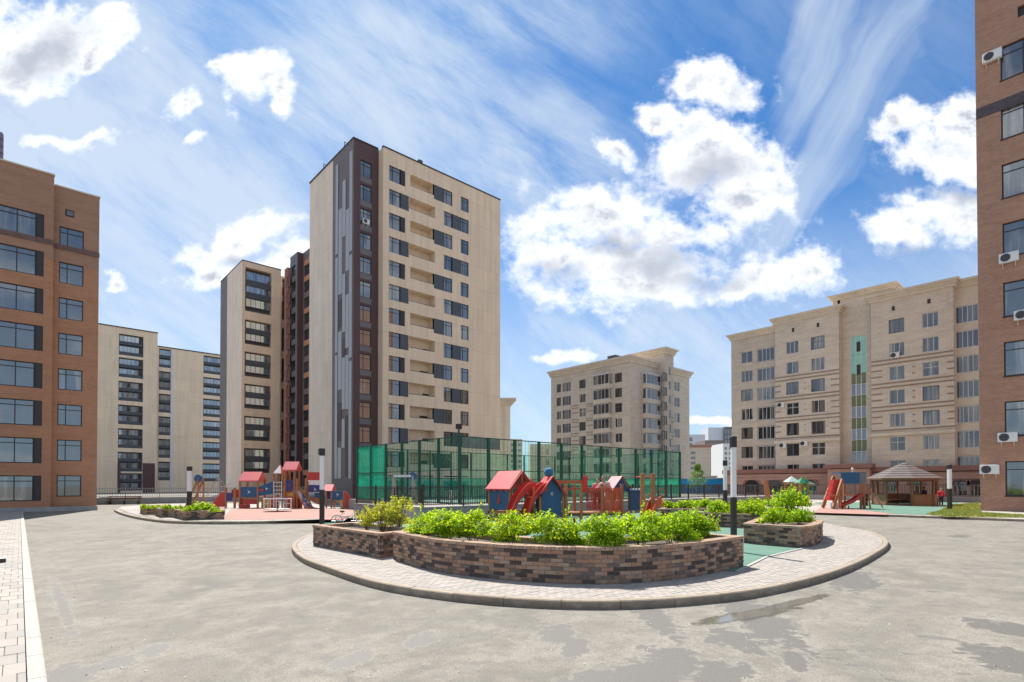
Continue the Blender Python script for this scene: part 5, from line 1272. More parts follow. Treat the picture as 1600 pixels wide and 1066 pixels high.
# ------------------------------------------------------------------ lamps
M['lampw'] = mat('opal_lamp_tube', (.78, .74, .72), .35); M['lampd'] = mat('dark_brown_lamp_base', (.025, .018, .016), .5)
def lamp(x, y, z, h, label, rot=-YAW+.12, s=1.):
    t = thing('street_lamp', label, 'street lamp', (x, y, z), rot, 'square column lamps')
    w_ = .115*s; MB().box(-w_, w_, -w_, w_, 0, h*.47).build('base', M['lampd'], t, bev=.01)
    MB().box(-w_+.004, w_-.004, -w_+.004, w_-.004, h*.47, h*.905).build('lamp_tube', M['lampw'], t, bev=.01)
    MB().box(-w_*1.12, w_*1.12, -w_*1.12, w_*1.12, h*.905, h).build('cap', M['lampd'], t, bev=.012)
    MB().box(-w_*1.6, w_*1.6, -w_*1.6, w_*1.6, 0, .03).build('foot_plate', M['lampd'], t)
    return t
p = PD(1146, 15.96); lamp(p.x, p.y, KZ, 3.35, 'nearest tall square lamp column with opal upper half, between the two right planters', s=.6)
p = P(503, 823, KZ); lamp(p.x, p.y, KZ, 3.62, 'square lamp column behind the left end of the straight planter', s=.85)
p = P(1484, 797, KZ); lamp(p.x, p.y, KZ, 3.45, 'square lamp column on the grass strip right of the gazebo', s=1.0)
p = PD(296, 36.5); lamp(p.x, p.y, KZ, 3.15, 'square lamp column behind the three small planters at far left', s=1.0)
p = PD(1133, 33); lamp(p.x, p.y, KZ, 3.4, 'slim distant lamp column just left of the nearest lamp', s=.8)
t = thing('floodlight', 'black floodlight on a mast rising above the corner of the green court', 'lamp', (CX0-.25, CY0-.25, 0)); q = MB().box(-.04, .04, -.04, .04, GP, 5.55); q.build('mast', M['cgreen'], t); MB().box(-.17, .17, -.12, .12, 5.5, 5.82).build('lamp_head', M['lampd'], t, bev=.02)
# ------------------------------------------------------------------ play equipment
M['p_red'] = mat('red_play_panel', (.50, .035, .022), .42, var=.06); M['p_roof'] = mat('coral_roof_sheet', (.62, .12, .12), .45, var=.05); M['p_blue'] = mat('blue_play_panel', (.018, .085, .19), .45, var=.05)
M['p_or'] = mat('varnished_timber', (.42, .17, .06), .5, var=.2, vscale=4, fn=lambda t, tc, c, b: t.mix(t.ss(t.noise(t.map(tc, scale=(14, 14, 1)), 2, 5, .6), .3, .7, 0, .5), c, (.24, .085, .03)))
M['p_yel'] = mat('yellow_play_panel', (.62, .36, .06), .5); M['p_green'] = mat('green_play_roof', (.02, .22, .12), .4); M['p_pale'] = mat('pale_mint_roof', (.42, .62, .54), .4)
M['p_purp'] = mat('violet_blue_panel', (.045, .04, .17), .5); M['steel'] = mat('galvanised_steel', (.55, .55, .55), .35, .8); M['slide'] = mat('polished_steel', (.8, .8, .82), .16, 1.); M['rope'] = mat('beige_rope', (.36, .30, .25), .9)
M['p_ored'] = mat('orange_red_panel', (.60, .085, .025), .42)
M['wht'] = mat('white_sheet', (.75, .74, .72), .5)
class Kit:
    def __init__(s, name, label, cat, px0, d, z=KZ, rot=-YAW, group=None):
        s.px0 = px0; s.d = d; s.s = d/F_PX; p = PD(px0, d); s.base = z; s.t = thing(name, label, cat, (p.x, p.y, z), rot, group)
    def X(s, px): return (px-s.px0)*s.s
    def Z(s, py): return EYE+(757-py)*s.s-s.base
    def part(s, name, q, m, **k): return q.build(name, m, s.t, **k)
    def post(s, px, py0, py1, y=0., w_=.1, m='p_or'): return s.part('post', MB().box(s.X(px)-w_/2, s.X(px)+w_/2, y-w_/2, y+w_/2, max(0, s.Z(py0)) if py0 < 900 else 0, s.Z(py1)), M[m], bev=.012)
    def panel(s, name, p0, p1, y0, y1, dep, m, th=.04, zmin=None): return s.part(name, MB().box(s.X(p0), s.X(p1), dep-th/2, dep+th/2, s.Z(y0) if zmin is None else zmin, s.Z(y1)), M[m], bev=.01)
def scallop(x0, x1, z, dz, n, y, th):
    q = MB()
    for i in range(n):
        a = x0+(x1-x0)*i/n; b = x0+(x1-x0)*(i+1)/n; k = 6
        pr = [(a, y, z)]+[(a+(b-a)*j/k, y, z-dz*math.sin(math.pi*j/k)) for j in range(k+1)][1:-1]+[(b, y, z)]
        q.extr(pr, (0, 0, 0), (0, th, 0))
    return q
def gable_roof(k, x0, x1, y0, y1, ze, zr, axis='x', m='p_roof', th=.035, over=.1, teeth=0):
    """two sloping sheets; ridge along the given local axis; scalloped eaves when asked"""
    for sgn in (-1, 1):
        q = MB()
        if axis == 'x':
            ym = (y0+y1)/2; ye = y0-over if sgn < 0 else y1+over
            q.add([(x0-over, ye, ze), (x1+over, ye, ze), (x1+over, ym, zr), (x0-over, ym, zr), (x0-over, ye, ze-th), (x1+over, ye, ze-th), (x1+over, ym, zr-th), (x0-over, ym, zr-th)], [(0, 1, 2, 3), (7, 6, 5, 4), (0, 4, 5, 1), (1, 5, 6, 2), (2, 6, 7, 3), (3, 7, 4, 0)])
            if teeth: sc_ = scallop(x0-over, x1+over, ze-th+.01, .11, teeth, ye-.0, .02); q.add(sc_.v, sc_.f)
        else:
            xm = (x0+x1)/2; xe = x0-over if sgn < 0 else x1+over
            q.add([(xe, y0-over, ze), (xe, y1+over, ze), (xm, y1+over, zr), (xm, y0-over, zr), (xe, y0-over, ze-th), (xe, y1+over, ze-th), (xm, y1+over, zr-th), (xm, y0-over, zr-th)], [(0, 1, 2, 3), (7, 6, 5, 4), (0, 4, 5, 1), (1, 5, 6, 2), (2, 6, 7, 3), (3, 7, 4, 0)])
        k.part('roof_sheet', q, M[m])
def curved_slide(k, pts, wdt, m, side_h=.22, steel=True, th=.03):
    """bed and two side walls following a side profile of (x, z) at depth 0..wdt in y"""
    prof = [Vector((x, 0, z)) for x, z in pts]; prof = spline(prof, n=5)
    for name, ya, yb_, h0, h1, mm in (('slide_side', 0, .035, -.06, side_h, m), ('slide_side', wdt-.035, wdt, -.06, side_h, m), ('slide_bed', .04, wdt-.04, 0, .03, 'slide' if steel else m)):
        q = MB(); vs = []
        for p in prof: vs += [(p.x, ya, p.z+h0), (p.x, yb_, p.z+h0), (p.x, yb_, p.z+h1), (p.x, ya, p.z+h1)]
        fs = []
        for i in range(len(prof)-1):
            for j in range(4): fs.append((i*4+j, i*4+(j+1) % 4, (i+1)*4+(j+1) % 4, (i+1)*4+j))
        fs += [(3, 2, 1, 0), tuple((len(prof)-1)*4+j for j in range(4))]
        q.add(vs, fs); k.part(name, q, M[mm])
def slide_obj(k, pts, wdt, m, x, y, rot, steel=True, side_h=.22):
    s_ = link('slide', None, k.t, (x, y, 0), rot); kk = type('K', (), {})(); kk.part = lambda n, q, mm, **a: q.build(n, mm, s_)
    curved_slide(kk, pts, wdt, m, side_h, steel)
    return s_
def ornament(k, px, py, y, s_=.16, m='wht'):
    q = MB(); x, z = k.X(px), k.Z(py)
    for a in range(3): c, sn = math.cos(a*2.1)*s_, math.sin(a*2.1)*s_; q.bar((x-c*.5, y, z-sn*.5), (x+c, y, z+sn), .05, .012)
    q.sphere((x, y, z), (s_*.35, .012, s_*.35), 8, 5); k.part('ornament', q, M[m])

# front playhouse with coral roof (nearest left) — square to the grid
k = Kit('playhouse', 'playhouse with coral pitched roof and dark blue panels, left of the two red slides', 'playhouse', 797, 24.6, KZ, 0)
Wx, Wy = 1.35, 1.45; Hf = .75; zE, zR = k.Z(764), k.Z(735)
for (x, y) in ((0, 0), (Wx, 0), (0, Wy), (Wx, Wy)): k.part('post', MB().box(x-.05, x+.05, y-.05, y+.05, 0, zE+(.45 if y == 0 and x else .1)), M['p_or'], bev=.012)
k.part('floor', MB().box(-.02, Wx+.02, -.02, Wy+.02, Hf-.06, Hf), M['p_or']); k.part('panel', MB().box(-.03, .01, .06, Wy-.06, Hf+.02, zE-.03), M['p_blue'], bev=.01)
k.part('rail', MB().box(-.05, .03, -.1, Wy+.1, Hf-.16, Hf-.05).box(-.05, .03, -.05, Wy+.05, .28, .42), M['p_or']); k.part('panel', MB().box(.06, Wx-.06, Wy-.02, Wy+.02, Hf+.02, zE-.25), M['p_blue'])
q = MB().extr([(-.12, 0, zE-.05), (Wx+.12, 0, zE-.05), (Wx/2, 0, zR)], (0, -.06, 0), (0, -.02, 0)); 
k.part('gable_beam', MB().bar((-.1, -.04, zE-.02), (Wx/2, -.04, zR-.02), .05, .09).bar((Wx/2, -.04, zR-.02), (Wx+.1, -.04, zE-.02), .05, .09).bar((Wx/2, -.04, zE-.2), (Wx/2, -.04, zR), .07), M['p_or'])
gable_roof(k, 0, Wx, 0, Wy, zE, zR, 'y', 'p_roof', over=.14)
q = MB()
for i in range(4): q.box(-.16, -.14, -.05+i*.42, .2+i*.42, zE-.1, zE-.02)
k.part('eave_teeth', q, M['p_red']); 
q = MB().sphere((-.05, Wy*.5, Hf+.45), (.012, .09, .16), 8, 6).sphere((-.05, Wy*.5, Hf+.68), (.012, .07, .07), 8, 6).bar((-.05, Wy*.5-.12, Hf+.3), (-.05, Wy*.5+.12, Hf+.55), .03, .012); k.part('ornament', q, M['p_red'])
k.part('brace', MB().bar((0, Wy*.2, .1), (0, Wy*.9, Hf), .05), M['p_or'])

# red tube slides between the houses
k = Kit('double_slide', 'pair of glossy red curved slides between the coral roof playhouse and the blue gabled playhouse', 'slide', 822, 24.2)
slide_obj(k, [(.1, 1.75), (-.3, 1.66), (-.75, 1.2), (-1.1, .5), (-1.35, .12), (-1.6, .06)], .6, 'p_red', .35, .1, .45, False, .3); slide_obj(k, [(.1, 1.75), (-.3, 1.66), (-.75, 1.2), (-1.05, .5), (-1.3, .12), (-1.5, .06)], .6, 'p_red', 1.0, -.2, .45, False, .3)
k.post(822, 999, 760, .35); k.post(834, 999, 762, -.1); k.part('deck', MB().box(.1, 1.4, -.1, .9, 1.35, 1.42), M['p_or'])
k.panel('panel', 806, 822, 775, 763, .8, 'p_blue')
q = MB()
for i in range(6): q.sphere((k.X(828), .9, 1.5+i*.13), .05, 8, 5)
k.part('bead_column', q, M['p_red'])
k.part('beam', MB().box(k.X(822), k.X(850), .9, 1.0, k.Z(757), k.Z(753)), M['p_or'])

# tall blue gabled playhouse
k = Kit('playhouse', 'tall narrow blue playhouse with steep red roof, a blue ball on top', 'playhouse', 862, 24.0, KZ, -YAW+.18)
zE, zR = k.Z(770), k.Z(745); hw = .44
q = MB(); q.extr([(-hw, 0, 0), (hw, 0, 0), (hw, 0, zE), (0, 0, zR-.04), (-hw, 0, zE)], (0, 0, 0), (0, .05, 0)); k.part('front_panel', q, M['p_blue'])
q = MB(); q.extr([(-hw, 0, 0), (hw, 0, 0), (hw, 0, zE), (0, 0, zR-.04), (-hw, 0, zE)], (0, 1.2, 0), (0, 1.25, 0)); k.part('rear_panel', q, M['p_blue'])
k.part('side_panel', MB().box(-hw-.02, -hw+.02, .1, 1.2, .2, zE), M['p_blue']); k.part('side_panel', MB().box(hw-.02, hw+.02, .1, 1.2, .2, zE), M['p_blue'])
for x in (-hw-.08, hw+.08): k.part('post', MB().box(x-.05, x+.05, -.05, .05, 0, zE-.15), M['p_or'], bev=.012)
gable_roof(k, -hw, hw, 0, 1.2, zE-.12, zR+.02, 'y', 'p_roof', over=.2)
q = MB(); q.sphere((0, .5, zR+.22), .21, 14, 10); bvs = [Vector(v) for v in q.v]; q.v = [tuple(Vector((0, .5, zR+.22))+(v-Vector((0, .5, zR+.22)))*random.uniform(.86, 1.14)) for v in bvs]; k.part('finial_ball', q, mat('teal_blue_ball', (.02, .15, .30), .6, var=.4, vscale=12))
k.part('bargeboard', MB().bar((-hw-.2, -.24, zE-.13), (0, -.24, zR), .07, .03).bar((0, -.24, zR), (hw+.2, -.24, zE-.13), .07, .03), M['p_red'])
q = MB()
for a in range(5): c, s_ = math.cos(a*1.2566+.3), math.sin(a*1.2566+.3); q.bar((0, -.02, .75), (c*.16, -.02, .75+s_*.2), .07, .012)
k.part('star_ornament', q, M['p_green']); q = MB()
for a in range(5): c, s_ = math.cos(a*1.2566), math.sin(a*1.2566); q.bar((0, -.02, zE-.05), (c*.07, -.02, zE-.05+s_*.09), .03, .012)
k.part('star_ornament', q, M['wht'])

# picket bridge with orange posts
k = Kit('play_bridge', 'timber bridge with orange red picket sides between the playhouses', 'play bridge', 912, 24.4, KZ, -YAW+.12)
for px, y0, dp in ((884, 757, 0), (908, 757, 0), (941, 756, 0), (980, 757, .6), (908, 757, 1.3), (941, 757, 1.3), (884, 752, 1.4)): k.post(px, 999, y0, dp, .13)
k.part('deck', MB().box(k.X(880), k.X(985), 0, 1.3, .62, .7), M['p_or'])
k.part('handrail', MB().box(k.X(886), k.X(940), -.05, 0, k.Z(765), k.Z(763)), M['p_red'])
k.part('beam', MB().box(k.X(872), k.X(925), 1.3, 1.42, k.Z(756), k.Z(750)), M['p_or'])
for i in range(8):
    a, b = 917+i*2.9, 918.8+i*2.9; k.part('picket', MB().box(k.X(a), k.X(b), .0, .03, k.Z(797), k.Z(762)), M['p_red'], bev=.008)
for i in range(13):
    a = 944+i*2.9; y = i*.045; k.part('picket', MB().box(k.X(a), k.X(a+1.8), y, y+.03, k.Z(801), k.Z(763)+ (.03 if i % 2 else 0)), M['p_ored'], bev=.008)
k.part('rail', MB().box(k.X(916), k.X(940), .03, .08, k.Z(793), k.Z(790)).box(k.X(916), k.X(940), .03, .08, k.Z(770), k.Z(767)), M['p_or']); k.part('rail', MB().bar((k.X(943), .06, k.Z(795)), (k.X(981), .65, k.Z(796)), .05).bar((k.X(943), .06, k.Z(768)), (k.X(981), .65, k.Z(769)), .05), M['p_or'])
k.part('end_board', MB().box(k.X(921), k.X(929), 1.15, 1.2, k.Z(770), k.Z(743)), M['p_red'], bev=.03)
k.part('underdeck', MB().box(k.X(882), k.X(985), .1, 1.2, .45, .55), M['wht'])

# small red and white roofed tower
k = Kit('play_tower', 'small tower with pale pink and red pitched roof and blue counter behind the picket bridge', 'play tower', 970, 25.5, KZ, -YAW+.25)
for px, dp in ((958, 0), (984, 0), (958, 1), (984, 1)): k.post(px, 999, 768, dp, .09)
zE, zR = k.Z(766), k.Z(744); x0, x1 = k.X(957), k.X(985)
k.part('roof_sheet', MB().add([(x0-.1, -.1, zE), (x0-.1, 1.1, zE), ((x0+x1)/2, 1.1, zR), ((x0+x1)/2, -.1, zR)], [(0, 1, 2, 3)]).add([(x0-.1, -.1, zE-.03), ((x0+x1)/2, -.1, zR-.03), ((x0+x1)/2, 1.1, zR-.03), (x0-.1, 1.1, zE-.03)], [(0, 1, 2, 3)]), mat('pale_pink_roof_sheet', (.66, .38, .38), .45))
k.part('roof_sheet', MB().add([(x1+.1, -.1, zE), ((x0+x1)/2, -.1, zR), ((x0+x1)/2, 1.1, zR), (x1+.1, 1.1, zE)], [(0, 1, 2, 3)]).add([(x1+.1, -.1, zE-.03), (x1+.1, 1.1, zE-.03), ((x0+x1)/2, 1.1, zR-.03), ((x0+x1)/2, -.1, zR-.03)], [(0, 1, 2, 3)]), M['p_red'])
q = MB(); q.extr([(x0, 0, zE-.05), (x1, 0, zE-.05), ((x0+x1)/2, 0, zR-.06)], (0, 0, 0), (0, .04, 0)); k.part('gable_panel', q, M['p_blue']); 
k.panel('counter_panel', 982, 1003, 797, 768, -.2, 'p_blue'); k.part('counter_top', MB().box(k.X(980), k.X(1004), -.35, .3, k.Z(768), k.Z(766)), M['p_blue'], bev=.01)
for i in range(4): k.part('knob', MB().sphere((k.X(985+i*5), -.1, k.Z(765)), .05, 8, 5), M['wht'])

# climbing frame on the right end
k = Kit('climbing_frame', 'climbing frame of two thick timber posts with red bars and a red spiral slide', 'climbing frame', 1010, 24.0)
k.post(1004, 999, 740, 0, .17); k.post(1021, 999, 740, .1, .17); k.post(1030, 999, 744, .9, .06, 'p_red')
for (a, b, y_) in ((1004, 1031, 745),): k.part('bar', MB().tube([(k.X(a), 0, k.Z(y_)), (k.X(b), .9, k.Z(y_))], .03), M['p_red'])
k.part('bar', MB().tube([(k.X(1004), 0, k.Z(745)), (k.X(1004), 1.2, k.Z(745))], .03), M['p_red'])
slide_obj(k, [(0, 1.15), (-.25, 1.05), (-.55, .6), (-.8, .2), (-1.1, .1)], .45, 'p_ored', k.X(1034), .0, .6, False, .28)
q = MB(); pts = []
for i in range(22): a = i*.42; pts.append((k.X(1026)+math.cos(a)*.36, .2+math.sin(a)*.36, .35+i*.055))
q.tube(pts, .03, 6); k.part('spiral_bar', q, M['p_ored'])
k.panel('panel', 1004, 1013, 815, 777, .5, 'p_ored'); k.part('ring_handle', MB().tube([(k.X(1040)+math.cos(a*.5)*.16, .6, k.Z(770)+math.sin(a*.5)*.16) for a in range(13)], .02, 6), M['p_red'])

# ------- left playground
k = Kit('play_structure', 'large play structure with coral roofs, blue bridge, ladder and steel slide on the left playground', 'play structure', 430, 45)
k.part('climbing_panel', MB().extr([(k.X(329), 0, .1), (k.X(352), 0, .1), (k.X(352), 0, k.Z(770)), (k.X(346), 0, k.Z(770))], (0, -.1, 0), (0, -.02, 0)), M['p_red']); k.part('climbing_panel', MB().add([(k.X(328), 0, .05), (k.X(346), 0, k.Z(770)), (k.X(346), 1.2, k.Z(770)), (k.X(328), 1.2, .05)], [(0, 1, 2, 3)]), M['p_red'])
k.panel('panel', 351, 363, 783, 770, .0, 'p_purp'); k.part('net_arch', MB().tube([(k.X(363)+math.cos(math.pi*i/10)*-.65, .3, k.Z(763)+math.sin(math.pi*i/10)*.45) for i in range(11)], .035, 6), M['steel'])
for px, dp in ((367, 0), (371, .8), (353, 0)): k.post(px, 999, 762, dp, .16)
k.panel('panel', 357, 372, 778, 765, .5, 'p_red')
# house with scalloped coral roof
for px, dp in ((375, 0), (403, 0), (375, 1.3), (403, 1.3)): k.post(px, 999, 750, dp, .14)
gable_roof(k, k.X(376), k.X(402), 0, 1.3, k.Z(751), k.Z(737), 'x', 'p_roof', over=.12, teeth=5); k.panel('panel', 377, 402, 777, 761, -.03, 'p_blue'); ornament(k, 390, 769, -.07, .22); k.part('floor', MB().box(k.X(375), k.X(404), 0, 1.3, k.Z(779), k.Z(777)), M['p_or'])
k.panel('panel', 375, 404, 788, 780, .1, 'p_red'); k.panel('seat_panel', 376, 392, 795, 788, -.1, 'p_red')
q = MB(); q.extr([(k.X(404), 0, k.Z(775)), (k.X(431), 0, k.Z(771)), (k.X(431), 0, k.Z(752)), (k.X(424), 0, k.Z(753)), (k.X(404), 0, k.Z(761))], (0, 0, 0), (0, .05, 0)); k.part('bridge_panel', q, M['p_blue']); ornament(k, 417, 764, -.04, .2, 'wht'); k.part('ornament', MB().sphere((k.X(409), -.04, k.Z(766)), (.22, .02, .1), 10, 6), M['p_red'])
k.panel('panel', 405, 419, 797, 779, .4, 'p_yel'); k.panel('panel', 419, 433, 796, 776, .5, 'p_red')
# small hexagonal roof and taller tower
for px, dp in ((428, 0), (441, 0), (428, .8), (441, .8)): k.post(px, 999, 739, dp, .12)
q = MB(); cxx, cy_ = k.X(434.5), .4
for i in range(6):
    a, b = i*math.pi/3, (i+1)*math.pi/3; R_ = .62; P3 = [(cxx+math.cos(a)*R_, cy_+math.sin(a)*R_, k.Z(739)), (cxx+math.cos(b)*R_, cy_+math.sin(b)*R_, k.Z(739)), (cxx, cy_, k.Z(726))]; q.cur = 0 if i % 2 else 1; q.add(P3+[(p_[0], p_[1], p_[2]-.06) for p_ in P3], [(0, 1, 2), (5, 4, 3), (0, 3, 4, 1)])
k.part('hexagonal_roof', q, [M['p_red'], M['wht']])
for px, dp in ((445, 0), (460, 0), (445, 1.0), (460, 1.0)): k.post(px, 999, 733, dp, .14)
gable_roof(k, k.X(445), k.X(461), 0, 1.0, k.Z(734), k.Z(721), 'x', 'p_roof', over=.16, teeth=2); k.panel('panel', 447, 460, 767, 750, -.03, 'p_purp'); ornament(k, 453, 758, -.07, .15, 'p_roof')
q = MB()
for i in range(7): q.tube([(k.X(429), -.1-i*.0, k.Z(790-i*6)), (k.X(441), -.1, k.Z(790-i*6))], .03, 6)
for px in (429, 441): q.tube([(k.X(px), -.12, 0), (k.X(px), -.12, k.Z(752))], .035, 6)
k.part('ladder', q, M['wht'])
k.panel('panel', 446, 472, 797, 776, .1, 'p_red'); k.panel('panel', 447, 466, 776, 770, .2, 'p_yel')
slide_obj(k, [(0, k.Z(767)), (.35, k.Z(771)), (.95, k.Z(785)), (1.25, k.Z(794)), (1.7, k.Z(796))], .9, 'p_or', k.X(465), -1.0, -.35, True, .16)
for px, dp in ((465, -.1), (478, 0)): k.post(px, 999, 748, dp, .15)
q = MB(); q.box(k.X(481), k.X(500), .0, .05, k.Z(751), k.Z(739)); q.box(k.X(479), k.X(501), -.05, .1, k.Z(739), k.Z(738)); k.part('roof_sheet', q, M['p_red'])
s_ = scallop(k.X(481), k.X(501), k.Z(751)+.02, .14, 5, -.02, .03); k.part('eave_scallops', s_, M['wht']); k.panel('panel', 480, 500, 769, 758, .1, 'p_purp'); ornament(k, 492, 765, .05, .2); k.panel('panel', 481, 500, 758, 751, .14, 'wht')
for px in (480, 501): k.post(px, 999, 740, .1, .13)
k.panel('panel', 490, 500, 778, 770, .2, 'p_blue'); k.part('side_panel', MB().extr([(k.X(478), .3, k.Z(779)), (k.X(500), .3, .2), (k.X(500), .3, k.Z(775))], (0, 0, 0), (0, .05, 0)), M['p_or'])

k = Kit('playhouse', 'small playhouse with coral gable and blue front panel, right end of the left playground', 'playhouse', 525, 45)
for px, dp in ((510, 0), (518, 0), (537, 0), (516, 1), (532, 1.), (540, 0)): k.post(px, 999, 768, dp, .12)
gable_roof(k, k.X(507), k.X(517), 0, 1.0, k.Z(767), k.Z(757), 'x', 'p_roof', over=.1); k.panel('panel', 507, 516, 780, 766, .2, 'p_purp'); k.panel('panel', 517, 537, 781, 767, -.03, 'p_blue'); ornament(k, 528, 773, -.07, .2)
k.part('ramp_panel', MB().extr([(k.X(540), 0, .1), (k.X(555), 0, .1), (k.X(552), 0, k.Z(786)), (k.X(545), 0, k.Z(772)), (k.X(540), 0, k.Z(767))], (0, -.1, 0), (0, 0, 0)), M['p_red']); k.part('ramp', MB().extr([(k.X(519), .5, k.Z(782)), (k.X(535), .5, k.Z(790)), (k.X(535), .5, k.Z(784))], (0, 0, 0), (0, .05, 0)), M['p_yel'])

k = Kit('roundabout', 'white metal merry-go-round with railings in front of the left play structure', 'merry go round', 434, 39.5)
cr_ = .95; ring_ = lambda r_, z: [(math.cos(i*math.pi/10)*r_, math.sin(i*math.pi/10)*r_, z) for i in range(21)]
k.part('platform', MB().prism([(math.cos(i*math.pi/12)*cr_, math.sin(i*math.pi/12)*cr_) for i in range(24)], .14, .19), M['steel']); k.part('handrail', MB().tube(ring_(cr_, .92), .025, 6), M['wht']); k.part('handrail', MB().tube(ring_(cr_, .55), .022, 6), M['rope'])
for i in range(10): k.part('upright', MB().tube([(math.cos(i*math.pi/5)*cr_, math.sin(i*math.pi/5)*cr_, .19), (math.cos(i*math.pi/5)*cr_, math.sin(i*math.pi/5)*cr_, .92)], .02, 6), M['wht'])
k.part('hub', MB().tube([(0, 0, 0), (0, 0, .7)], .06, 8), M['lampd'])

def rope_frame(px, d, label, h_px, name='rope_climber'):
    k = Kit(name, label, 'rope climber', px, d); H = h_px*k.s; q = MB(); n = 5
    for i in range(n):
        a = i*2*math.pi/n+.4
        for j in range(1, 6):
            b = a+2*math.pi/n; f = j/6; r_ = H*.62*(1-f)+.1
            q.tube([(math.cos(a)*r_, math.sin(a)*r_, H*f), (math.cos(b)*r_, math.sin(b)*r_, H*f)], .016, 5)
        q.tube([(math.cos(a)*H*.62, math.sin(a)*H*.62, .02), (0, 0, H)], .02, 5)
    k.part('rope_net', q, M['rope']); k.part('pole', MB().tube([(0, 0, 0), (0, 0, H+.15)], .05, 8), M['steel']); return k
rope_frame(341, 47, 'grey rope climbing pyramid behind the left end of the large play structure', 48)

def disc_swing(px, d, label, pyd, leg_px, mat_='p_blue', z=KZ, two=False):
    k = Kit('swing', label, 'swing', px, d, z); zt = k.Z(pyd); r_ = 6.3*k.s
    L = leg_px*k.s
    k.part('disc', MB().extr([(math.cos(i*math.pi/10)*r_, -.06, zt+math.sin(i*math.pi/10)*r_) for i in range(20)], (0, 0, 0), (0, .05, 0)), M[mat_])
    k.part('beam', MB().bar((-.1, 0, zt), (L if two else -L, 0 if two else 1.4, zt), .14), M['steel' if two else 'p_or'])
    for x in (0, L if two else -L):
        for dy_ in (-.9, .9): k.part('leg', MB().bar((x, 0 if two or x == 0 else 1.4, zt), (x+(.12 if two else -.55), dy_+(0 if two or x == 0 else 1.4), 0), .12), M['p_or' if not two else 'rope'])
    if two:
        for sx in (.25, .6):
            k.part('chain', MB().tube([(L*sx-.25, 0, zt), (L*sx-.25, 0, .55)], .014, 5).tube([(L*sx+.25, 0, zt), (L*sx+.25, 0, .55)], .014, 5), M['frame_d']); k.part('seat', MB().box(L*sx-.28, L*sx+.28, -.12, .12, .5, .55), M['frame_d'])
    return k
disc_swing(310, 44, 'timber swing frame with round blue end disc behind the small planters', 748, 7)
disc_swing(645, 34.5, 'swing frame with large blue disc on the terrace in front of the green court', 744, -30, 'p_blue', GP-.05, True)

# ------- right playground
k = Kit('slide_tower', 'play tower with blue roof box and orange red climbing ramp left of the gazebo', 'play tower', 1325, 44)
k.panel('roof_box', 1314, 1343, 756, 738, 0, 'p_blue'); k.part('roof_box_side', MB().box(k.X(1343), k.X(1354), .02, 1.3, k.Z(756), k.Z(739)), M['greyc']); k.part('roof_top', MB().box(k.X(1314), k.X(1354), .03, 1.3, k.Z(740), k.Z(738)), M['p_blue']); k.part('finial', MB().tube([(k.X(1332), 0, k.Z(738)), (k.X(1332), 0, k.Z(733))], .05, 6).sphere((k.X(1332), 0, k.Z(733)), .1), M['wht'])
for px, dp in ((1314, 0), (1345, 0), (1316, 1.2), (1325, 1.2), (1350, 0), (1334, 1.25)): k.post(px, 999, 757 if px > 1316 else 757, dp, .15)
k.part('ramp_side', MB().bar((k.X(1290), -1.0, .1), (k.X(1315), -.1, k.Z(750)), .10, .34), M['p_or']); k.part('ramp_side', MB().bar((k.X(1287), 0.2, .1), (k.X(1312), .8, k.Z(745)), .10, .34), M['p_or'])
for i, f_ in enumerate((.25, .45, .62, .8)): xx = k.X(1289)+(k.X(1313)-k.X(1289))*f_; k.part('rung_panel', MB().box(xx-.32, xx+.2, -1+f_*1.2, -.4+f_*1.2, .1+f_*2.3, .5+f_*2.3), M['p_red'])
slide_obj(k, [(0, 1.05), (-.35, .95), (-.8, .6), (-1.3, .38), (-1.7, .2)], .55, 'p_red', k.X(1346), -.4, 0, False, .18)
for px in (1313, 1322): k.post(px, 999, 790, -.3, .08, 'frame_d')
k.part('deck', MB().box(k.X(1314), k.X(1350), 0, 1.2, 1.0, 1.08), M['p_or'])
q = MB()
for px in (1349, 1357): q.bar((k.X(px), -.2, 0), (k.X(px-2), 0, k.Z(756)), .09)
for i in range(6): q.bar((k.X(1348), -.18+i*.03, .25+i*.32), (k.X(1357), -.18+i*.03, .25+i*.32), .06)
k.part('ladder', q, M['p_or']); q = MB().bar((k.X(1358), 0, 1.6), (k.X(1374), -.4, .1), .30, .06); k.part('chute', q, M['p_ored']); k.panel('panel', 1352, 1361, 790, 772, .4, 'frame_d')
k.part('base_block', MB().box(k.X(1300), k.X(1312), .2, .8, 0, .45), M['wht'])
k = Kit('play_tower', 'small play tower with pale mint pyramid roof beyond the right shrubs', 'play tower', 1241, 52)
def pyr(k, px, py_e, py_t, r_, m, y=.5):
    q = MB(); x = k.X(px); b = [(x-r_, y-r_, k.Z(py_e)), (x+r_, y-r_, k.Z(py_e)), (x+r_, y+r_, k.Z(py_e)), (x-r_, y+r_, k.Z(py_e))]; q.add(b+[(x, y, k.Z(py_t))], [(0, 1, 4), (1, 2, 4), (2, 3, 4), (3, 0, 4), (3, 2, 1, 0)]); k.part('pyramid_roof', q, M[m])
pyr(k, 1241, 753, 744, .55, 'p_pale')
for px, dp in ((1235, 0), (1247, 0), (1235, 1), (1247, 1)): k.post(px, 999, 754, dp, .1)
k.panel('panel', 1236, 1246, 775, 765, 0, 'p_green'); k.part('deck', MB().box(k.X(1235), k.X(1247), 0, 1, .9, 1), M['p_or'])
k = Kit('play_tower', 'dark green roofed play tower right of the mint roofed one', 'play tower', 1257, 53)
pyr(k, 1257, 755, 746, .5, 'p_green')
for px, dp in ((1252, 0), (1262, 0), (1252, 1), (1262, 1)): k.post(px, 999, 756, dp, .1)
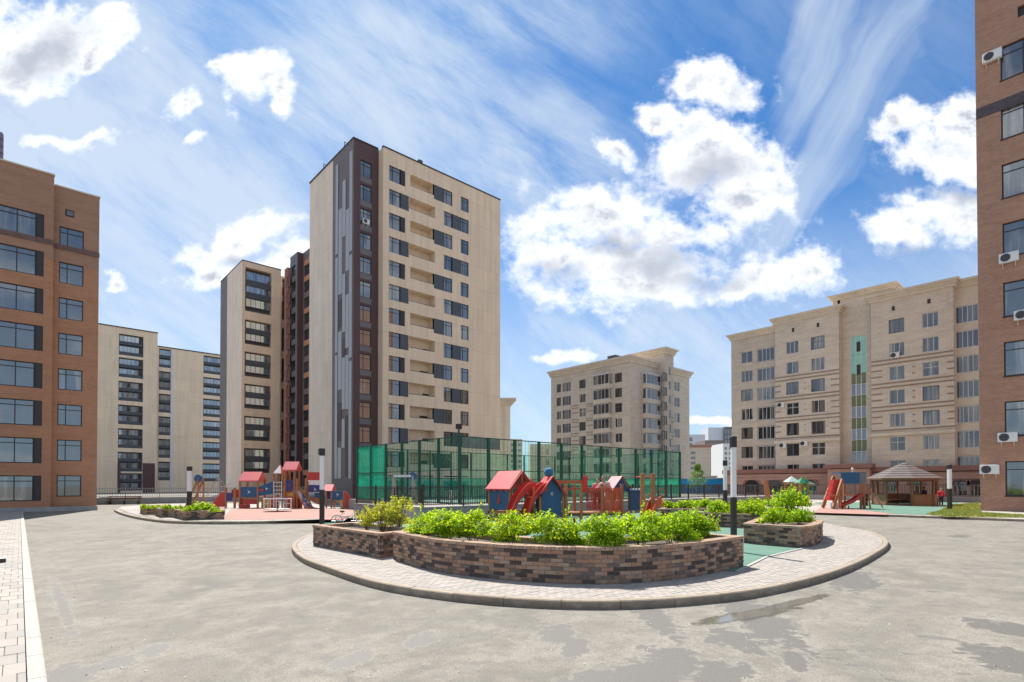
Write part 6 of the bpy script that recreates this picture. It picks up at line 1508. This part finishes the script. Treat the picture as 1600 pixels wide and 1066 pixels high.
k.panel('panel', 1252, 1262, 785, 765, 0, 'p_green'); k.part('awning', MB().add([(k.X(1260), 0, k.Z(750)), (k.X(1272), -.3, k.Z(757)), (k.X(1272), 1, k.Z(757)), (k.X(1260), 1, k.Z(750))], [(0, 1, 2, 3)]), M['p_pale'])
k = Kit('timber_totem', 'leaning orange timber climbing board standing behind the far shrubs', 'climbing board', 1199, 50)
k.part('board', MB().extr([(k.X(1197), 0, 0), (k.X(1205), 0, 0), (k.X(1202), 0, k.Z(762)), (k.X(1199), 0, k.Z(751)), (k.X(1194), 0, k.Z(752))], (0, 0, 0), (0, .12, 0)), M['p_or']); k.part('board', MB().box(k.X(1199), k.X(1203), .3, .4, 0, k.Z(765)), M['p_or'])

# ------- gazebo
k = Kit('gazebo', 'octagonal timber gazebo with grey shingle roof and plank parapet', 'gazebo', 1444, 49.5, KZ, -YAW)
s_ = k.s; n = 8; Rr = 50*s_; Rp = 44*s_; ze, za = k.Z(747.5), k.Z(721); cy_ = Rp
cth = mat('grey_shingles', (.11, .092, .09), .8, var=.15, vscale=2); tim = M['p_or']; M['timd'] = mat('brown_timber', (.20, .10, .055), .6, var=.2, vscale=5); M['timl'] = mat('light_brown_planks', (.30, .17, .10), .65, var=.2, vscale=5)
def oc(i, r_): a = (i+.5)*2*math.pi/n-math.pi/2; return (math.cos(a)*r_, cy_+math.sin(a)*r_)
for i in range(n):
    a, b = oc(i-1, Rr*1.08), oc(i, Rr*1.08); q = MB(); rows_g = 7
    for r_ in range(rows_g):
        f0, f1 = r_/rows_g, (r_+1)/rows_g
        L0 = [(a[0]*(1-f)+0*f, a[1]*(1-f)+cy_*f) for f in (f0, f1)]; L1 = [(b[0]*(1-f), b[1]*(1-f)+cy_*f) for f in (f0, f1)]; z0_, z1_ = ze+(za-ze)*f0, ze+(za-ze)*f1
        q.add([(*L0[0], z0_+.04), (*L1[0], z0_+.04), (*L1[1], z1_), (*L0[1], z1_), (*L0[0], z0_-.01), (*L1[0], z0_-.01)], [(0, 1, 2, 3), (4, 5, 1, 0)])
    k.part('roof_panel', q, cth)
    q = MB().bar((*a, ze-.04), (*b, ze-.04), .04, .14); k.part('fascia', q, M['timd'])
    p_ = oc(i, Rp); k.part('post', MB().box(p_[0]-.09, p_[0]+.09, p_[1]-.09, p_[1]+.09, 0, ze), M['timd'], bev=.01)
    p0, p1 = oc(i-1, Rp), oc(i, Rp); k.part('beam', MB().bar((*p0, ze-.18), (*p1, ze-.18), .08, .22), M['timd'])
    if i not in (2, 7):
        q = MB(); d = Vector((p1[0]-p0[0], p1[1]-p0[1], 0)); L = d.length; m_ = 11
        par = link('parapet', MB().box(0, L, .03, .06, .08, .98).box(0, L, -.06, .08, .99, 1.05).mesh('parapet', M['timd']), k.t, (p0[0], p0[1], 0), math.atan2(d.y, d.x)); pm = MB().box(.012, L/m_-.012, -.03, .025, .06, .985).mesh('plank', M['timl'], bev=.006)
        for j in range(m_): link('plank', pm, par, (j*L/m_, random.uniform(-.006, .006), 0))
        k.part('bench', MB().bar((p0[0]*.82, cy_+(p0[1]-cy_)*.82, .45), (p1[0]*.82, cy_+(p1[1]-cy_)*.82, .45), .4, .05), M['timl'])
k.part('floor', MB().prism([oc(i, Rp) for i in range(n)], 0.0, .05), M['timl']); GZ = k

# ------------------------------------------------------------------ people
def skin(name, pts, edges, rad, m, par, sub=1):
    me = bpy.data.meshes.new(name); me.from_pydata(pts, edges, []); o = link(name, me, par); me.materials.append(m)
    md = o.modifiers.new('skin', 'SKIN'); md.use_smooth_shade = True
    for i, r_ in enumerate(rad):
        v = me.skin_vertices[0].data[i]; v.radius = (r_, r_) if not isinstance(r_, tuple) else r_; v.use_root = (i == 0)
    s2 = o.modifiers.new('sub', 'SUBSURF'); s2.levels = s2.render_levels = sub
    return o
M['skin'] = mat('skin', (.48, .27, .18), .6); M['hair'] = mat('dark_hair', (.02, .015, .012), .6)
def cloth(n, c): return mat(n, c, .85)
def person(label, loc, rot, H, pose, top, bottom, hat=None, hair='hair'):
    t = thing('person', label, 'person', loc, rot); s = H/1.7
    J = dict(pel=(0, 0, .95), ch=(0, 0, 1.28), nk=(0, 0, 1.46), hd=(0, -.02, 1.58), sl=(-.18, 0, 1.40), sr=(.18, 0, 1.40), el=(-.24, .02, 1.12), er=(.24, .02, 1.12), wl=(-.24, -.10, .88), wr=(.24, -.10, .88), fl=(-.23, -.15, .80), fr=(.23, -.15, .80),
             hl=(-.09, 0, .90), hr=(.09, 0, .90), kl=(-.10, -.02, .50), kr=(.10, -.02, .50), al=(-.10, .03, .08), ar=(.10, .03, .08), tl=(-.11, -.14, .03), tr=(.11, -.14, .03))
    if pose == 'sit':
        dz = -.45
        for k_ in list(J):
            if k_[0] not in 'kat': x, y, z = J[k_]; J[k_] = (x, y, z+dz)
        J.update(kl=(-.12, -.42, .50), kr=(.12, -.42, .50), al=(-.12, -.42, .10), ar=(.12, -.40, .10), tl=(-.12, -.58, .04), tr=(.12, -.56, .04), wl=(-.18, -.32, .58), wr=(.18, -.32, .58), fl=(-.16, -.40, .56), fr=(.16, -.40, .56), el=(-.25, -.08, .68), er=(.25, -.08, .68))
    if pose == 'lean': # climbing over an edge, arms forward
        for k_ in ('ch', 'nk', 'hd', 'sl', 'sr'): x, y, z = J[k_]; J[k_] = (x-(z-.95)*.45, y-.1, z-.08)
        J.update(el=(-.52, -.15, 1.10), wl=(-.74, -.2, 1.02), fl=(-.82, -.2, 1.0), er=(-.15, -.15, 1.05), wr=(-.4, -.22, .98), fr=(-.48, -.22, .96), kl=(-.22, -.25, .62), al=(-.10, .05, .35), tl=(-.14, -.08, .28))
    if pose == 'walk': J.update(kl=(-.10, -.16, .50), al=(-.10, -.22, .08), tl=(-.11, -.38, .05), ar=(.10, .24, .12), tr=(.11, .08, .03), wl=(-.24, .12, .90), fl=(-.24, .12, .80), wr=(.24, -.25, .95), fr=(.24, -.30, .88))
    g = lambda *n_: [tuple(c*s for c in J[k_]) for k_ in n_]
    order = ['pel', 'ch', 'nk', 'hd', 'sl', 'el', 'wl', 'fl', 'sr', 'er', 'wr', 'fr', 'hl', 'kl', 'al', 'tl', 'hr', 'kr', 'ar', 'tr']
    E = [(0, 1), (1, 2), (2, 3), (1, 4), (4, 5), (5, 6), (6, 7), (1, 8), (8, 9), (9, 10), (10, 11), (0, 12), (12, 13), (13, 14), (14, 15), (0, 16), (16, 17), (17, 18), (18, 19)]
    rr = [.13, .14, .055, .07, .06, .042, .03, .04, .06, .042, .03, .04, .085, .06, .042, .035, .085, .06, .042, .035]
    skin('body', g(*order), E, [r_*s for r_ in rr], M['skin'], t)
    skin('shirt', g('pel', 'ch', 'nk', 'sl', 'el', 'wl', 'sr', 'er', 'wr'), [(0, 1), (1, 2), (1, 3), (3, 4), (4, 5), (1, 6), (6, 7), (7, 8)], [r_*s for r_ in (.15, .165, .06, .08, .06, .045, .08, .06, .045)], top, t)
    skin('trousers', g('pel', 'hl', 'kl', 'al', 'hr', 'kr', 'ar'), [(0, 1), (1, 2), (2, 3), (0, 4), (4, 5), (5, 6)], [r_*s for r_ in (.155, .105, .078, .06, .105, .078, .06)], bottom, t)
    h = [c*s for c in J['hd']]; head = MB().sphere((h[0], h[1], h[2]+.03*s), (.082*s, .098*s, .12*s), 14, 10); head.sphere((h[0], h[1]-.1*s, h[2]+.02*s), (.014*s, .02*s, .02*s), 6, 5)
    for e in (-1, 1): head.sphere((h[0]+e*.083*s, h[1], h[2]+.02*s), (.012*s, .02*s, .03*s), 6, 5)
    head.build('head', M['skin'], t, smooth=True)
    q = MB()
    for e in (-1, 1): q.sphere((h[0]+e*.032*s, h[1]-.088*s, h[2]+.045*s), .012*s, 6, 5)
    q.box(h[0]-.025*s, h[0]+.025*s, h[1]-.098*s, h[1]-.088*s, h[2]-.035*s, h[2]-.028*s); q.build('face_features', M['hair'], t)
    MB().sphere((h[0], h[1]+.025*s, h[2]+.06*s), (.092*s, .10*s, .115*s), 12, 8).build('hair' if not hat else 'cap', hat or M[hair], t, smooth=True)
    return t
pink = cloth('pink_cloth', (.72, .18, .22)); white_c = cloth('white_cloth', (.75, .74, .72)); blackc = cloth('black_cloth', (.02, .02, .025)); redc = cloth('red_cloth', (.6, .03, .06)); bluec = cloth('blue_knit', (.03, .16, .33)); lav = cloth('pale_pink_cloth', (.70, .42, .42))
def at_px(px, d, z): p = PD(px, d); return (p.x, p.y, z)
person('child in a pale pink top leaning over the top of the red picket bridge', at_px(951, 25.05, KZ+.7), -YAW, 1.68, 'lean', lav, white_c)
person('dark-haired child behind the bridge, only head and shoulders showing left of the leaning child', at_px(933, 25.35, KZ+.7), -YAW, 1.5, 'stand', pink, blackc)
person('person in a red top and dark trousers at the right end of the gazebo', at_px(1470, 47.2, KZ), -YAW-.3, 1.6, 'stand', redc, blackc)
person('person in black sitting inside the gazebo, left of the other', at_px(1430, 51.5, KZ+.05), -YAW+.2, 1.65, 'sit', blackc, blackc)
person('person in black standing inside the gazebo behind its middle posts', at_px(1444, 51.0, KZ+.05), -YAW+3.3, 1.62, 'stand', blackc, blackc)
person('dark clothed person standing at the swing in front of the green court', at_px(617, 36, GP-.02), -YAW+2.2, 1.1, 'stand', blackc, blackc)
person('small child with a white cap walking on the terrace behind the picket fence', at_px(705, 31, GP-.02), -YAW+1.3, .82, 'walk', cloth('beige_cloth', (.45, .33, .25)), cloth('grey_cloth', (.2, .2, .22)), hat=white_c)

# ------------------------------------------------------------------ street furniture and small things
def bench(p, rot, label, w_=2.3):
    t = thing('park_bench', label, 'bench', p, rot)
    for i in range(3): MB().box(-w_/2, w_/2, -.2+i*.14, -.08+i*.14, .42, .46).build('seat_slat', M['timd'], t)
    for i in range(2): MB().box(-w_/2, w_/2, .28, .32, .58+i*.16, .70+i*.16).build('back_slat', M['timd'], t)
    for x in (-w_*.42, 0, w_*.42): MB().box(x-.03, x+.03, -.2, .3, 0, .42).box(x-.03, x+.03, .3, .34, 0, .9).build('leg', M['frame_d'], t)
    return t
p = P(194, 788.5, 0); bench((p.x, p.y, 0), -YAW+.35, 'dark slatted bench against the low wall at the far left', 3.0)
p = P(163, 788.5, 0); t = thing('litter_bin', 'small black litter bin left of the dark bench', 'bin', (p.x, p.y, 0), 0); MB().prism([(math.cos(i*math.pi/6)*.34, math.sin(i*math.pi/6)*.34) for i in range(12)], .08, .75).build('drum', M['frame_d'], t); MB().tube([(-.4, 0, 0), (-.4, 0, .8)], .03).tube([(.4, 0, 0), (.4, 0, .8)], .03).build('stand', M['frame_d'], t)
# bicycle lying behind the straight planter and a green scooter
def bicycle(loc, rot, label):
    t = thing('bicycle', label, 'bicycle', loc, rot); r_ = .26
    for x in (-.45, .45):
        wh = link('wheel', MB().tube([(x+math.cos(i*math.pi/10)*r_, 0, r_+math.sin(i*math.pi/10)*r_) for i in range(21)], .018, 6).mesh('wheel', M['frame_d']), t)
        q = MB()
        for i in range(10): q.tube([(x, 0, r_), (x+math.cos(i*math.pi/5)*r_, 0, r_+math.sin(i*math.pi/5)*r_)], .004, 4)
        q.build('spokes', M['steel'], wh)
    MB().tube([(-.45, 0, r_), (-.12, 0, .26), (.3, 0, .6), (-.2, 0, .62), (-.12, 0, .26)], .02, 6).tube([(-.45, 0, r_), (-.2, 0, .62)], .016, 6).tube([(.45, 0, r_), (.3, 0, .72)], .02, 6).build('frame', M['wht'], t)
    MB().tube([(.28, -.25, .8), (.3, 0, .76), (.28, .25, .8)], .016, 6).build('handlebar', M['frame_d'], t); MB().box(-.32, -.12, -.06, .06, .68, .73).tube([(-.2, 0, .6), (-.22, 0, .7)], .015).build('saddle', M['frame_d'], t); MB().tube([(-.12, -.12, .18), (-.12, .12, .34)], .012, 6).build('crank', M['steel'], t)
    return t
p = P(541, 822, KZ); b_ = bicycle((p.x, p.y, KZ), -YAW+.15, 'small black and silver bicycle parked behind the straight planter'); b_.rotation_euler = (R(-18), 0, -YAW+.15)
p = P(513, 822, KZ); t = thing('toy_scooter', 'green toy scooter on the ground beside the lamp, left of the bicycle', 'toy scooter', (p.x, p.y, KZ), -YAW); gm_ = mat('bright_green_plastic', (.02, .42, .22), .4)
MB().box(-.35, .3, -.08, .08, .09, .14).build('deck', gm_, t, bev=.01); MB().tube([(.28, 0, .1), (.36, 0, .42)], .02).tube([(.36, -.14, .42), (.36, .14, .42)], .018).build('handlebar', gm_, t)
for x in (-.3, .3): MB().tube([(x, -.03, .07), (x, .03, .07)], .07, 10).build('wheel', M['frame_d'], t)
p = P(522, 812, KZ); t = thing('red_mat', 'small red play mat on the ground behind the bicycle', 'mat', (p.x, p.y, KZ+.006), -YAW); MB().box(-.6, .6, -.45, .45, 0, .03).build('mat', mat('coral_mat', (.6, .17, .15), .8), t)
# unidentified dark object with a pale edge, on the pavement at the left
p = P(-4, 879, .1); t = thing('dark_box', 'low dark box with pale top edge, cut off by the left frame edge', 'dark box', (p.x, p.y, .1), 0)
MB().box(-.5, .16, -.16, .16, 0, .10).build('box', M['frame_d'], t, bev=.01); MB().box(-.5, .17, -.17, .17, .10, .115).build('rim', M['wht'], t)
# small tree beyond the fence
def tree(loc, H, r_, label, n=2600, m='leaf_d', size=.12):
    t = thing('tree', label, 'tree', loc, 0); tr = MB().tube([(0, 0, -.1), (.03, 0, H*.4), (0, .03, H*.92)], .07, 8, .02)
    for i in range(9): a = i*2.4; z = H*(.3+.06*i); tr.tube([(0, 0, z), (math.cos(a)*r_*.6*(1-.06*i), math.sin(a)*r_*.6*(1-.06*i), z+.5)], .025, 5, .008)
    tr.build('trunk', M['bark'], t); z = rng.uniform(0, 1, n)**.8; rr = r_*(1-z*.85)*(.45+.55*rng.uniform(0, 1, n)**.5)*(1+.3*np.sin(z*22)); a = rng.uniform(0, 6.283, n)
    pts = np.stack([np.cos(a)*rr, np.sin(a)*rr, H*(.22+.8*z)], 1)+rng.normal(size=(n, 3))*.05; nn = rng.normal(size=(n, 3))+np.array([0, 0, .6])
    link('crown', leaf_mesh('crown', pts, nn, rng.uniform(.6, 1.3, (n, 1))*size, M[m], .6), t); return t
p = PD(1090, 66); tree((p.x, p.y, GP-.06), 3.6, 1.35, 'small young green tree in front of the blue shed behind the picket fence')
p = PD(1256, 57); tree((p.x, p.y, GP-.06), 1.9, .6, 'small dark conifer beneath the green roofed play tower', 900, 'leaf_d', .1)
# puddle left by the kerb
def puddle_mat():
    m = bpy.data.materials.new('puddle_water'); m.use_nodes = True; t = NT(m.node_tree); b = t.n['Principled BSDF']; o = t.n['Material Output']
    b.inputs['Base Color'].default_value = (.15, .138, .118, 1); b.inputs['Roughness'].default_value = .06; b.inputs['Specular IOR Level'].default_value = .9
    pos = t.new('ShaderNodeNewGeometry').outputs['Position']; f = None
    for (pa_, pb_, ry) in (((1095, 974), (1235, 950), .26), ((1180, 958), (1290, 930), .17)):
        a_, b_ = P(*pa_), P(*pb_); g_ = (a_+b_)/2; rx = (b_-a_).length*.62; a = math.atan2((b_-a_).y, (b_-a_).x); v = t.math('SUBTRACT', 1., t.vm('LENGTH', t.vm('MULTIPLY', t.map(pos, loc=(g_.x, g_.y, 0), rot=(0, 0, a), scale=(rx, ry, 1), typ='TEXTURE'), (1, 1, 0))))
        f = v if f is None else t.math('SMOOTH_MAX', f, v, .2)
    n = t.noise(pos, 3.5, 6, .6); f = t.ss(t.math('ADD', f, t.math('MULTIPLY', t.math('SUBTRACT', n, .5), 1.5)), .0, .45)
    tr = t.new('ShaderNodeBsdfTransparent'); mx = t.new('ShaderNodeMixShader'); t.l.new(f, mx.inputs[0]); t.l.new(tr.outputs[0], mx.inputs[1]); t.l.new(b.outputs[0], mx.inputs[2]); t.l.new(mx.outputs[0], o.inputs[0]); return m
M['water'] = puddle_mat()
pp = [P(*p) for p in [(1080, 978), (1090, 958), (1150, 950), (1200, 940), (1260, 926), (1310, 918), (1300, 945), (1250, 968), (1200, 980), (1150, 988), (1110, 990)]]
pp = spline(pp, closed=True, n=5); pp = [v+Vector((random.uniform(-.02, .02), random.uniform(-.02, .02), 0)) for v in pp]
tag(MB().add([(v.x, v.y, .004) for v in pp], [tuple(range(len(pp)))]).build('puddle', M['water']), kind='structure')
# drain cover in the road and litter specks
p = P(1258, 865, KZ)
lf = rng.uniform(0, 1, (260, 2)); gp = []
while len(gp) < 260:
    px, py = random.uniform(60, 1590), random.uniform(830, 1060); v = P(px, py)
    if not inside([(q_.x, q_.y) for q_ in isl_curve], v.x, v.y): gp.append((v.x, v.y, .006))
gp = np.array(gp); g = link('grit', leaf_mesh('grit', gp, rng.normal(size=gp.shape)*.15+np.array([0, 0, 1]), rng.uniform(.012, .04, (260, 1)), mat('pale_grit', (.5, .47, .42), .9), .6)); tag(g, 'scattered pale grit and dry petals lying on the asphalt', 'grit', kind='stuff')
